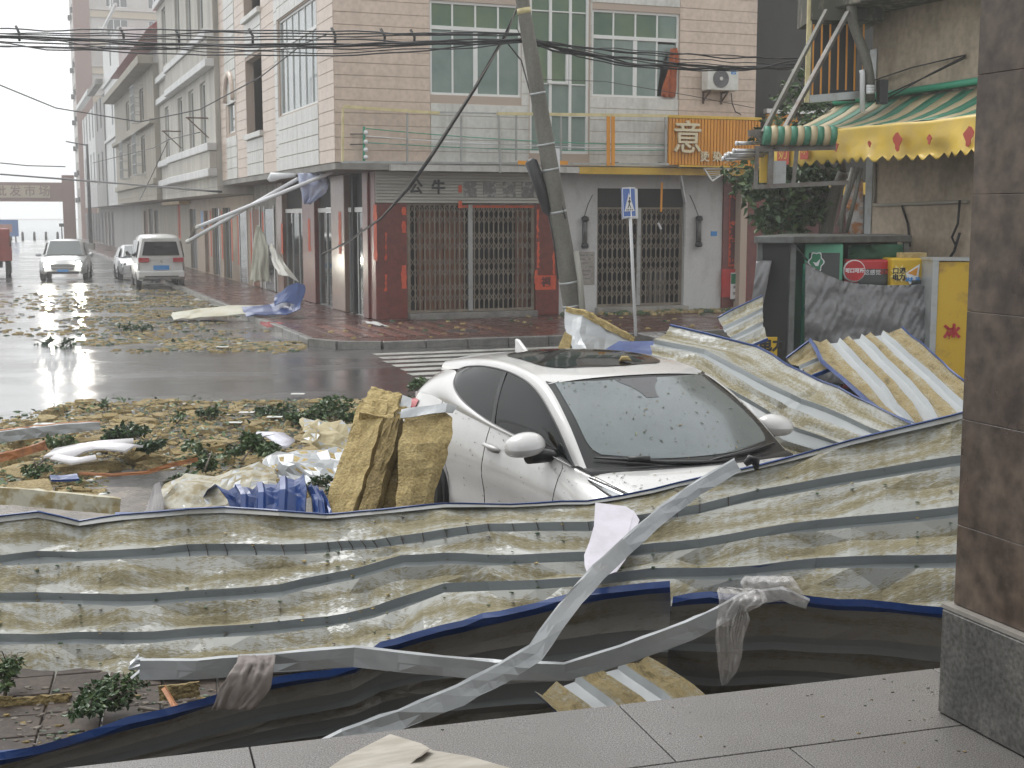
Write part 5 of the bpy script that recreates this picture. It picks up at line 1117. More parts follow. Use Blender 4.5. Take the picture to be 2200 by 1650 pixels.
def sect(x, n=26):
    ym, ys, zs = sm(YMX, x), sm(YSH, x), sm(ZSH, x); zm = .70 if zs > .8 else zs * .85
    e = max(0, abs(x) - 1.95) * .5
    low = [(x, ym - .13, .20 + e * .6), (x, ym - .035, .30), (x, ym - .03, .50), (x, ym, zm), (x, ym - .025, lerp(zm, zs, .55)), (x, ys + .012, zs - .035), (x, ys - .02, zs + .004)]
    zc = sm(ZHC, x) if x > .9 else zs - .02
    low += [(x, ys * .80, lerp(zs, zc, .45) + (.012 if x > .95 else -.01)), (x, ys * .42, lerp(zs, zc, .85) + (.004 if x > .95 else 0)), (x, 0, zc)]
    return cr(low, n)
NX = 90; xs_ = [-2.19 + 4.38 * i / (NX - 1) for i in range(NX)]
SEC = [sect(x) for x in xs_]
def body_at(x, t):
    """point and outward normal on the body side; t in 0..1 from sill to centreline"""
    def P(x_, t_): s_ = sect(x_, 60); k = t_ * 59; i = min(int(k), 58); return s_[i].lerp(s_[i + 1], k - i)
    p = P(x, t); n = (P(x + .01, t) - P(x - .01, t)).cross(P(x, min(t + .01, 1)) - P(x, max(t - .01, 0))).normalized()
    if n.y + n.z < 0: n = -n
    return p, n
for side, nm in ((1, 'body_side'), (-1, 'body_side')):
    m = MB(CF); wc = ((1.30, .33), (-1.34, .33))
    V = [[Vector(p) for p in s_] for s_ in SEC]
    for row in V:
        for p in row:
            for cx, cz in wc:
                d = Vector((p.x - cx, p.z - cz)); 
                if p.y > .5 and d.length < .405 and d.length > .32 : d = d.normalized() * .385; p.x, p.z = cx + d.x, cz + d.y
    vs_ = [p if side > 0 else mir(p) for r_ in V for p in r_]; C_ = 26; fs_ = []
    for i in range(NX - 1):
        for j in range(C_ - 1):
            c = (V[i][j] + V[i + 1][j + 1] + V[i][j + 1] + V[i + 1][j]) / 4
            if any((c.x - cx) ** 2 + (c.z - cz) ** 2 < .37 ** 2 and c.y > .5 for cx, cz in wc): continue
            f_ = (i * C_ + j, (i + 1) * C_ + j, (i + 1) * C_ + j + 1, i * C_ + j + 1); fs_.append(f_ if side > 0 else f_[::-1])
    m.add(vs_, fs_, 0, True); m.build('body_shell', K['car_white'], car)
    # arch trims and inner wells
    for cx, cz in wc:
        yy_ = .9 * side; A_ = [pi * k / 14 for k in range(-1, 16)]
        MB(CF).tube([(cx + .39 * cos(a), (sm(YMX, cx + .4 * cos(a)) - .02) * side, cz + .39 * sin(a)) for a in A_], .03, 6).build('wheel_arch', K['car_black'], car)
        MB(CF).tube([(cx, side * .3, cz), (cx, side * .84, cz)], .41, 24).build('wheel_well', K['car_black'], car)
        wheel(car, CF, cx, side * .80, .345, .22, side)
MB(CF).box(-2.0, 2.0, -.74, .74, .19, .5).build('floor_pan', K['car_black'], car)
# glasshouse curves (right-hand side, mirrored)
RAILG = [(1.06, .775, .968), (.70, .742, 1.225), (.34, .702, 1.395), (-.1, .672, 1.462), (-.6, .658, 1.462), (-1.0, .645, 1.42), (-1.22, .63, 1.375)]
RAILI = [(1.22, .765, .965), (.82, .705, 1.24), (.38, .642, 1.445), (-.1, .602, 1.515), (-.6, .582, 1.52), (-1.1, .56, 1.478), (-1.45, .54, 1.43), (-1.78, .515, 1.38)]
BELT = [(1.06, .78, .966), (.55, .79, 1.015), (0, .79, 1.052), (-.5, .788, 1.105), (-.88, .77, 1.18), (-1.10, .735, 1.262), (-1.24, .65, 1.345)]
OUTR = RAILG[:-1] + [(-1.25, .632, 1.372), (-1.55, .60, 1.33), (-1.80, .565, 1.29)]
def two(fn, name, mat, sub=None):
    out = []
    for side in (1, -1):
        m = MB(CF); rows = fn(); rows = [[p if side > 0 else mir(p) for p in r_] for r_ in rows]
        if side > 0: rows = [list(reversed(r_)) for r_ in rows]
        m.grid(rows, smooth=True); out.append(m.build(name, mat, sub or car))
    return out
def between(c0, c1, n, k, bulge=0.0, dirn=(0, 1, .3)):
    a, b = cr(c0, n), cr(c1, n); return [[a[i].lerp(b[i], j / k) + Vector(dirn) * bulge * sin(pi * j / k) for j in range(k + 1)] for i in range(n)]
two(lambda: between(BELT, RAILG, 40, 8, .012), 'side_window', K['side_glass'])
two(lambda: [[Vector((-.20 - .05 * t + dx, lerp(.793, .673, t) + .016 * sin(pi * t) + .004, lerp(1.06, 1.463, t))) for t in [k / 8 for k in range(9)]] for dx in (.03, -.03)], 'door_pillar', K['car_black'])
two(lambda: between(OUTR, RAILI, 44, 6, .022, (0, .5, .85)), 'roof_rail', K['car_white'])
# window surround: thin black moulding along the belt and the top edge
for c_ in (BELT, RAILG): two(lambda: [[p + Vector((0, .008 * cos(a), .008 * sin(a))) for a in [2 * pi * k / 6 for k in range(7)]] for p in cr(c_, 40)], 'window_moulding', K['car_black'])
# rear quarter between belt kick-up, shoulder and roof rail end
def quarter():
    top = cr([(1.06, .781, .966), (.3, .793, 1.035), (-.3, .79, 1.082), (-.88, .772, 1.18), (-1.10, .737, 1.262), (-1.25, .655, 1.345), (-1.5, .61, 1.335), (-1.80, .555, 1.29)], 48)
    bot = cr([(1.06, .79, .96), (.3, .797, 1.012), (-.3, .80, 1.042), (-.9, .798, 1.08), (-1.3, .798, 1.125), (-1.6, .79, 1.128), (-1.85, .755, 1.11), (-2.04, .69, 1.06)], 48)
    return [[b_.lerp(t_, j / 8) + Vector((0, .02, .012)) * sin(pi * j / 8) for j in range(9)] for t_, b_ in zip(top, bot)]
two(quarter, 'rear_quarter', K['car_white'])
# roof with crown, sunroof, spoiler
RC = [(.44, 1.476), (.36, 1.492), (.1, 1.525), (-.2, 1.558), (-.6, 1.562), (-1.0, 1.53), (-1.4, 1.475), (-1.78, 1.415)]
ri = cr(RAILI, 60)
def edge_at(x):
    k = min(range(59), key=lambda i: abs((ri[i].x + ri[i + 1].x) / 2 - x)); a, b = ri[k], ri[k + 1]; t = (x - a.x) / (b.x - a.x); return a.lerp(b, t)
def roof_pt(x, s_):
    """s_ in -1..1 across"""
    e = edge_at(x); zc = sm(sorted(RC), x); y = e.y * s_; b = 1 - abs(s_) ** 2.3; return Vector((x + .06 * (1 - s_ * s_) * max(0, min(1, (x + .3) / .6)), y, e.z + (zc - e.z) * b))
rows = [[roof_pt(lerp(.385, -1.78, i / 40), lerp(-1, 1, j / 24)) for j in range(25)] for i in range(41)]
m = MB(CF); m.grid(rows); roof = m.build('roof', K['car_white'], car)
def disc_patch(fn, x0, x1, s0, s1, off, k=10, n=4.0):
    rows = []
    for i in range(25):
        a = -1 + 2 * i / 24; hw = max(1e-3, (1 - abs(a) ** n)) ** (1 / n); rows.append([fn(lerp(x0, x1, (a + 1) / 2), lerp(s0, s1, (1 + hw * (-1 + 2 * j / 16)) / 2)) + Vector((0, 0, off)) for j in range(17)])
    return rows
m = MB(CF); m.grid(disc_patch(roof_pt, .14, -.85, -.84, .84, .006)); sr = m.build('sunroof', K['side_glass'], roof)
sp_rows = [[Vector((-1.74 - .18 * t, .50 * s_ * (1 - .05 * t), sm(sorted(RC), -1.74) - .012 - .03 * t - .05 * abs(s_) ** 2.5)) for t in (0, .5, 1)] for s_ in [-1 + i / 10 for i in range(21)]]
m = MB(CF); m.grid(sp_rows, thick=.03); m.build('spoiler', K['car_white'], car)
fin = MB(CF); fin.prism([(-1.52, 1.45), (-1.30, 1.485), (-1.34, 1.51), (-1.47, 1.575), (-1.52, 1.58)], -.016, .016, 'y'); fin.build('antenna_fin', K['car_white'], car, bevel=.012)
# windscreen: outer black border and misted glass with sky reflection in its colour inside
we = cr(RAILI[:3] + [(.37, .637, 1.45)], 30)
def ws_pt(t, s_):
    """t 0 cowl .. 1 header, s_ -1..1 across"""
    k = t * 29; i = min(int(k), 28); e = we[i].lerp(we[i + 1], k - i); zc = lerp(.968, 1.486, t); xc = lerp(1.38, .43, t)
    b = 1 - abs(s_) ** 2.0; return Vector((lerp(e.x, xc, b), e.y * s_, lerp(e.z, zc, b) + .02 * b * sin(pi * t)))
m = MB(CF); m.grid([[ws_pt(i / 24, lerp(-1, 1, j / 30)) for j in range(31)] for i in range(25)]); wsc = m.build('windscreen_border', K['car_black'], car)
def ws_n(t, s_): return (ws_pt(t, s_ + .01) - ws_pt(t, s_ - .01)).cross(ws_pt(min(t + .01, 1), s_) - ws_pt(max(t - .01, 0), s_)).normalized() * 1.0
def ws_up(t, s_, off): n_ = ws_n(t, s_); n_ = n_ if n_.z > 0 else -n_; return ws_pt(t, s_) + n_ * off
rows = []
for i in range(33):
    a = -1 + 2 * i / 32; hw = max(1e-3, (1 - abs(a) ** 9)) ** (1 / 9); rows.append([ws_up(lerp(.085, .94, (a + 1) / 2), lerp(-.925, .925, (1 + hw * (-1 + 2 * j / 30)) / 2), .004) for j in range(31)])
m = MB(CF); m.grid(rows); m.build('windscreen', K['windscreen'], car)
# sensor housing behind the mirror position
m = MB(CF); m.grid([[ws_up(t, s_ * w_, .0065) for s_ in [-1 + k / 5 for k in range(11)]] for t, w_ in ((.945, .26), (.90, .24), (.84, .15), (.76, .09), (.70, .075))]); m.build('sensor_cover', M('sensor_grey', (.10, .10, .105), .3), car)
# cowl and wipers
m = MB(CF); m.grid([[Vector((lerp(1.215, 1.375, 1 - s_ * s_) + dx, .775 * s_, .966 + .006 * (1 - s_ * s_) + dz)) for s_ in [-1 + k / 10 for k in range(21)]] for dx, dz in ((-.03, .016), (.01, .010), (.045, .002), (.06, -.02))]); m.build('cowl', K['car_black'], car)
def wiper(pts, nm='wiper'):
    P = [ws_up(t, s_, .022) for t, s_ in pts]; wv = MB(CF); wv.tube(P, [.006, .012, .016, .014, .008][:len(P)], 6); o = wv.build(nm, K['car_black'], car)
    return o
wiper([(.075, -.92), (.06, -.62), (.03, -.35), (.012, -.05), (.005, .25)]); wiper([(.02, .05), (.045, .30), (.058, .55), (.066, .72), (.07, .9)])
MB(CF).tube([ws_up(.06, -.66, .03), ws_up(.055, -.48, .034)], .02, 8).build('wiper_hinge', K['car_black'], car)
# seams, handles, lamps on the flanks
def on_body(x, t, side, off): p, n_ = body_at(x, t); q = p + n_ * off; return q if side > 0 else mir(q)
def seam(pts, side, r=.0025): MB(CF).tube([on_body(x, t, side, .001) for x, t in cr([(a, b, 0) for a, b in pts], 14) and [(q.x, q.y) for q in cr([(a, b, 0) for a, b in pts], 22)]], r, 5).build('panel_seam', K['car_black'], car)
for side in (1, -1):
    seam([(.92, .03), (.93, .15), (.95, .3), (.97, .42), (.96, .52), (.93, .6)], side); seam([(-.28, .03), (-.27, .2), (-.25, .4), (-.24, .55), (-.24, .62)], side)
    seam([(-.95, .04), (-.92, .2), (-1.0, .4), (-1.15, .52), (-1.18, .62)], side); seam([(.98, .66), (1.2, .67), (1.5, .665), (1.75, .64), (1.9, .6)], side)
    seam([(-.25, .06), (.3, .06), (.9, .06)], side)
    # handle with recess
    for hx, ht in ((-.10, .45),):
        p, n_ = body_at(hx, ht); q = p + n_ * .004
        rc_ = MB(CF); rc_.tube([on_body(hx - .10, ht - .004, side, -.012), on_body(hx, ht, side, -.008), on_body(hx + .10, ht + .002, side, -.012)], [.02, .03, .02], 10); rc_.build('handle_recess', M('recess%d' % side, (.3, .3, .29), .4), car)
        MB(CF).tube([on_body(hx - .13, ht + .01, side, .012), on_body(hx - .11, ht + .01, side, .03), on_body(hx, ht + .012, side, .034), on_body(hx + .09, ht + .012, side, .03), on_body(hx + .12, ht + .012, side, .008)], [.012, .017, .018, .017, .01], 8).build('door_handle', K['car_white'], car)
    # headlamp: long swept lens set on the wing
    hl = []
    for i in range(15):
        a = i / 14; x = lerp(1.28, 2.06, a); c_ = lerp(.60, .555, a); hw = .055 * (sin(pi * min(1, .06 + a * .9))) ** .6
        hl.append([on_body(x, c_ + hw * (-1 + 2 * j / 6), side, .006 + .012 * (1 - (-1 + 2 * j / 6) ** 2)) for j in range(7)])
    h_ = MB(CF); h_.grid(hl if side < 0 else [list(reversed(r_)) for r_ in hl], smooth=True); ho = h_.build('headlamp', K['lens'], car)
    rim_ = MB(CF); rim_.tube([r_[0] for r_ in hl] + [r_[-1] for r_ in hl[::-1]] + [hl[0][0]], .008, 5); rim_.build('headlamp_rim', K['car_black'], ho)
    # tail lamp: red wedge wrapped round the rear corner
    tl = []
    for i in range(9):
        a = i / 8; x = lerp(-1.66, -2.17, a); hw = .02 + .05 * a; tl.append([on_body(x, lerp(.50, .47, a) + hw * (-1 + 2 * j / 6), side, .01 + (.035 + .03 * a) * (1 - (-1 + 2 * j / 6) ** 2) * min(1, a * 2)) for j in range(7)])
    t_ = MB(CF); t_.grid(tl if side < 0 else [list(reversed(r_)) for r_ in tl], smooth=True); t_.build('tail_lamp', K['tail_red'], car)
    # door mirror
    s1 = side; mc = Vector((.74, s1 * .985, 1.07)); hm = MB(CF); rows = []
    for i in range(13):
        a = pi * i / 12; rows.append([mc + Vector((.115 * (abs(sin(a)) ** .75) * cos(b) * (1.25 if cos(b) > 0 else .5), -s1 * cos(a) * .135 + 0, .10 * (abs(sin(a)) ** .7) * sin(b) * (1.0 if sin(b) > 0 else .75) + .012 * cos(a))) for b in [2 * pi * k / 18 for k in range(19)]])
    hm.grid(rows); mo = hm.build('door_mirror', K['car_white'], car)
    bm_ = MB(CF); bm_.tube([mc + Vector((.02, -s1 * .02, -.075)), mc + Vector((0, -s1 * .12, -.075)), mc + Vector((.04, -s1 * .21, -.075)), Vector((.84, s1 * .735, 1.0))], [.05, .055, .04, .045], 10); bm_.build('mirror_arm', K['car_black'], mo)
    gl = MB(CF); gl.tube([mc + Vector((-.045, 0, 0)), mc + Vector((-.062, 0, 0))], .075, 16); gl.build('mirror_glass', K['side_glass'], mo)
    tri = MB(CF); tri.add([(1.0, s1 * .70, 1.0), (.78, s1 * .735, 1.0), (.80, s1 * .70, 1.10)], [(0, 1, 2)]); 
# rear: hatch glass and bumper, nose grille
m = MB(CF); m.grid([[Vector((lerp(-1.86, -2.12, t), lerp(.50, .60, t) * s_, lerp(1.37, 1.05, t) - .03 * s_ * s_)) for s_ in [-1 + k / 8 for k in range(17)]] for t in (0, .25, .5, .75, 1)]); m.build('hatch_glass', K['side_glass'], car)
m = MB(CF); m.grid([[Vector((-2.17 + .05 * s_ * s_, .66 * s_, z)) for s_ in [-1 + k / 8 for k in range(17)]] for z in (.35, .6, .8, 1.0, 1.06)], thick=.04); m.build('hatch', K['car_white'], car)
m = MB(CF); m.grid([[Vector((2.18 - .10 * s_ * s_, .52 * s_, z)) for s_ in [-1 + k / 8 for k in range(17)]] for z in (.25, .4, .55)], thick=.03); m.build('grille', K['car_black'], car)
# storm litter stuck to the wet car
rnd = random.Random(77); lt = MB(CF)
def fleck(p, n_, s_, mi):
    a = n_.orthogonal().normalized(); a.rotate(Matrix.Rotation(rnd.uniform(0, 6.28), 3, n_)); b = n_.cross(a); l_, w_ = s_ * rnd.uniform(.6, 2.2), s_ * rnd.uniform(.25, .6)
    k = .004; lt.add([p + n_ * k + a * l_, p + n_ * (k + s_ * .3) + b * w_, p + n_ * k - a * l_, p + n_ * (k + s_ * .15) - b * w_], [(0, 1, 2, 3)], mi)
for _ in range(330):
    t, s_ = rnd.random() ** 1.1, rnd.uniform(-.95, .97); n_ = ws_n(t, s_); n_ = n_ if n_.z > 0 else -n_; fleck(ws_pt(t, s_) + n_ * .004, n_, rnd.choice((.003, .004, .005, .006, .011)), rnd.choice((0, 0, 0, 1, 2)))
for _ in range(520):   # drifted band along the far pillar
    t = rnd.random(); s_ = 1 - abs(rnd.gauss(0, .05)); n_ = ws_n(t, min(s_, .97)); n_ = n_ if n_.z > 0 else -n_; fleck(ws_pt(t, s_) + n_ * .004, n_, rnd.choice((.003, .004, .005)), rnd.choice((0, 0, 1)))
for _ in range(260): x, s_ = rnd.uniform(-1.6, .32), rnd.uniform(-.95, .95); fleck(roof_pt(x, s_) + Vector((0, 0, .005)), Vector((0, 0, 1)), rnd.choice((.003, .004, .006)), rnd.choice((0, 1, 1, 2)))
for _ in range(420): x, t = rnd.uniform(1.05, 1.9), rnd.uniform(.62, .99); p, n_ = body_at(x, t); sd_ = rnd.choice((1, -1)); fleck(p if sd_ > 0 else mir(p), n_ if sd_ > 0 else mir(n_), rnd.choice((.003, .004, .005, .010)), rnd.choice((0, 0, 1, 2)))
for _ in range(110): x, t = rnd.uniform(-.9, 1.6), rnd.uniform(.2, .6); p, n_ = body_at(x, t); fleck(mir(p), mir(n_), rnd.choice((.003, .005, .008)), 0)
tag(lt.build('leaf_litter', [M('litter_dark', (.05, .055, .035), .7), M('litter_tan', (.26, .2, .1), .8), M('litter_green', (.16, .2, .09), .6)]), 'wet leaf scraps stuck over the white crossover', None, None, 'stuff')
ch = MB(CF); q = roof_pt(.05, .22)
tag(MB(Matrix.Translation(CF @ (q + Vector((0, 0, .01))))).tube([(-.04, 0, .005), (-.02, 0, .02), (.02, .01, .022), (.05, .0, .005)], [.008, .025, .02, .006], 7).build('wool_tuft', K['wool']), 'small rock wool tuft on the crossover roof', 'wool tuft')
# ------------------------------------------------------------------ far vehicles
K['silver'] = M('silver_paint', (.50, .51, .52), .3, metal=.3, coat=.6, coords='obj'); K['van_white'] = M('van_white', (.66, .66, .65), .3, coat=.6, col2=(.55, .55, .53), vscale=1.2, coords='obj')
K['truck_red'] = M('truck_red', (.30, .05, .035), .5, col2=(.2, .04, .03), vscale=2); K['headlight'] = M('lit_headlight', (1.0, .96, .82), .2, emit=500.0)
def loft_vehicle(root, cf, st, roofst, paint, wheels, wr):
    """st: (x, half width, z bottom, z belt, z centre); roofst: (x, hw belt, z belt, hw roof, z roof)"""
    for side in (1, -1):
        rows = []
        for x, hw, zb, zt, zc in st:
            rows.append([Vector((x, y * side, z)) for y, z in ((hw * .80, zb), (hw * .97, zb + .05), (hw, lerp(zb, zt, .35)), (hw, lerp(zb, zt, .7)), (hw * .965, zt - .03), (hw * .93, zt), (hw * .5, lerp(zt, zc, .8)), (0, zc))])
        m = MB(cf); m.grid(rows if side < 0 else [list(reversed(r_)) for r_ in rows]); m.build('body_shell', paint, root)
    x0, x1 = st[0], st[-1]
    for s_ in (x0, x1): MB(cf).add([(s_[0], y, z) for y, z in ((-s_[1] * .97, s_[2]), (s_[1] * .97, s_[2]), (s_[1] * .95, s_[3]), (0, s_[4]), (-s_[1] * .95, s_[3]))], [(0, 1, 2, 3, 4)] if s_ is x1 else [(4, 3, 2, 1, 0)]).build('end_panel', paint, root)
    rows = []
    for x, hb, zb, hr, zr in roofst: rows.append([Vector((x, y, z)) for y, z in ((-hb, zb), (-lerp(hb, hr, .9), lerp(zb, zr, .86)), (-hr * .88, zr - .015), (-hr * .4, zr + .015), (0, zr + .02), (hr * .4, zr + .015), (hr * .88, zr - .015), (lerp(hb, hr, .9), lerp(zb, zr, .86)), (hb, zb))])
    m = MB(cf); m.grid(rows); m.build('cabin', paint, root)
    MB(cf).box(st[0][0] + .1, st[-1][0] - .1, -st[2][1] * .85, st[2][1] * .85, st[0][2] - .02, st[0][2] + .2).build('underbody', K['car_black'], root)
    for wx in wheels:
        for side in (1, -1): wheel(root, cf, wx, side * (st[2][1] - .10), wr, .2, side)
def quadpanel(root, cf, pts, mat, name, th=.006):
    pts = [Vector(p) for p in pts]; n_ = (pts[1] - pts[0]).cross(pts[-1] - pts[0]).normalized(); m = MB(cf); k = len(pts)
    m.add(pts + [p + n_ * th for p in pts], [tuple(range(k))[::-1], tuple(range(k, 2 * k))] + [(i, (i + 1) % k, (i + 1) % k + k, i + k) for i in range(k)]); return m.build(name, mat, root)
# oncoming SUV with its headlights on
sp_ = atz(107, 606, 0); SF = Matrix.Translation((sp_.x, sp_.y + 2.1, 0)) @ Matrix.Rotation(radians(-90 + 21 - 6), 4, 'Z')
suv = thing('oncoming_suv', 'silver suv driving up the wet street with headlights lit', 'suv', SF @ Vector((0, 0, 0)))
loft_vehicle(suv, SF, [(-2.3, .82, .45, .95, 1.0), (-2.0, .90, .3, 1.02, 1.03), (0, .93, .25, 1.02, 1.03), (1.1, .93, .28, 1.02, 1.07), (1.9, .92, .3, .95, 1.0), (2.2, .84, .35, .82, .88), (2.32, .74, .42, .68, .72)],
             [(-2.15, .80, 1.0, .58, 1.15), (-1.9, .82, 1.02, .66, 1.62), (-.4, .84, 1.02, .68, 1.69), (.35, .84, 1.02, .66, 1.63), (1.15, .82, 1.04, .72, 1.06)], K['silver'], (1.42, -1.4), .37)
quadpanel(suv, SF, [(1.17, -.70, 1.06), (1.17, .70, 1.06), (.42, .58, 1.61), (.42, -.58, 1.61)], M('suv_screen', (.10, .12, .12), .1, spec=.8), 'windscreen', .03)
quadpanel(suv, SF, [(2.335, -.42, .50), (2.335, .42, .50), (2.30, .52, .72), (2.30, -.52, .72)], K['car_black'], 'grille', .03)
for i in range(3): MB(SF).beam((2.36, -.42 - .03 * i, .54 + .06 * i), (2.36, .42 + .03 * i, .54 + .06 * i), .01, .018).build('grille_bar', K['chrome'], suv)
quadpanel(suv, SF, [(2.33, -.62, .34), (2.33, .62, .34), (2.34, .62, .44), (2.34, -.62, .44)], K['car_black'], 'air_intake', .03)
quadpanel(suv, SF, [(2.37, -.22, .42), (2.37, .22, .42), (2.37, .22, .52), (2.37, -.22, .52)], K['label_blue'], 'number_plate', .01)
for s_ in (1, -1):
    h_ = MB(SF); h_.tube([(2.26, s_ * .66, .74), (2.34, s_ * .64, .735)], [.15, .135], 16); ho = h_.build('headlight', K['lens'], suv)
    MB(SF).tube([(2.345, s_ * .64, .735), (2.352, s_ * .64, .735)], .115, 16).build('lit_bulb', K['headlight'], ho)
    MB(SF).tube([(.9, s_ * .92, 1.06), (.88, s_ * 1.05, 1.09), (.88, s_ * 1.14, 1.08)], [.04, .09, .05], 8).build('door_mirror', K['silver'], suv)
    for x0, x1 in ((.75, -.25), (-.35, -1.5)): quadpanel(suv, SF, [(x0, s_ * .855, 1.06), (x1, s_ * .855, 1.06), (x1, s_ * .735, 1.55), (x0 - .45 if x0 > 0 else x0, s_ * .735, 1.55)][::s_], K['side_glass'], 'side_window', .012)
    ld = bpy.data.lights.new('headlight_beam', 'SPOT'); ld.energy = 260; ld.spot_size = radians(38); ld.spot_blend = .6; ld.shadow_soft_size = .07; ld.color = (1, .96, .85)
    lo = bpy.data.objects.new('headlight_beam', ld); COL.objects.link(lo); lo.matrix_basis = SF @ Matrix.Translation((2.40, s_ * .64, .735)) @ Matrix.Rotation(radians(-90 + 4), 4, 'Y') ; lo.parent = suv; lo.matrix_parent_inverse = WM[suv.name].inverted()
# white minivan seen from behind
vp_ = atz(334, 622, 0); VN = Matrix.Translation((vp_.x - .55, vp_.y + 2.3, 0)) @ Matrix.Rotation(radians(90 + 19), 4, 'Z')
van = thing('white_minivan', 'white minivan parked by the kerb with a blue number plate', 'van', VN @ Vector((0, 0, 0)))
loft_vehicle(van, VN, [(-2.35, .80, .38, 1.10, 1.12), (-2.25, .845, .3, 1.13, 1.14), (0, .86, .26, 1.1, 1.12), (1.6, .86, .28, 1.05, 1.1), (2.2, .80, .32, .85, .95), (2.35, .70, .4, .7, .75)],
             [(-2.36, .80, 1.08, .60, 1.80), (-2.2, .83, 1.1, .68, 1.95), (-1, .84, 1.1, .69, 1.99), (.6, .84, 1.1, .68, 1.95), (1.0, .84, 1.1, .66, 1.85), (2.0, .80, 1.0, .7, 1.02)], K['van_white'], (1.45, -1.35), .33)
quadpanel(van, VN, [(-2.35, -.80, 1.08), (-2.35, .80, 1.08), (-2.34, .62, 1.86), (-2.34, -.62, 1.86)][::-1], K['van_white'], 'tailgate', .02)
quadpanel(van, VN, [(-2.385, -.66, 1.24), (-2.385, .66, 1.24), (-2.372, .56, 1.74), (-2.372, -.56, 1.74)][::-1], K['side_glass'], 'rear_window', .012)
for s_ in (1, -1):
    quadpanel(van, VN, [(-2.40, s_ * .80, 1.0), (-2.40, s_ * .42, 1.0), (-2.40, s_ * .42, 1.15), (-2.40, s_ * .80, 1.16)][::s_], K['tail_red'], 'tail_lamp', .035)
    for x0, x1 in ((1.2, .5), (.35, -.75), (-.85, -2.0)): quadpanel(van, VN, [(x0, s_ * .857, 1.16), (x1, s_ * .857, 1.16), (x1, s_ * .75, 1.76), (x0 - (.3 if x0 > 1 else 0), s_ * .75, 1.76)][::s_], K['side_glass'], 'side_window', .012)
    MB(VN).tube([(1.3, s_ * .88, 1.15), (1.3, s_ * 1.0, 1.2), (1.3, s_ * 1.06, 1.3)], [.03, .08, .07], 8).build('door_mirror', K['black_plastic'], van)
quadpanel(van, VN, [(-2.41, -.28, .72), (-2.41, .28, .72), (-2.41, .28, .88), (-2.41, -.28, .88)][::-1], K['label_blue'], 'number_plate', .012)
MB(VN).box(-2.5, -2.3, -.83, .83, .42, .68).build('rear_bumper', K['van_white'], van, bevel=.05); MB(VN).box(-2.51, -2.495, -.6, .6, .46, .5).build('bumper_slot', K['car_black'], van)
quadpanel(van, VN, [(-2.40, -.05, .98), (-2.40, .05, .98), (-2.40, 0, 1.08)][::-1], K['chrome'], 'badge', .01)
# silver saloon ahead of it, facing this way
dp_ = atz(257, 604, 0); DFm = Matrix.Translation((dp_.x + .1, dp_.y + 2.2, 0)) @ Matrix.Rotation(radians(-90 + 20), 4, 'Z')
sed = thing('silver_saloon', 'silver saloon parked nose to tail with the white minivan', 'car', DFm @ Vector((0, 0, 0)))
loft_vehicle(sed, DFm, [(-2.2, .74, .4, .88, .95), (-2.0, .83, .28, .95, .98), (0, .87, .22, .93, .95), (1.1, .86, .24, .92, .97), (1.9, .82, .26, .8, .88), (2.2, .72, .34, .62, .68)],
             [(-1.95, .72, .95, .5, .98), (-1.2, .76, .95, .56, 1.36), (-.5, .78, .94, .58, 1.45), (.3, .78, .94, .57, 1.40), (1.15, .74, .95, .6, .97)], K['silver'], (1.3, -1.3), .31)
quadpanel(sed, DFm, [(1.17, -.62, .97), (1.17, .62, .97), (.38, .50, 1.385), (.38, -.50, 1.385)], M('saloon_screen', (.14, .16, .17), .1, spec=.8), 'windscreen', .03)
quadpanel(sed, DFm, [(2.205, -.4, .42), (2.205, .4, .42), (2.17, .42, .6), (2.17, -.42, .6)], K['car_black'], 'grille', .03)
for s_ in (1, -1):
    MB(DFm).tube([(2.0, s_ * .66, .66), (2.13, s_ * .60, .65)], [.12, .09], 12).build('headlight', K['lens'], sed)
    for x0, x1 in ((.75, -.15), (-.22, -1.1)): quadpanel(sed, DFm, [(x0, s_ * .79, .98), (x1, s_ * .79, .98), (x1, s_ * .64, 1.34), (x0 - .4 if x0 > 0 else x0, s_ * .64, 1.34)][::s_], K['side_glass'], 'side_window', .012)
# red flatbed truck at the street edge
tp = atz(2, 598, 0); TF = Matrix.Translation((tp.x - 1.05, tp.y + 1.6, 0)) @ Matrix.Rotation(radians(90 + 21), 4, 'Z')
trk = thing('red_truck', 'red flatbed farm truck parked along the opposite kerb', 'truck', TF @ Vector((0, 0, 0)))
MB(TF).box(-1.8, 1.6, -.85, .85, .75, .88).build('bed_floor', K['truck_red'], trk)
for s_ in (1, -1): MB(TF).box(-1.8, 1.6, s_ * .87 - .03, s_ * .87 + .03, .75, 1.35).build('side_board', K['truck_red'], trk)
MB(TF).box(-1.87, -1.80, -.9, .9, .75, 1.35).build('tailboard', K['truck_red'], trk); MB(TF).box(1.7, 3.0, -.85, .85, .6, 2.1).build('cab', K['truck_red'], trk, bevel=.08); MB(TF).box(-1.7, 2.9, -.5, .5, .45, .74).build('chassis', K['car_black'], trk)
for x in (-1.78, -.6, .6, 1.55):
    for s_ in (1, -1): MB(TF).tube([(x, s_ * .87, 1.3), (x, s_ * .87, 1.75)], .03, 6).build('stake', K['rust'], trk)
for s_ in (1, -1): MB(TF).tube([(-1.78, s_ * .87, 1.72), (1.55, s_ * .87, 1.72)], .03, 6).build('rail', K['rust'], trk)
for x in (-1.1, 2.2):
    for s_ in (1, -1): wheel(trk, TF, x, s_ * .72, .4, .22, s_)
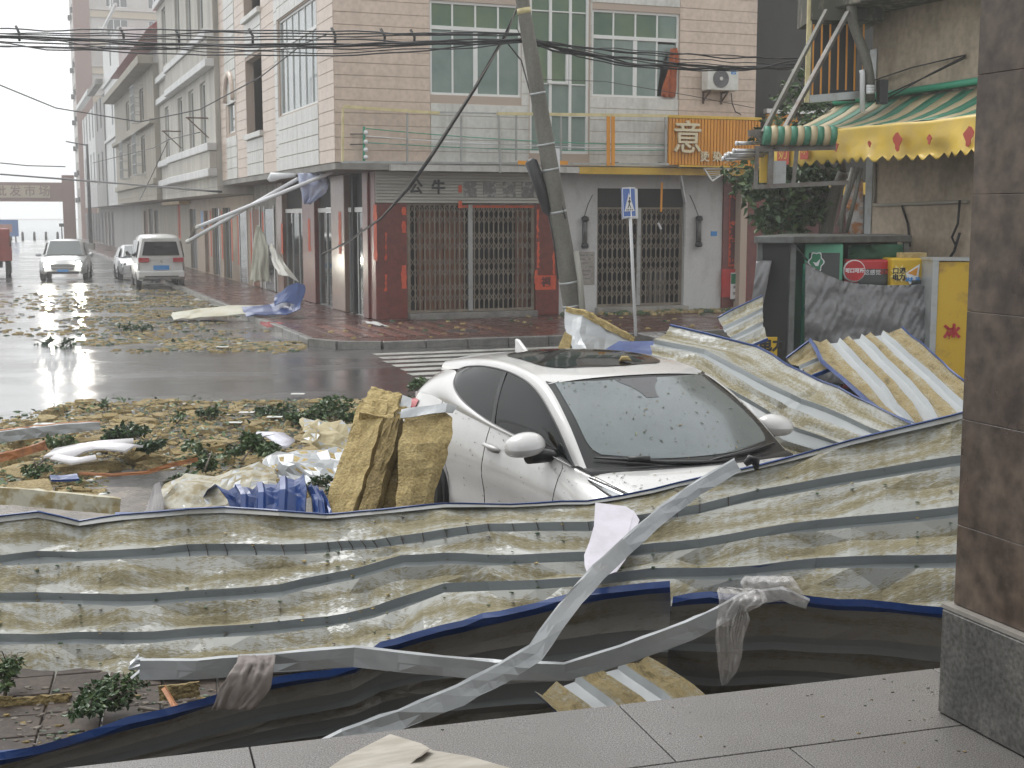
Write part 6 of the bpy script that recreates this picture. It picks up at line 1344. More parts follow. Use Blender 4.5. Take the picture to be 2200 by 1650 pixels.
# ================================================================== wrecked roof panels
def stained(name, base, stain, dark, lo, hi, us=1.3, vs=5.0, bump=.5):
    """painted steel with rock-wool residue: streaks run along the panel (uv: metres along, metres across)"""
    m = bpy.data.materials.new(name); m.use_nodes = True; t = m.node_tree; b = t.nodes['Principled BSDF']; N = t.nodes.new; L = t.links.new
    uv = N('ShaderNodeUVMap'); uv.uv_map = 'uv'; ub = N('ShaderNodeUVMap'); ub.uv_map = 'bt'; sx = N('ShaderNodeSeparateXYZ'); L(ub.outputs[0], sx.inputs[0])
    pp = N('ShaderNodeMath'); pp.operation = 'PINGPONG'; L(sx.outputs[0], pp.inputs[0]); pp.inputs[1].default_value = .5
    mp = N('ShaderNodeMapping'); mp.inputs['Scale'].default_value = (us, vs, 1); L(uv.outputs[0], mp.inputs[0])
    a = N('ShaderNodeTexNoise'); a.inputs['Scale'].default_value = 1.6; a.inputs['Detail'].default_value = 7; a.inputs['Roughness'].default_value = .65; L(mp.outputs[0], a.inputs['Vector'])
    m2 = N('ShaderNodeMapping'); m2.inputs['Scale'].default_value = (16, 42, 1); L(uv.outputs[0], m2.inputs[0])
    f = N('ShaderNodeTexNoise'); f.inputs['Scale'].default_value = 2.2; f.inputs['Detail'].default_value = 7; f.inputs['Roughness'].default_value = .7; L(m2.outputs[0], f.inputs['Vector'])
    wv = N('ShaderNodeTexWave'); wv.wave_type = 'BANDS'; wv.bands_direction = 'X'; wv.inputs['Scale'].default_value = 4.2; wv.inputs['Distortion'].default_value = 5.0; wv.inputs['Detail'].default_value = 2; wv.inputs['Detail Scale'].default_value = 1.5; L(uv.outputs[0], wv.inputs['Vector'])
    s1 = N('ShaderNodeMath'); s1.operation = 'MULTIPLY_ADD'; L(f.outputs[0], s1.inputs[0]); s1.inputs[1].default_value = .75; L(a.outputs[0], s1.inputs[2])
    s2 = N('ShaderNodeMath'); s2.operation = 'MULTIPLY_ADD'; L(wv.outputs[0], s2.inputs[0]); s2.inputs[1].default_value = .05; L(s1.outputs[0], s2.inputs[2])
    s3 = N('ShaderNodeMath'); s3.operation = 'MULTIPLY_ADD'; L(pp.outputs[0], s3.inputs[0]); s3.inputs[1].default_value = .30; L(s2.outputs[0], s3.inputs[2]); s4 = N('ShaderNodeMath'); s4.operation = 'SUBTRACT'; L(s3.outputs[0], s4.inputs[0]); s4.inputs[1].default_value = .085; s2 = s4
    r = N('ShaderNodeMapRange'); r.inputs[1].default_value = lo; r.inputs[2].default_value = hi; L(s2.outputs[0], r.inputs[0])
    c1 = N('ShaderNodeMix'); c1.data_type = 'RGBA'; c1.inputs[6].default_value = (*base, 1); c1.inputs[7].default_value = (*stain, 1); L(r.outputs[0], c1.inputs[0])
    r2 = N('ShaderNodeMapRange'); r2.inputs[1].default_value = hi + .02; r2.inputs[2].default_value = hi + .22; L(s2.outputs[0], r2.inputs[0])
    c2 = N('ShaderNodeMix'); c2.data_type = 'RGBA'; L(c1.outputs[2], c2.inputs[6]); c2.inputs[7].default_value = (*dark, 1); L(r2.outputs[0], c2.inputs[0]); L(c2.outputs[2], b.inputs['Base Color'])
    rr = N('ShaderNodeMapRange'); rr.inputs[3].default_value = .30; rr.inputs[4].default_value = .85; L(r.outputs[0], rr.inputs[0]); L(rr.outputs[0], b.inputs['Roughness'])
    bh = N('ShaderNodeMath'); bh.operation = 'MULTIPLY'; L(r.outputs[0], bh.inputs[0]); L(f.outputs[0], bh.inputs[1])
    bp = N('ShaderNodeBump'); bp.inputs['Strength'].default_value = bump; bp.inputs['Distance'].default_value = .012; L(bh.outputs[0], bp.inputs['Height']); L(bp.outputs[0], b.inputs['Normal'])
    return m
K['pan'] = stained('residue_on_steel', (.315, .32, .295), (.225, .198, .115), (.10, .082, .04), .81, .965)
K['pan_wool'] = stained('wool_covered_steel', (.36, .33, .24), (.30, .235, .11), (.11, .085, .035), .70, .90, 3.0, 7.0, .9)
K['groove'] = stained('bare_groove_steel', (.24, .26, .265), (.19, .20, .20), (.10, .10, .09), .95, 1.25, 1.0, 4.0, .1)
K['groove_light'] = stained('pale_groove_steel', (.38, .40, .41), (.28, .29, .29), (.16, .16, .15), .95, 1.25, 1.0, 4.0, .1)
K['blue_paint'] = M('blue_roof_paint', (.008, .036, .155), .3, col2=(.014, .055, .215), vscale=5, spec=.5, coat=.2)
K['silver_sheet'] = M('bent_silver_sheet', (.36, .375, .385), .38, metal=.35, col2=(.27, .285, .295), vscale=3)
def refine(line, sub, amp, seed):
    out = []
    for i in range(len(line) - 1):
        for k in range(sub):
            t = k / sub; p = line[i].lerp(line[i + 1], t); out.append(p)
    out.append(line[-1].copy()); return [p + Vector((n3(p + Vector((seed, 0, 0)), 2.3), n3(p + Vector((0, seed, 0)), 2.3), n3(p + Vector((0, 0, seed)), 2.3))) * amp for p in out]
def corr_panel(name, label, lines, band=None, groove=None, gw=.05, gd=.03, sub=3, amp=.012, edge0=True, edge1=True, bands_sub=3, ew=.018, facing=(0, -1, .6), cat='roof panel', seed=1.0, flange=0.0, crease=.03):
    """profiled steel roof panel: pans between the lines, a recessed trough along every inner line, blue folded edges"""
    lines = [refine([Vector(p) for p in l], sub, amp, seed + i * .15) for i, l in enumerate(lines)]; nc = len(lines[0]); nl = len(lines); fc = Vector(facing)
    cols = []; kinds = None; uvs = []; rc = random.Random(int(seed * 10)); crz = {}
    for k in range(nl - 1):          # sharp buckles: a few columns where a pan is kicked in or out
        c_ = rc.randint(1, 3)
        while c_ < nc - 1: crz[(c_, k)] = rc.choice((-1, 1)) * rc.uniform(.35, 1.0) * crease; c_ += rc.randint(2, 6)
    ulen = 0
    for c in range(nc):
        if c: ulen += (lines[nl // 2][c] - lines[nl // 2][c - 1]).length
        pts = []; kd = []; bt = []; al = lines[nl // 2][min(c + 1, nc - 1)] - lines[nl // 2][max(c - 1, 0)]
        for k in range(nl - 1):
            p, q = lines[k][c], lines[k + 1][c]; d = q - p; ln = max(d.length, 1e-4); dn = d / ln; n_ = al.cross(d).normalized(); n_ = n_ if n_.dot(fc) > 0 else -n_
            g0 = min(gw, ln * .3) if k > 0 else 0; g1 = min(gw, ln * .3) if k < nl - 2 else 0
            a, b = p + dn * g0, q - dn * g1
            for j in range(bands_sub + 1):
                t = j / bands_sub; sag = -.03 * sin(pi * t) + .046 * n3((c * .33, k * 3 + t * 2.4, seed)) * sin(pi * t) ** .5 + crz.get((c, k), 0) * (1 - abs(t - .5) * 2 if j not in (0, bands_sub) else 0) * (1.0 if (j + c) % 2 else .55); pts.append(a.lerp(b, t) + n_ * sag); kd.append(0); bt.append(t)
            if k < nl - 2:
                nx_ = lines[k + 2][c] - q; n2_ = al.cross(nx_).normalized(); n2_ = n2_ if n2_.dot(fc) > 0 else -n2_; nn_ = (n_ + n2_).normalized()
                pts.append(q - dn * g1 * .7 - nn_ * gd); kd.append(1); bt += [0, 0]; pts.append(q + nx_.normalized() * min(gw, nx_.length * .3) * .7 - nn_ * gd); kd.append(1)
        cols.append(pts); kinds = kd; v = [0]
        for i in range(1, len(pts)): v.append(v[-1] + (pts[i] - pts[i - 1]).length)
        uvs.append([(ulen + seed * 3, x + seed) for x in v])
    np_ = len(cols[0]); m = MB(); V = [p for c in cols for p in c]; fr, mi = [], []
    for c in range(nc - 1):
        for i in range(np_ - 1):
            fr.append((c * np_ + i, (c + 1) * np_ + i, (c + 1) * np_ + i + 1, c * np_ + i + 1)); mi.append(0 if (kinds[i] == 0 and kinds[i + 1] == 0) else 1)
    n0 = (V[fr[0][2]] - V[fr[0][0]]).cross(V[fr[0][3]] - V[fr[0][1]])
    if n0.dot(fc) < 0: fr = [f[::-1] for f in fr]
    tri = [(i, f) for f, i in zip(fr, mi)]; fr = []; mi = []
    for q_, (i, f) in enumerate(tri):
        k = n3((q_ * .77, seed, 2)) > 0
        fr += [(f[0], f[1], f[2]), (f[0], f[2], f[3])] if k else [(f[0], f[1], f[3]), (f[1], f[2], f[3])]; mi += [i, i]
    root = thing(name, label, cat, V[len(V) // 2])
    m.v = [p.copy() for p in V]; m.f = [list(f) for f in fr]; m.m = mi; m.sm = [False] * len(fr); m.uv = [x for r_ in uvs for x in r_]
    so = m.build('sheet', [band or K['pan'], groove or K['groove']], root); L2 = so.data.uv_layers.new(name='bt')
    for lp in so.data.loops: L2.data[lp.index].uv = (bt[lp.vertex_index % np_], 0)
    # outer (blue painted) skin 4 mm behind
    nv = [Vector((0, 0, 0)) for _ in V]
    for f in fr:
        nn_ = (V[f[1]] - V[f[0]]).cross(V[f[2]] - V[f[0]])
        for i in f: nv[i] += nn_
    bk = MB(); bk.v = [p - n_.normalized() * .006 for p, n_ in zip(V, nv)]; bk.f = [list(f[::-1]) for f in fr]; bk.m = [0] * len(fr); bk.sm = [False] * len(fr); bk.build('outer_skin', K['blue_paint'], root)
    for on, idx, nb in ((edge0, 0, 1), (edge1, np_ - 1, np_ - 2)):
        if on:
            e = MB(); P = []
            for c in range(nc):
                p = cols[c][idx]; o = (p - cols[c][nb]).normalized(); n_ = nv[c * np_ + idx].normalized()
                P.append([p + n_ * .003, p + n_ * .016 + o * ew * .3, p + n_ * .012 + o * ew, p - n_ * .02 + o * ew * 1.1])
            e.grid(P, smooth=False, thick=.002); e.build('folded_edge', K['blue_paint'], root)
    return root, cols
def tabl(*a): return list(a)
UC = [-560, -450, -340, -230, -120, 0, 80, 170, 260, 400, 480, 600, 700, 745, 800, 864, 955, 1045, 1150, 1264, 1400, 1500, 1630, 1754, 1900, 2042, 2120, 2250]
T_top = [(-560, 1150), (-340, 1122), (-120, 1118), (0, 1110), (80, 1104), (170, 1125), (260, 1112), (400, 1100), (480, 1098), (700, 1107), (930, 1088), (1250, 1086), (1430, 1048), (1630, 1002), (1840, 945), (2050, 893), (2250, 850)]
T_1 = [(-120, 1205), (0, 1202), (360, 1187), (590, 1182), (800, 1169), (1045, 1128), (1264, 1128), (1500, 1096), (1800, 1033), (2045, 995), (2250, 965)]
T_2 = [(-560, 1312), (-120, 1288), (0, 1286), (300, 1288), (618, 1270), (727, 1242), (864, 1200), (1245, 1200), (1500, 1167), (1754, 1127), (2042, 1096), (2250, 1075)]
T_3 = [(-120, 1382), (0, 1378), (207, 1372), (527, 1357), (736, 1331), (800, 1317), (955, 1262), (1245, 1251), (1400, 1236), (1990, 1203), (2250, 1195)]
T_b = [(-560, 1500), (-120, 1475), (0, 1468), (300, 1462), (560, 1440), (790, 1402), (955, 1344), (1100, 1330), (1450, 1300), (2014, 1318), (2250, 1330)]
D_t = [(-120, 8.45), (480, 8.3), (930, 8.0), (1264, 7.62), (1430, 7.55), (1630, 7.75), (1840, 7.9), (2050, 8.0), (2250, 8.2)]
D_b = [(-120, 7.2), (480, 7.1), (800, 6.9), (955, 6.7), (1264, 6.5), (1630, 6.5), (2014, 6.6), (2250, 6.7)]
def main_depth(u, f): return lerp(interp(D_t, u), interp(D_b, u), f)
lines = []
for tb, f in ((T_top, 0), (T_1, .26), (T_2, .5), (T_3, .74), (T_b, 1)):
    lines.append([aty(u, interp(tb, u), main_depth(u, f) + .20 * n3((u * .0062, f * 2.2, 4)) + .05 * n3((u * .021, f * 4, 9))) for u in UC])
mp_, mcols = corr_panel('fallen_roof_panel', 'long buckled roof panel with wool residue lying across the car nose', lines, gw=.05, gd=.05, sub=2, amp=.022, ew=.010, facing=(0, -.3, 1), edge1=False, seed=1.3, crease=.06)
# upper flange: bare light steel band along the top edge
fl_ = MB(); fl_.grid([[p + Vector((0, 0, .008)), p.lerp(q, .16) + Vector((0, -.004, .010))] for p, q in ((c[0], c[3]) for c in mcols)], smooth=False, thick=.002); fl_.build('top_flange', M('flange_grey', (.20, .21, .21), .5, col2=(.14, .13, .105), vscale=5), mp_)
rnd = random.Random(5)
for k in range(46):      # wire staples left in the first trough
    c = int(lerp(18, len(mcols) - 12, k / 45)); p, q = mcols[c][4], mcols[c][5]
    MB().tube([mcols[c][3] + Vector((0, -.003, .004)), p + Vector((0, -.006, .006)), q + Vector((.01, -.006, .006))], .0022, 4).build('staple', K['rust'], mp_)
# ---- panel standing along the veranda in a shade-darkened colour (its inner face turned to the camera)
def edge_panel(name, label, E, bottom, seed, ew=.05, ng=2):
    top = [aty(*e) for e in E]; bot = [aty(*b) for b in bottom]; L_ = [[a.lerp(b, k / (ng + 1)) for a, b in zip(top, bot)] for k in range(ng + 2)]
    return corr_panel(name, label, L_, gw=.06, gd=.03, sub=3, amp=.012, ew=ew, facing=(0, -1, 0), edge1=False, seed=seed)
def zpt(u, v, d, dz, dd):   # pixel column u, point dz below the edge and dd nearer
    p = aty(u, v, d); return Vector((p.x, p.y + dd, max(p.z - dz, .02)))
def edge_panel2(name, label, E, drop, lean, seed, ew=.05, ng=2):
    top = [aty(*e) for e in E]; bot = [Vector((p.x, p.y + lean, max(p.z - drop, .03))) for p in top]; L_ = [[a.lerp(b, k / (ng + 1)) for a, b in zip(top, bot)] for k in range(ng + 2)]
    return corr_panel(name, label, L_, band=K['pan_shaded'], groove=K['groove'], gw=.06, gd=.035, sub=3, amp=.03, ew=ew, facing=(0, -1, 0), edge1=False, seed=seed)
K['pan_shaded'] = stained('shaded_inner_face', (.25, .245, .23), (.19, .17, .12), (.085, .075, .055), .86, 1.1)  # panel's inner face in darker tones that hold the veranda's shade
E1 = [(-420, 1760, 4.75), (-270, 1715, 4.9), (-120, 1672, 5.05), (0, 1640, 5.2), (200, 1590, 5.45), (430, 1520, 5.75), (600, 1478, 5.95), (755, 1440, 6.1), (812, 1402, 6.2), (900, 1374, 6.25), (1040, 1338, 6.3), (1150, 1318, 6.3), (1290, 1284, 6.3), (1440, 1270, 6.25)]
ep, _ = edge_panel2('standing_roof_panel', 'blue edged roof panel standing shaded side out along the veranda', E1, .85, .10, 2.7, .055)
E2 = [(1446, 1300, 6.15), (1560, 1302, 6.1), (1690, 1295, 6.05), (1850, 1306, 6.0), (2014, 1320, 5.95), (2200, 1335, 5.9)]
edge_panel2('overhanging_roof_panel', 'blue edged roof panel overhanging the dark gap beside the pillar', E2, .75, .55, 4.1, .055)
tag(MB().add([aty(-40, 1615, 5.6), aty(90, 1605, 5.7), aty(120, 1625, 5.5), aty(-40, 1640, 5.4), aty(-40, 1615, 5.6) - Vector((0, 0, .02)), aty(90, 1605, 5.7) - Vector((0, 0, .02)), aty(120, 1625, 5.5) - Vector((0, 0, .02)), aty(-40, 1640, 5.4) - Vector((0, 0, .02))], [(3, 2, 1, 0), (4, 5, 6, 7), (0, 1, 5, 4), (1, 2, 6, 5), (2, 3, 7, 6), (3, 0, 4, 7)]).build('blue_flashing', K['blue_paint']), 'short blue flashing on the brown tiles behind the standing panel', 'flashing')
# ---- wool-faced panel piece below the veranda edge
lw = [[aty(1150, 1485, 5.85), aty(1200, 1530, 5.6), aty(1270, 1600, 5.3)], [aty(1215, 1455, 5.95), aty(1290, 1510, 5.65), aty(1370, 1590, 5.3)], [aty(1310, 1425, 6.0), aty(1400, 1490, 5.7), aty(1500, 1580, 5.3)], [aty(1390, 1408, 6.05), aty(1490, 1470, 5.7), aty(1610, 1570, 5.3)]]
corr_panel('wool_faced_panel', 'yellow wool faced panel piece wedged below the veranda edge', lw, band=K['pan_wool'], groove=K['groove_light'], gw=.055, gd=.04, sub=5, amp=.008, facing=(0, -.3, 1), edge0=False, edge1=False, seed=6.2)
# ---- crumpled trim strips
def strip(name, label, pts, w_, flange, seed, mat, amp=.02, sub=5, wk=1.0):
    """long L-shaped trim: face towards the camera with a narrow lit flange on its upper edge"""
    P = [aty(*p[:3]) for p in pts]; W = [(p[3] if len(p) > 3 else w_) * wk for p in pts]; L_ = []; ww = []
    for i in range(len(P) - 1):
        for k in range(sub): L_.append(P[i].lerp(P[i + 1], k / sub)); ww.append(lerp(W[i], W[i + 1], k / sub))
    L_.append(P[-1]); ww.append(W[-1]); rows = []; N = len(L_)
    for i, p in enumerate(L_):
        d = (L_[min(i + 1, N - 1)] - L_[max(i - 1, 0)]).normalized(); vw = (p - Vector((0, 0, CAM_H))).normalized(); up = d.cross(vw).normalized(); up = up if up.z > 0 else -up
        j = lambda s_: Vector((n3((i * .9, s_, seed)), n3((i * .9, s_ + 9, seed)), n3((i * .9, s_ + 17, seed)))) * amp
        tw_ = n3((i * .45, 3, seed)) * .014
        rows.append([p + up * ww[i] * .5 + vw * flange + Vector((0, 0, .012)) + j(0), p + up * ww[i] * .5 + j(1) * .6, p + j(2) - vw * tw_, p - up * ww[i] * .5 + vw * tw_ + j(3) * .6])
    m = MB(); m.grid(rows, smooth=False, thick=.002); o = m.build(name, mat); return tag(o, label, 'trim strip')
strip('crumpled_trim', 'crumpled silver trim strip slanting from the hood down to the veranda', [(1585, 1000, 7.25, .10), (1500, 1050, 7.05, .10), (1425, 1105, 6.85, .105), (1350, 1172, 6.6, .11), (1285, 1232, 6.25, .11), (1215, 1312, 5.9, .105), (1150, 1405, 5.55, .11), (1080, 1448, 5.4, .11), (990, 1495, 5.2, .105), (860, 1548, 4.95, .10), (740, 1590, 4.75, .09), (640, 1640, 4.6, .08)], .1, .02, 3.0, K['silver_sheet'], .009, 3, .72)
strip('horizontal_trim', 'bent grey trim angle lying level across the other strip', [(300, 1440, 5.75, .10), (420, 1440, 5.75, .10), (590, 1425, 5.8, .095), (760, 1412, 5.8, .105), (900, 1428, 5.75, .10), (1060, 1442, 5.7, .095), (1215, 1445, 5.65, .085), (1340, 1408, 5.7, .095), (1480, 1357, 5.8, .10), (1545, 1325, 5.85, .09), (1600, 1290, 5.9, .07), (1680, 1277, 5.95, .06), (1735, 1300, 5.95, .05)], .1, .03, 8.0, K['silver_sheet'], .007, 3, .85)
strip('trim_return', 'short curled grey trim end beside the level trim angle', [(305, 1412, 5.9, .03), (296, 1440, 5.85, .09), (300, 1445, 5.8, .09)], .08, .02, 5.0, K['silver_sheet'], .006)
cl_ = aty(1612, 998, 7.3); ct = MB(Matrix.Translation(cl_)); ct.tube([(-.03, 0, .0), (0, 0, .03), (.03, 0, .03), (.035, -.01, -.03)], [.015, .03, .03, .012], 8); tag(ct.build('cable_clip', K['black_plastic']), 'black plastic clip at the top of the crumpled trim', 'clip')
# ---- pale sheet on the main panel
def plate(name, label, poly, dfun, th, mat, cat):
    P = [aty(u, v, dfun(u, v)) for u, v in poly]; n_ = (P[2] - P[0]).cross(P[-1] - P[1]).normalized(); n_ = n_ if n_.y < 0 else -n_; k = len(P)
    return tag(MB().add(P + [p - n_ * th for p in P], [tuple(range(k)), tuple(range(k, 2 * k))[::-1]] + [((i + 1) % k, i, i + k, (i + 1) % k + k) for i in range(k)]).build(name, mat), label, cat)
plate('pale_sheet', 'pale lilac torn sheet lying on the buckled roof panel', [(1279, 1080), (1300, 1082), (1345, 1088), (1362, 1098), (1374, 1117), (1364, 1142), (1350, 1170), (1345, 1200), (1325, 1228), (1300, 1236), (1262, 1234), (1256, 1214), (1255, 1192), (1266, 1165), (1276, 1130)], lambda u, v: lerp(7.38, 6.68, (v - 1080) / 155) - .02, .004, M('lilac_sheet', (.62, .59, .66), .4, col2=(.5, .48, .52), vscale=7), 'sheet')
for (u, v, r_) in ((1331, 1098, 3), (1302, 1148, 3), (1297, 1166, 2), (1326, 1165, 2), (1306, 1180, 3), (1312, 1172, 2)): pass
# ---- draped plastic bag and grey cloth
K['bag'] = M('clear_plastic', (.78, .76, .75), .18, alpha=.30, spec=.7, col2=(.6, .58, .57), vscale=9)
def drape(name, label, spine, mat, seed, amp, cat, n=18, k=14):
    """spine: (u_left, u_right, v, depth)"""
    S = []
    for i in range(n):
        t = i / (n - 1) * (len(spine) - 1); a = min(int(t), len(spine) - 2); q = [lerp(x, y, t - a) for x, y in zip(spine[a], spine[a + 1])]
        S.append([aty(lerp(q[0], q[1], j / k), q[2] + 3 * n3((j * .6, i * .5, seed)), q[3] + amp * (n3((j * .55, i * .10, seed)) + .5 * n3((j * 1.2, i * .22, seed + 5)))) for j in range(k + 1)])
    m = MB(); m.grid(S, smooth=True, thick=.0015); o = m.build(name, mat, None); return tag(o, label, cat) if label else o
bgr = thing('plastic_bag', 'clear plastic bag snagged on the grey trim with a hanging tail', 'plastic bag', aty(1560, 1300, 5.8))
for nm, sp, s_ in (('bag_body', [(1545, 1560, 1262, 5.85), (1540, 1640, 1268, 5.78), (1545, 1650, 1290, 5.72), (1542, 1600, 1320, 5.72), (1540, 1598, 1345, 5.72)], 1.0), ('bag_tail', [(1540, 1600, 1330, 5.74), (1537, 1597, 1370, 5.74), (1541, 1594, 1410, 5.75), (1545, 1585, 1440, 5.76), (1550, 1562, 1470, 5.77)], 4.0), ('bag_corner', [(1600, 1700, 1238, 5.95), (1590, 1710, 1250, 5.88), (1600, 1725, 1275, 5.86), (1640, 1730, 1292, 5.88)], 7.0), ('bag_fold', [(1590, 1600, 1300, 5.74), (1575, 1612, 1330, 5.70), (1568, 1600, 1365, 5.70), (1572, 1590, 1395, 5.72)], 9.0)):
    o = drape(nm, None, sp, K['bag'], s_, .035, '', 26, 22); o.parent = bgr; o.matrix_parent_inverse = WM[bgr.name].inverted()
drape('grey_cloth', 'frayed grey cloth hanging over the level trim angle', [(512, 592, 1408, 5.72), (508, 590, 1425, 5.66), (490, 586, 1450, 5.62), (472, 582, 1480, 5.60), (455, 545, 1525, 5.58)], M('grey_cloth', (.30, .265, .25), .9, col2=(.22, .195, .185), vscale=14), 3.0, .022, 'cloth', 24, 18)
# ---- torn board on the veranda floor
bdp = [(650, 1690), (742, 1625), (838, 1577), (905, 1597), (930, 1612), (1010, 1625), (1150, 1665), (1180, 1700)]
pp_ = [atz(u, v, 1.068) for u, v in bdp]; k = len(pp_)
tag(MB().add([p for p in pp_] + [p - Vector((0, 0, .014)) for p in pp_], [tuple(range(k))[::-1], tuple(range(k, 2 * k))] + [(i, (i + 1) % k, (i + 1) % k + k, i + k) for i in range(k)]).build('torn_board', M('pale_board', (.42, .385, .32), .5, col2=(.55, .51, .45), vscale=5, lo=.45, hi=.65, stretch=(1, 4, 1))), 'torn pale board lying on the granite veranda floor', 'board')
tag(MB().add([atz(928, 1606, 1.082), atz(905, 1625, 1.082), atz(880, 1636, 1.074), atz(895, 1628, 1.069), atz(915, 1612, 1.07)], [(0, 1, 2, 3, 4)]).build('board_flap', M('board_flap', (.22, .19, .16), .6)), 'curled flap torn from the pale board', 'flap')
# ================================================================== panels beyond and beside the car
r1 = [[(1440, 700, 13.3), (1625, 746, 12.6), (1690, 785, 11.8), (1745, 812, 11.2), (1768, 822, 11.0), (1800, 836, 10.6), (1875, 872, 9.9), (1960, 912, 9.2)],
      [(1395, 735, 13.0), (1500, 752, 12.4), (1600, 805, 11.5), (1690, 850, 10.8), (1708, 862, 10.7), (1760, 880, 10.3), (1863, 925, 9.5), (1960, 965, 9.0)],
      [(1400, 775, 12.6), (1480, 800, 12.0), (1560, 845, 11.3), (1630, 890, 10.8), (1650, 905, 10.7), (1690, 928, 10.3), (1780, 955, 9.7), (1900, 1000, 9.1)],
      [(1400, 850, 12.2), (1480, 880, 11.6), (1560, 930, 11.0), (1620, 960, 10.6), (1640, 975, 10.5), (1680, 990, 10.2), (1760, 1010, 9.7), (1880, 1050, 9.1)]]
corr_panel('side_roof_panel', 'creased stained roof panel lying beside the white crossover', [[aty(*p) for p in l] for l in r1], gw=.075, gd=.045, sub=2, amp=.012, facing=(-.4, -.5, 1), edge1=False, seed=9.4)
r2 = [[(1742, 730, 13.0), (1768, 775, 12.4), (1815, 820, 11.6), (1880, 872, 10.7), (1940, 920, 10.1)], [(1790, 728, 13.1), (1835, 775, 12.4), (1880, 825, 11.6), (1910, 868, 10.8), (1960, 915, 10.1)],
      [(1838, 718, 13.2), (1890, 770, 12.4), (1940, 815, 11.6), (1975, 860, 10.9), (2000, 905, 10.2)], [(1885, 710, 13.3), (1945, 765, 12.4), (1995, 812, 11.7), (2048, 860, 11.0), (2090, 900, 10.3)], [(1938, 705, 13.4), (1985, 745, 12.6), (2040, 795, 11.8), (2100, 845, 11.1), (2160, 890, 10.4)]]
corr_panel('wool_roof_panel', 'roof panel thick with yellow wool leaning towards the drink fridges', [[aty(*p) for p in l] for l in r2], band=K['pan_wool'], groove=K['groove_light'], gw=.08, gd=.05, sub=4, amp=.015, facing=(-.3, -.5, 1), seed=12.1)
r3 = [[(1690, 772, 12.9), (1740, 735, 13.05)], [(1720, 790, 12.6), (1775, 765, 12.7)], [(1745, 808, 12.3), (1790, 790, 12.4)]]
corr_panel('small_roof_panel', 'small stained panel propped under the wool covered one', [[aty(*p) for p in l] for l in r3], band=K['pan_wool'], groove=K['groove_light'], gw=.05, gd=.03, sub=4, amp=.01, facing=(-.3, -.5, 1), seed=15.2)
r4 = [[(1543, 684, 17.3), (1580, 664, 17.4), (1640, 635, 17.6)], [(1556, 706, 17.0), (1590, 690, 17.1), (1640, 665, 17.3)], [(1572, 728, 16.7), (1600, 715, 16.8), (1640, 696, 17.0)], [(1592, 750, 16.4), (1615, 742, 16.5), (1650, 728, 16.7)]]
corr_panel('far_roof_panel', 'stained roof panel propped against the kiosk end tarpaulin', [[aty(*p) for p in l] for l in r4], groove=K['groove_light'], gw=.07, gd=.04, sub=4, amp=.01, facing=(-.3, -.5, 1), seed=18.2)
def sheet(name, label, rows, mat, sub=4, amp=.02, seed=1, back=None, cat='metal sheet', th=.003):
    """freely folded sheet through rows of (u,v,depth)"""
    R = [[aty(*p) for p in r_] for r_ in rows]; R2 = []
    n0 = (R[1][1] - R[0][0]).cross(R[1][0] - R[0][1])
    if n0.dot(Vector((0, 0, CAM_H)) - R[0][0]) < 0: R = [r_[::-1] for r_ in R]
    for i in range(len(R) - 1):
        for k in range(sub):
            r_ = [a.lerp(b, k / sub) for a, b in zip(R[i], R[i + 1])]; R2.append(r_)
    R2.append(R[-1]); out = []
    for r_ in R2:
        o = []
        for j in range(len(r_) - 1):
            for k in range(sub): o.append(r_[j].lerp(r_[j + 1], k / sub))
        o.append(r_[-1]); out.append([p + Vector((n3(p + Vector((seed, 0, 0)), 2.6), n3(p + Vector((0, seed, 0)), 2.6), n3(p + Vector((0, 0, seed)), 2.6))) * amp + Vector((n3(p + Vector((seed, 3, 0)), 9.0), n3(p + Vector((3, seed, 0)), 9.0), n3(p + Vector((0, 3, seed)), 9.0))) * amp * .55 for p in o])
    m = MB(); m.grid(out, smooth=False, thick=th, mif=1 if back else None); return tag(m.build(name, [mat] + ([back] if back else [])), label, cat)
sheet('blue_tray_sheet', 'folded blue roof sheet lying open behind the crossover roof', [[(1265, 772, 13.4), (1330, 732, 13.7), (1400, 733, 13.7), (1492, 738, 13.5)], [(1290, 785, 13.0), (1345, 760, 13.2), (1410, 765, 13.2), (1470, 780, 13.0)], [(1275, 830, 13.1), (1345, 830, 13.3), (1410, 830, 13.3), (1480, 830, 13.1)]], K['blue_paint'], 3, .01, 3)
sheet('silver_standing_sheet', 'silver sheet torn upright behind the crossover roof', [[(1212, 664, 14.6), (1255, 672, 14.5), (1300, 700, 14.4), (1362, 728, 14.4)], [(1213, 700, 14.3), (1245, 715, 14.2), (1300, 730, 14.3), (1340, 745, 14.3)], [(1232, 752, 14.0), (1262, 752, 13.9), (1300, 765, 14.0), (1330, 770, 14.0)]], K['silver_sheet'], 4, .02, 5)
strip('wool_edge', 'wool covered edge strip along the torn silver sheet', [(1215, 666, 14.55, .06), (1260, 676, 14.45, .07), (1310, 704, 14.35, .07), (1362, 730, 14.35, .05)], .06, .02, 2.0, K['pan'] if False else K['wool'], .02)
sheet('wool_flap', 'wool covered flap folded beside the antenna fin', [[(1195, 752, 13.6), (1212, 712, 13.7)], [(1222, 756, 13.6), (1228, 722, 13.7)]], K['wool'], 3, .02, 8)
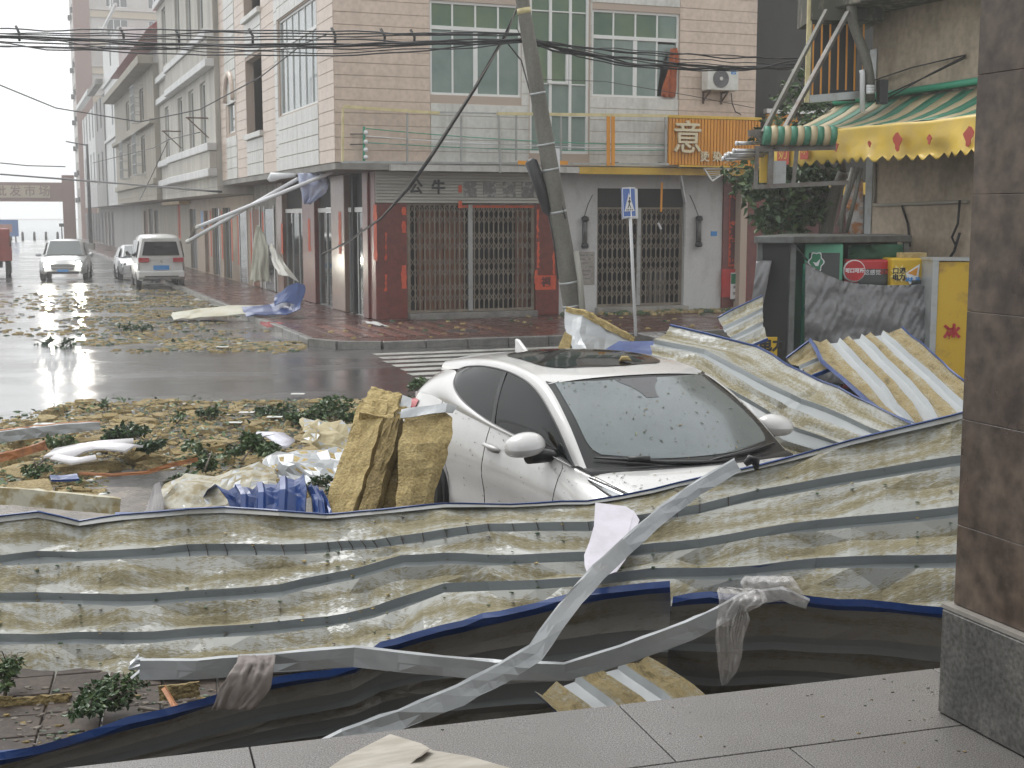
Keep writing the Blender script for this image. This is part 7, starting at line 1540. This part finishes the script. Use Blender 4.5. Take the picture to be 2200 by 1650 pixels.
# ---- wool slabs jammed against the car's flank
def wslab(name, label, p0, p1, wd, th, side, seed, mat=None, amp=.02):
    p0, p1 = aty(*p0), aty(*p1); d = (p1 - p0); ln = d.length; d.normalize(); s_ = Vector(side); s_ = (s_ - d * s_.dot(d)).normalized(); n_ = d.cross(s_).normalized(); n_ = n_ if n_.y < 0 else -n_
    nx, ny = 14, 8; F_, B_ = [], []
    for i in range(nx + 1):
        fr_r, bk_r = [], []
        for j in range(ny + 1):
            t, q = i / nx, j / ny - .5; e = Vector((n3((i * .5, j * .6, seed)), n3((i * .5, j * .6, seed + 4)), n3((i * .5, j * .6, seed + 8)))) * amp
            tear = (.05 * n3((j * .8, seed, 1)) if i == nx else 0)
            p = p0 + d * ln * (t + tear) + s_ * wd * (q * (1 + .08 * n3((i * .4, seed, 2)))); fr_r.append(p + n_ * th / 2 + e); bk_r.append(p - n_ * th / 2 + e * .5)
        F_.append(fr_r); B_.append(bk_r)
    vs_ = [p for r_ in F_ for p in r_] + [p for r_ in B_ for p in r_]; C_ = ny + 1; o = (nx + 1) * C_; fs_ = []
    for i in range(nx):
        for j in range(ny): a = i * C_ + j; fs_ += [(a, a + 1, a + C_ + 1, a + C_), (a + o, a + C_ + o, a + C_ + 1 + o, a + 1 + o)]
    bd = [j for j in range(C_)] + [i * C_ + ny for i in range(1, nx + 1)] + [nx * C_ + j for j in range(ny - 1, -1, -1)] + [i * C_ for i in range(nx - 1, 0, -1)]
    fs_ += [(bd[k], bd[k] + o, bd[(k + 1) % len(bd)] + o, bd[(k + 1) % len(bd)]) for k in range(len(bd))]
    m = MB(); m.add(vs_, fs_, 0, False); return tag(m.build(name, mat or K['wool']), label, 'insulation slab')
K['wool_wet'] = M('wet_rock_wool', (.29, .22, .095), .9, col2=(.165, .12, .05), vscale=7, lo=.4, hi=.65, fine=.3, bscale=60, bump=.8, bdist=.02)
wslab('wool_slab', 'thick wet rock wool slab leaning tallest against the car flank', (728, 1118, 8.75), (806, 876, 9.5), .22, .11, (1, -.25, 0), 1.0, K['wool'])
wslab('wool_slab', 'pale rock wool top bent over the tallest leaning slab', (805, 905, 9.35), (828, 850, 9.7), .24, .10, (1, .5, 0), 6.0)
wslab('wool_slab', 'narrow rock wool slab between two leaning slabs', (790, 1115, 8.72), (850, 905, 9.25), .12, .09, (1, -.3, 0), 2.0, K['wool_wet'])
wslab('wool_slab', 'crumbling rock wool slab standing behind the broad one', (850, 1110, 8.85), (885, 895, 9.45), .22, .10, (1, -.2, 0), 3.0, K['wool_wet'])
wslab('wool_slab', 'short rock wool block peeping over the leaning slabs', (850, 930, 9.5), (868, 878, 9.6), .13, .10, (1, .2, 0), 9.0)
sheet('broad_wool_sheet', 'broad crinkled wool faced sheet leaning on the car door', [[(868, 885, 9.15), (905, 878, 9.2), (945, 880, 9.2), (972, 892, 9.15)], [(862, 950, 8.95), (900, 955, 8.9), (940, 950, 8.95), (968, 940, 9.0)], [(858, 1020, 8.85), (890, 1025, 8.8), (925, 1020, 8.82), (948, 1010, 8.9)], [(848, 1110, 8.7), (880, 1110, 8.65), (910, 1110, 8.68), (930, 1110, 8.75)]], K['wool'], 4, .035, 4, K['silver_sheet'], 'insulation sheet', .03)
sheet('silver_cap_sheet', 'bent silver sheet capping the leaning wool slabs', [[(818, 852, 9.75), (850, 846, 9.8), (885, 858, 9.8)], [(812, 890, 9.5), (840, 895, 9.45), (880, 885, 9.5)], [(835, 905, 9.3), (860, 915, 9.25), (872, 905, 9.3)]], K['silver_sheet'], 3, .015, 6)
sheet('clear_film', 'silver film fold hanging over the car door edge', [[(865, 882, 9.1), (915, 872, 9.15), (960, 868, 9.2), (985, 875, 9.25)], [(862, 900, 9.0), (910, 893, 9.05), (955, 885, 9.1), (972, 890, 9.15)]], K['silver_sheet'], 4, .02, 2, None, 'film')
# ---- crumpled heap left of the slabs
sheet('crumpled_cream_sheet', 'crumpled cream wool sheet heaped beside the leaning slabs', [[(640, 905, 11.8), (680, 908, 11.9), (720, 903, 11.9), (770, 915, 11.7)], [(652, 925, 11.4), (690, 915, 11.2), (730, 925, 11.3), (765, 935, 11.3)], [(655, 945, 11.2), (690, 960, 11.0), (730, 955, 11.1), (755, 965, 11.0)]], M('cream_wool', (.44, .39, .25), .8, col2=(.27, .215, .11), vscale=8, bump=.5, bscale=30), 4, .10, 3, K['silver_sheet'])
sheet('crumpled_silver_sheet', 'crumpled silver sheet curling over the dark gap', [[(560, 985, 10.6), (610, 975, 10.7), (680, 975, 10.6), (745, 970, 10.5)], [(575, 1015, 10.2), (620, 990, 10.2), (680, 1000, 10.1), (740, 1000, 10.1)], [(640, 1045, 9.9), (670, 1030, 9.9), (700, 1040, 9.8), (730, 1050, 9.7)]], K['silver_sheet'], 4, .08, 9, K['wool'])
sheet('crumpled_pale_panel', 'crumpled pale panel lump in front of the leaf bunches', [[(345, 1045, 9.7), (400, 1012, 9.9), (480, 1010, 9.9), (560, 985, 10.2), (590, 1000, 10.1)], [(340, 1075, 9.4), (390, 1040, 9.4), (450, 1045, 9.4), (520, 1020, 9.6), (600, 1020, 9.7)], [(355, 1100, 9.2), (400, 1095, 9.1), (450, 1085, 9.1), (520, 1060, 9.3), (600, 1045, 9.5)]], M('pale_crumple', (.40, .385, .32), .6, col2=(.24, .195, .10), vscale=7, lo=.45, hi=.6), 4, .05, 11, K['silver_sheet'])
rb_ = [[(652, 1018, 8.98), (660, 1050, 8.8), (657, 1115, 8.62)], [(610, 1028, 9.02), (612, 1056, 8.84), (610, 1115, 8.68)], [(560, 1040, 9.06), (566, 1062, 8.9), (566, 1115, 8.74)], [(512, 1046, 9.1), (528, 1066, 8.95), (530, 1115, 8.8)], [(462, 1040, 9.15), (490, 1072, 9.02), (505, 1115, 8.88)]]
corr_panel('blue_folded_sheet', 'bright blue ridged roof sheet folded behind the buckled panel', [[aty(*p) for p in l] for l in rb_], band=K['blue_paint'], groove=K['blue_paint'], crease=.01, gw=.03, gd=-.025, sub=4, amp=.012, facing=(0, -1, .5), edge0=False, edge1=False, seed=24.0)
sheet('blue_shadow_sheet', 'dark hollow blue sheet arching beside the ridged one', [[(462, 1040, 9.2), (445, 1052, 9.25), (432, 1075, 9.25), (424, 1105, 9.2)], [(470, 1046, 9.6), (452, 1060, 9.6), (440, 1085, 9.6), (430, 1112, 9.55)]], K['blue_paint'], 4, .008, 6)
r5 = [[(655, 1035, 8.95), (668, 1070, 8.75), (672, 1115, 8.6)], [(675, 1040, 8.95), (688, 1072, 8.75), (692, 1115, 8.6)], [(692, 1050, 8.95), (705, 1075, 8.75), (715, 1115, 8.6)]]
corr_panel('wool_stub_panel', 'short wool faced panel stub standing next to the blue sheet', [[aty(*p) for p in l] for l in r5], band=K['pan_wool'], groove=K['groove_light'], crease=.004, gw=.02, gd=.015, sub=4, amp=.006, facing=(0, -1, .5), edge0=False, edge1=False, seed=21.1)
strip('pale_rib', 'pale wool coated rib lying behind the buckled panel', [(-60, 1062, 9.4, .12), (60, 1070, 9.3, .12), (160, 1080, 9.2, .12), (258, 1088, 9.15, .11)], .12, .06, 2.2, K['pan'] if False else M('pale_rib', (.46, .44, .34), .6, col2=(.28, .22, .10), vscale=9, lo=.45, hi=.6), .01)
sheet('grey_flap', 'dark grey flap curled up at the end of the pale rib', [[(315, 1085, 9.2), (330, 1040, 9.4), (345, 1035, 9.4)], [(305, 1110, 9.0), (330, 1105, 9.05), (350, 1100, 9.1)]], M('grey_flap', (.15, .14, .14), .5), 3, .02, 4)
# ================================================================== loose debris
rnd = random.Random(21)
def chunk_mesh(seed, mat):
    r_ = random.Random(seed); n = r_.randint(7, 10); m = MB(); a0 = r_.random() * 6; el = r_.uniform(.55, .9)
    R_ = [r_.uniform(.75, 1.1) for _ in range(n)]; ring = [(R_[i] * cos(a0 + 2 * pi * i / n), el * R_[i] * sin(a0 + 2 * pi * i / n)) for i in range(n)]
    th = r_.uniform(.16, .30); vs_ = [Vector((x, y, 0)) for x, y in ring] + [Vector((x * .98 + r_.uniform(-.05, .05), y * .98, th * r_.uniform(.75, 1.15))) for x, y in ring] + [Vector((x * .55, y * .55, th * r_.uniform(.95, 1.35))) for x, y in ring] + [Vector((0, 0, th * 1.2))]
    fs_ = [tuple(range(n))[::-1]] + [(i, (i + 1) % n, n + (i + 1) % n, n + i) for i in range(n)] + [(n + i, n + (i + 1) % n, 2 * n + (i + 1) % n, 2 * n + i) for i in range(n)] + [(2 * n + i, 2 * n + (i + 1) % n, 3 * n) for i in range(n)]
    m.add(vs_, fs_, 0, False); return m.mesh('wool_chunk', mat)
K['wool_old'] = M('trampled_wool', (.35, .275, .14), .85, col2=(.215, .165, .08), vscale=3.2, lo=.35, hi=.65, fine=.3, bscale=45, bump=.8, bdist=.02)
CH = [chunk_mesh(s_, K['wool_old'] if s_ % 3 else K['wool_wet']) for s_ in range(12)]
def place_chunk(p, s_, label, group):
    mw = Matrix.Translation(p) @ Matrix.Rotation(rnd.uniform(0, 6.28), 4, 'Z') @ Matrix.Rotation(rnd.uniform(-.3, .3), 4, 'X') @ Matrix.Diagonal((s_, s_ * rnd.uniform(.6, 1.0), s_ * rnd.uniform(.7, 1.5), 1))
    return tag(link('wool_chunk', rnd.choice(CH), None, mw), label, 'wool chunk', group)
def dens(u, v):
    """where the wool litter lies thick on the road (photo layout)"""
    t = interp([(0, 905), (100, 880), (150, 865), (400, 862), (620, 862), (760, 850), (900, 838)], u)
    return v > t and not (230 < u < 420 and 1010 < v < 1075)
n_ = 0; tries = 0
while n_ < 290 and tries < 6000:
    tries += 1; v = 862 + 205 * rnd.random() ** 1.25; u = rnd.uniform(-40, 760)
    if not dens(u, v): continue
    p = atz(u, v, .028 if atz(u, v).y < 12.5 else 0); s_ = rnd.uniform(.08, .2) if rnd.random() < .8 else rnd.uniform(.2, .34)
    place_chunk(p + Vector((0, 0, -.012)), s_ if p.y < 15 else min(s_, .17), 'pale yellow rock wool chunk in the litter before the car' if p.y < 15 else 'flattened rock wool chunk where the litter meets the wet road', 'rock wool chunks in the near litter' if p.y < 15 else 'rock wool chunks at the road edge of the litter'); n_ += 1
def crumbs(name, label, n, sampler, smin, smax, mats, flat=.25, seed=3):
    r_ = random.Random(seed); m = MB()
    for _ in range(n):
        p = sampler(r_); s_ = r_.uniform(smin, smax); a0 = r_.random() * 6.28; k = r_.randint(5, 6)
        ring = [Vector((cos(a0 + 2 * pi * i / k) * s_ * r_.uniform(.5, 1.1), sin(a0 + 2 * pi * i / k) * s_ * r_.uniform(.4, .9), 0)) for i in range(k)]
        top = [q * .75 + Vector((0, 0, s_ * flat * r_.uniform(.6, 1.3))) for q in ring]
        m.add([p + q for q in ring] + [p + q for q in top], [tuple(range(k, 2 * k))] + [(i, (i + 1) % k, (i + 1) % k + k, i + k) for i in range(k)], r_.randrange(len(mats)))
    return tag(m.build(name, mats), label, None, None, 'stuff')
def near_s(r_):
    while True:
        v = 858 + 215 * r_.random() ** 1.3; u = r_.uniform(-380, 900)
        if dens(u, v): return atz(u, v, .028 if atz(u, v).y < 12.5 else 0)
K['crumb_white'] = M('white_scrap', (.6, .6, .58), .5)
crumbs('wool_litter', 'wool crumbs and scraps strewn between the chunks', 9000, near_s, .012, .06, [K['wool_old'], K['wool_old'], K['wool_wet'], K['wool'], K['leaf_dark'], K['wool_old'], K['crumb_white']] if False else [K['wool_old'], K['wool_old'], K['wool_wet'], K['wool'], K['leaf_dark'], K['wool_old']], .3)
def far_s(r_):
    while True:
        z_ = r_.random()
        if z_ < .62: u, v = r_.gauss(390, 110), r_.gauss(655, 24)
        elif z_ < .8: u, v = r_.uniform(180, 650), r_.gauss(742, 6)
        elif z_ < .93: u, v = r_.uniform(-150, 330), r_.uniform(625, 735)
        else: u, v = r_.uniform(380, 640), r_.gauss(632, 6)
        p = atz(u, v)
        if v > 612 and v < 760 and n3(p * .55) > -.12 and not (FRI @ p).x > -2.6: return p
crumbs('street_litter', 'trampled wool spread over the wet side street', 5200, far_s, .03, .13, [K['wool_old'], K['wool_wet'], K['wool_wet'], K['leaf_dark'], K['earth']], .22, 8)
def pave_s(r_): p = FR @ Vector((r_.uniform(-2.2, 10), r_.uniform(-4.9, -.1), .15)); return p
crumbs('pavement_litter', 'scattered wool bits on the red pavement', 70, pave_s, .03, .10, [K['wool_old'], K['wool'], K['leaf_dark']], .4, 4)
crumbs('doorstep_litter', 'wool and leaves blown against the right doorstep', 330, lambda r_: FR @ Vector((r_.gauss(8.4, 1.2), r_.gauss(-.35, .13), .15)), .04, .13, [K['wool_old'], K['leaf_dark'], K['wool_old'], K['leaf']], .6, 6)
crumbs('roof_edge_litter', 'leaf bits and dirt on the granite veranda floor', 70, lambda r_: VF @ Vector((-abs(r_.gauss(0, .55)) + .1, -.02 - abs(r_.gauss(.25, .3)), 1.051)), .002, .009, [K['leaf_dark'], K['bark'], K['wool_old']], .2, 9)
def panel_s(r_):
    c = r_.choice(mcols); i = r_.randrange(len(c) - 1); return c[i].lerp(c[i + 1], r_.random()) + Vector((0, -.004, .008))
crumbs('panel_litter', 'leaf bits stuck in the troughs of the buckled panel', 420, panel_s, .005, .018, [K['leaf_dark'], K['leaf'], K['bark'], K['wool']], .3, 14)
def leaf_s(r_):
    while True:
        v = 858 + 215 * r_.random() ** 1.3; u = r_.uniform(-60, 900)
        if dens(u, v): p = atz(u, v, .03); 
        else: continue
        if n3(p * .7) > -.05: return p + Vector((0, 0, r_.uniform(.0, .09)))
def leaf_scatter(name, label, n, smp, size, mats, seed):
    r_ = random.Random(seed); m = MB()
    for _ in range(n):
        q = smp(r_); s_ = size * r_.uniform(.5, 1.3); d = Vector((r_.gauss(0, 1), r_.gauss(0, 1), r_.gauss(0, .35))).normalized(); a = d.cross(Vector((0, 0, 1))).normalized() + Vector((0, 0, r_.uniform(-.6, .6))); b = Vector((0, 0, 1))
        m.add([q, q + d * s_ * .4 + a * s_ * .28 + b * .01, q + d * s_, q + d * s_ * .4 - a * s_ * .28 + b * .01], [(0, 1, 2), (0, 2, 3)], r_.randrange(len(mats)))
    return tag(m.build(name, mats), label, None, None, 'stuff')
leaf_scatter('leaf_litter', 'torn green leaves scattered through the wool litter', 1000, leaf_s, .085, [K['leaf'], K['leaf_dark'], K['leaf_light'], K['leaf']], 31)
leaf_scatter('leaf_litter', 'torn leaves spread on the wet side street', 260, lambda r_: far_s(r_), .16, [K['leaf_dark'], K['leaf_dark'], K['leaf']], 33)
crumbs('white_litter', 'small white scraps in the wool litter', 130, near_s, .02, .07, [K['crumb_white']], .3, 19)
crumbs('tile_litter', 'dark mud and wool bits strewn on the brown tiles', 620, lambda r_: atz(r_.uniform(-400, 520), r_.uniform(1478, 1625), .046), .006, .035, [K['bark'], K['bark'], K['wool_wet'], K['leaf_dark'], K['bark']], .3, 41)
# leafy branches torn from the trees
def branch(label, blobs, n, size, seed, mats, stems):
    root = thing('leafy_branch', label, 'branch', blobs[0][0])
    leaf_mass('foliage', mats, [(c, (r[0] * .9, r[1] * 1.2, r[2] * .62), w) for c, r, w in blobs], int(n * 1.5), size * .62, root, seed)
    for c, r, w in blobs:
        for k in range(4):
            q = c + Vector((rnd.uniform(-1, 1) * r[0] * 1.2, rnd.uniform(-1, 1) * r[1], rnd.uniform(-.2, .9) * r[2])); MB().tube([c - Vector((0, 0, r[2] * .6)), c.lerp(q, .5) + Vector((0, 0, .02)), q], [size * .08, size * .05, size * .02], 5).build('twig', K['bark'], root)
    for s_ in stems: MB().tube([aty(*p) for p in s_], [.012] * (len(s_) - 1) + [.005], 6).build('twig', K['bark'], root)
def bl(u, v, ru, rv, d, wgt=1): s_ = d / FPX; q = aty(u, v, d); return (q, (ru * s_, max(ru * s_ * .7, .1), rv * s_), wgt)
gm = [K['leaf'], K['leaf_light']]; gd = [K['leaf_dark'], K['leaf']]
branch('large leafy branch heaped at the road edge of the litter', [bl(700, 878, 62, 30, 16.8, 4), bl(650, 890, 40, 18, 16.4, 2), bl(745, 895, 25, 16, 16.2, 1)], 900, .11, 1, gm, [[(640, 900, 16.4), (690, 885, 16.7), (740, 880, 16.8)]])
branch('dark leafy branch beside the large one by the road', [bl(595, 882, 45, 16, 17.2, 2), bl(560, 880, 25, 10, 17.4, 1)], 380, .10, 2, gd, [[(555, 890, 17.3), (620, 880, 17.2)]])
branch('dark leafy branch near the orange edged strip', [bl(265, 930, 60, 26, 14.2, 4), bl(325, 950, 40, 18, 13.7, 2)], 720, .10, 3, gd, [[(215, 945, 14.2), (280, 935, 14.2), (345, 955, 13.7)]])
branch('leafy branch between the white mouldings', [bl(545, 950, 40, 30, 13.5, 3), bl(575, 975, 38, 18, 12.8, 2), bl(500, 960, 25, 15, 13.4, 1)], 680, .10, 4, gm, [[(520, 990, 12.9), (550, 950, 13.5), (600, 975, 12.8)]])
branch('small leafy sprig in the middle of the litter', [bl(452, 985, 22, 26, 12.9, 2), bl(400, 960, 30, 12, 13.5, 1)], 240, .10, 5, gm, [[(440, 1010, 12.6), (455, 970, 12.9)]])
branch('leafy sprig beside the crumpled pale panel', [bl(385, 1025, 45, 12, 11.2, 2)], 170, .09, 6, gm, [[(350, 1035, 11.2), (420, 1020, 11.2)]])
branch('thin leafy branch lying by the pole of the orange strip', [bl(130, 955, 45, 22, 13.6, 2), bl(80, 1000, 22, 22, 12.6, 1)], 300, .10, 7, gm, [[(70, 1010, 12.6), (130, 955, 13.6)]])
branch('leafy sprigs along the far edge of the litter', [bl(440, 888, 24, 10, 16.9, 1), bl(455, 885, 15, 12, 17, 1), bl(220, 868, 12, 8, 18, .5), bl(380, 905, 20, 8, 16, .5)], 260, .10, 8, gm, [[(430, 895, 16.8), (460, 885, 17)]])
branch('leafy branch behind the tail of the crossover', [bl(910, 828, 45, 14, 17.6, 3), bl(945, 815, 25, 10, 18, 1)], 340, .10, 9, gm, [[(880, 838, 17.6), (950, 815, 18)]])
branch('glossy leafy branch fallen on the brown tiles', [bl(235, 1500, 75, 42, 6.5, 4), bl(190, 1525, 45, 25, 6.3, 2), bl(300, 1470, 30, 18, 6.6, 1)], 620, .062, 10, gm, [[(150, 1540, 6.3), (240, 1500, 6.5), (320, 1465, 6.6)], [(300, 1520, 6.4), (360, 1530, 6.3)]])
branch('leafy sprig hanging over the lower panel corner', [bl(20, 1420, 28, 40, 6.9, 2), bl(15, 1470, 14, 18, 6.8, 1)], 260, .06, 11, gm, [[(10, 1500, 6.8), (25, 1400, 6.95)]])
branch('dark leafy branch on the far wet street', [bl(290, 705, 45, 8, 30.5, 2), bl(140, 745, 30, 9, 26.5, 1), bl(95, 735, 25, 7, 27, 1)], 320, .16, 12, gd, [[(230, 712, 30.4), (310, 700, 30.6)]])
branch('leafy sprigs between the crumpled sheets and the slabs', [bl(690, 1035, 30, 14, 9.6, 1), bl(720, 1060, 18, 10, 9.4, .6)], 160, .07, 13, gd, [[(670, 1040, 9.6), (720, 1050, 9.5)]])
# white mouldings, orange strips, odd scraps
def curve_strip(name, label, pts, w_, th, mat, cat):
    m = MB(); P = [aty(*p[:3]) for p in pts]; L_, R_ = [], []
    for i, p in enumerate(P):
        d = (P[min(i + 1, len(P) - 1)] - P[max(i - 1, 0)]); s_ = Vector((-d.y, d.x, 0)).normalized(); ww = w_ * (pts[i][3] if len(pts[i]) > 3 else 1); L_.append(p + s_ * ww / 2 + Vector((0, 0, .02))); R_.append(p - s_ * ww / 2)
    m.grid([[l_, l_.lerp(r_, .5) + Vector((0, 0, .03)), r_] for l_, r_ in zip(L_, R_)], smooth=True, thick=th); return tag(m.build(name, mat), label, cat)
wp = M('white_moulding', (.72, .70, .72), .3, coat=.3)
curve_strip('white_moulding', 'broken white plastic arch moulding lying on the wool litter', [(122, 985, 12.9, .8), (150, 968, 13.3), (190, 960, 13.5), (240, 958, 13.6), (288, 965, 13.4, .7)], .34, .02, wp, 'moulding')
curve_strip('white_moulding', 'second white moulding blade stacked over the broken arch', [(165, 962, 13.5, .5), (215, 954, 13.8), (287, 949, 13.9, .6)], .22, .02, wp, 'moulding')
curve_strip('white_moulding', 'forked white moulding piece under the broken arch', [(120, 983, 12.85, .7), (165, 992, 12.6), (205, 985, 12.7, .5)], .2, .02, wp, 'moulding')
curve_strip('white_moulding', 'curved white moulding beside the leafy branch', [(552, 935, 14.1, .6), (590, 935, 14.0), (612, 950, 13.6), (600, 962, 13.3), (565, 965, 13.2, .7)], .22, .02, M('lilac_moulding', (.62, .62, .70), .3, coat=.3), 'moulding')
orm = M('orange_steel', (.36, .14, .045), .5, col2=(.2, .085, .04), vscale=9)
strip('orange_strip', 'grey steel strip with an orange lip at the edge of the litter', [(-40, 945, 13.9, .12), (60, 932, 14.2, .12), (140, 922, 14.5, .11), (215, 915, 14.8, .08)], .12, .05, 2.0, K['silver_sheet'], .012)
strip('orange_lip', 'orange lip strip folded along the grey steel strip', [(-40, 932, 13.95, .03), (60, 921, 14.25, .03), (140, 912, 14.55, .03), (215, 908, 14.85, .025)], .03, .03, 2.0, orm, .008)
strip('orange_strip', 'bent orange steel strip lying before the dark branch', [(-40, 993, 12.4, .08), (30, 978, 12.6, .08), (70, 966, 12.8, .07), (100, 957, 12.9, .09)], .08, .02, 5.0, orm, .012)
strip('orange_lath', 'thin orange lath slanting across the litter', [(318, 1015, 11.7, .03), (370, 1000, 12.0, .03), (425, 988, 12.3, .03)], .03, .004, 3.0, orm, .004)
strip('orange_lath', 'thin orange wire lath over the wet paving', [(170, 1018, 11.7, .018), (240, 1022, 11.6, .018), (320, 1016, 11.7, .018)], .02, .01, 4.0, orm, .004)
sheet('blue_scrap', 'dark blue metal scrap in the near litter', [[(110, 1018, 11.5), (165, 1014, 11.55)], [(112, 1030, 11.3), (168, 1028, 11.35)]], K['blue_paint'], 3, .02, 7, None, 'scrap', .02)
sheet('blue_stub', 'blue flashing stub at the end of the pale rib', [[(248, 1100, 8.75), (286, 1100, 8.72)], [(247, 1117, 8.62), (287, 1115, 8.6)]], K['blue_paint'], 3, .008, 5, None, 'flashing', .01)
for (p0, p1, wd, lab, sd_) in (((25, 1520, 6.75), (150, 1510, 6.8), .10, 'broken rock wool slab on the brown tiles below the panel', 3.0), ((342, 1490, 6.55), (428, 1480, 6.6), .075, 'ribbed rock wool block next to the glossy branch', 5.0), ((-60, 1512, 6.7), (22, 1518, 6.75), .10, 'rock wool block end at the corner of the brown tiles', 7.0), ((425, 1510, 6.3), (456, 1512, 6.3), .05, 'small rock wool lump under the grey cloth', 8.0)):
    wslab('wool_slab', lab, p0, p1, wd, .09, (0, .3, 1), sd_, K['wool_wet'], .01)
strip('red_lath', 'orange red lath stub on the brown tiles', [(350, 1478, 6.5, .02), (372, 1515, 6.2, .02), (392, 1540, 6.05, .015)], .02, .01, 1.0, orm, .004)
place_l = [(640, 850, 'white paper scrap by the puddle', .1), (478, 748, 'white scrap at the wool line', .12), (530, 890, 'white scrap between the chunks', .10), (505, 912, 'white cup scrap in the litter', .09), (590, 900, 'pale scrap behind the chunks', .1), (95, 915, 'white scrap on the wet edge', .12)]
for i, (u, v, lab, s_) in enumerate(place_l):
    p = atz(u, v, .03); m = MB(Matrix.Translation(p)); m.grid([[(s_ * (a - 1) + .3 * s_ * n3((a, b, i)), s_ * (b - 1) * .6, .03 + .05 * n3((a * 2, b * 2, i + 3))) for a in range(3)] for b in range(3)], smooth=False, thick=.004); tag(m.build('paper_scrap', K['crumb_white']), lab, 'scrap')
# ---- things at the street corner
sheet('fallen_far_panel', 'pale roof panel lying on the wet street below the corner', [[(368, 672, 33.4), (430, 662, 33.8), (520, 655, 33.6), (590, 652, 33.4)], [(372, 688, 32.6), (430, 682, 32.8), (520, 676, 32.6), (590, 668, 32.8)]], M('far_pale_panel', (.50, .50, .42), .5, col2=(.38, .34, .22), vscale=1.5), 3, .05, 4, K['blue_paint'], 'roof panel', .02)
sheet('twisted_blue_sheet', 'blue bent roof panel crumpled on the street corner', [[(520, 660, 33.2), (580, 652, 33), (622, 648, 32.8), (648, 632, 32.6)], [(530, 678, 32.4), (590, 676, 32.2), (630, 672, 32), (646, 662, 32)]], K['blue_paint'], 3, .06, 2, None, 'roof panel', .02)
sheet('blue_bent_flap', 'blue flap twisted up from the bent street panel', [[(592, 630, 32.8), (608, 622, 32.7), (640, 606, 32.6), (655, 612, 32.6)], [(590, 655, 32.5), (612, 650, 32.4), (640, 655, 32.3), (652, 640, 32.4)]], K['blue_paint'], 3, .05, 6, None, 'roof panel', .02)
sheet('hanging_grey_panel', 'grey blue edged panel hanging down to the street corner', [[(580, 520, 34.5), (590, 528, 34.4), (600, 545, 34.3)], [(584, 560, 33.8), (598, 562, 33.7), (615, 568, 33.6)], [(600, 590, 33), (620, 592, 32.9), (642, 604, 32.8)]], M('far_grey_panel', (.38, .37, .33), .5), 3, .04, 3, K['blue_paint'], 'roof panel', .02)
drape('hanging_sack', 'pale woven sack hanging from a wire at the street corner', [(551, 557, 484, 34.6), (546, 570, 505, 34.5), (542, 578, 540, 34.4), (540, 578, 575, 34.4), (537, 582, 605, 34.4)], M('woven_sack', (.56, .55, .46), .7, col2=(.42, .42, .36), vscale=3, stretch=(6, 6, .4)), 5.0, .12, 'sack', 20, 12)
drape('hanging_tarp', 'blue white tarpaulin rag caught under the corner overhang', [(640, 700, 372, 33.2), (642, 708, 395, 33.1), (648, 700, 415, 33.1), (652, 668, 438, 33.1)], M('blue_white_tarp', (.42, .47, .68), .5, col2=(.6, .62, .7), vscale=2.5), 8.0, .2, 'tarpaulin', 18, 14)
for p0, p1, lab in (((716, 369, 32.6), (424, 488, 34.6), 'long white tube hanging from the corner overhang'), ((640, 384, 33.4), (405, 518, 34.6), 'second white tube crossing below the long one')):
    t_ = thing('white_tube', lab, 'tube', aty(*p1)); a, b = aty(*p0), aty(*p1); MB().tube([a, b], .05, 10).build('tube', K['sign_white'], t_)
    d = (b - a).normalized() * .06; MB().tube([b - d, b + d], .06, 10).build('end_cap', K['ac_white'], t_)
tag(MB().tube([aty(408, 515, 34.6), aty(415, 500, 34.6), aty(420, 482, 34.6)], [.04, .05, .03], 8).build('broken_batten', K['bark']), 'broken wooden batten at the end of the white tubes', 'batten')
c_ = aty(585, 385, 33.6); tag(MB(Matrix.Translation(c_)).tube([(-.1, 0, -.03), (0, 0, .06), (.2, 0, .08), (.6, 0, .1)], [.05, .12, .08, .05], 10).build('white_lamp_fitting', K['sign_white']), 'broken white lamp fitting under the corner overhang', 'lamp fitting')
drape('red_cloth_scrap', 'red and white cloth scrap on the wet street corner', [(558, 600, 692, 30.9), (560, 625, 697, 30.6), (575, 610, 704, 30.3)], M('red_cloth', (.26, .06, .06), .8, col2=(.5, .5, .52), vscale=3, lo=.55, hi=.6), 2.0, .15, 'cloth', 8, 8)
drape('white_plastic_scrap', 'white plastic rag on the red pavement before the left gate', [(780, 790, 690, 30.2), (790, 815, 694, 30), (815, 838, 700, 29.7)], K['crumb_white'], 2.0, .08, 'plastic rag', 8, 6)
drape('clear_plastic_scrap', 'clear plastic sheet lying behind the crossing sign', [(1370, 1420, 716, 27.6), (1380, 1440, 720, 27.2), (1420, 1520, 727, 26.6), (1500, 1560, 728, 26.6)], K['bag'], 4.0, .1, 'plastic sheet', 14, 10)
# drain cover and puddle rim on the far pavement
tag(MB(FR).tube([(1.0, -3.6, .146), (1.0, -3.6, .158)], .38, 24).build('manhole_cover', M('iron_cover', (.06, .055, .055), .4)), 'round iron manhole cover in the red pavement', 'manhole cover')
# ================================================================== rain haze
hz = bpy.data.materials.new('rain_haze'); hz.use_nodes = True; t = hz.node_tree
for n_ in list(t.nodes):
    if n_.type == 'BSDF_PRINCIPLED': t.nodes.remove(n_)
pv_ = t.nodes.new('ShaderNodeVolumePrincipled'); pv_.inputs['Color'].default_value = (.93, .94, .95, 1); pv_.inputs['Density'].default_value = .0021; pv_.inputs['Anisotropy'].default_value = .2
t.links.new(pv_.outputs[0], [n_ for n_ in t.nodes if n_.type == 'OUTPUT_MATERIAL'][0].inputs['Volume'])
tag(MB().box(-160, 120, -25, 330, -1.6, 52).build('haze', hz), None, None, None, 'stuff')
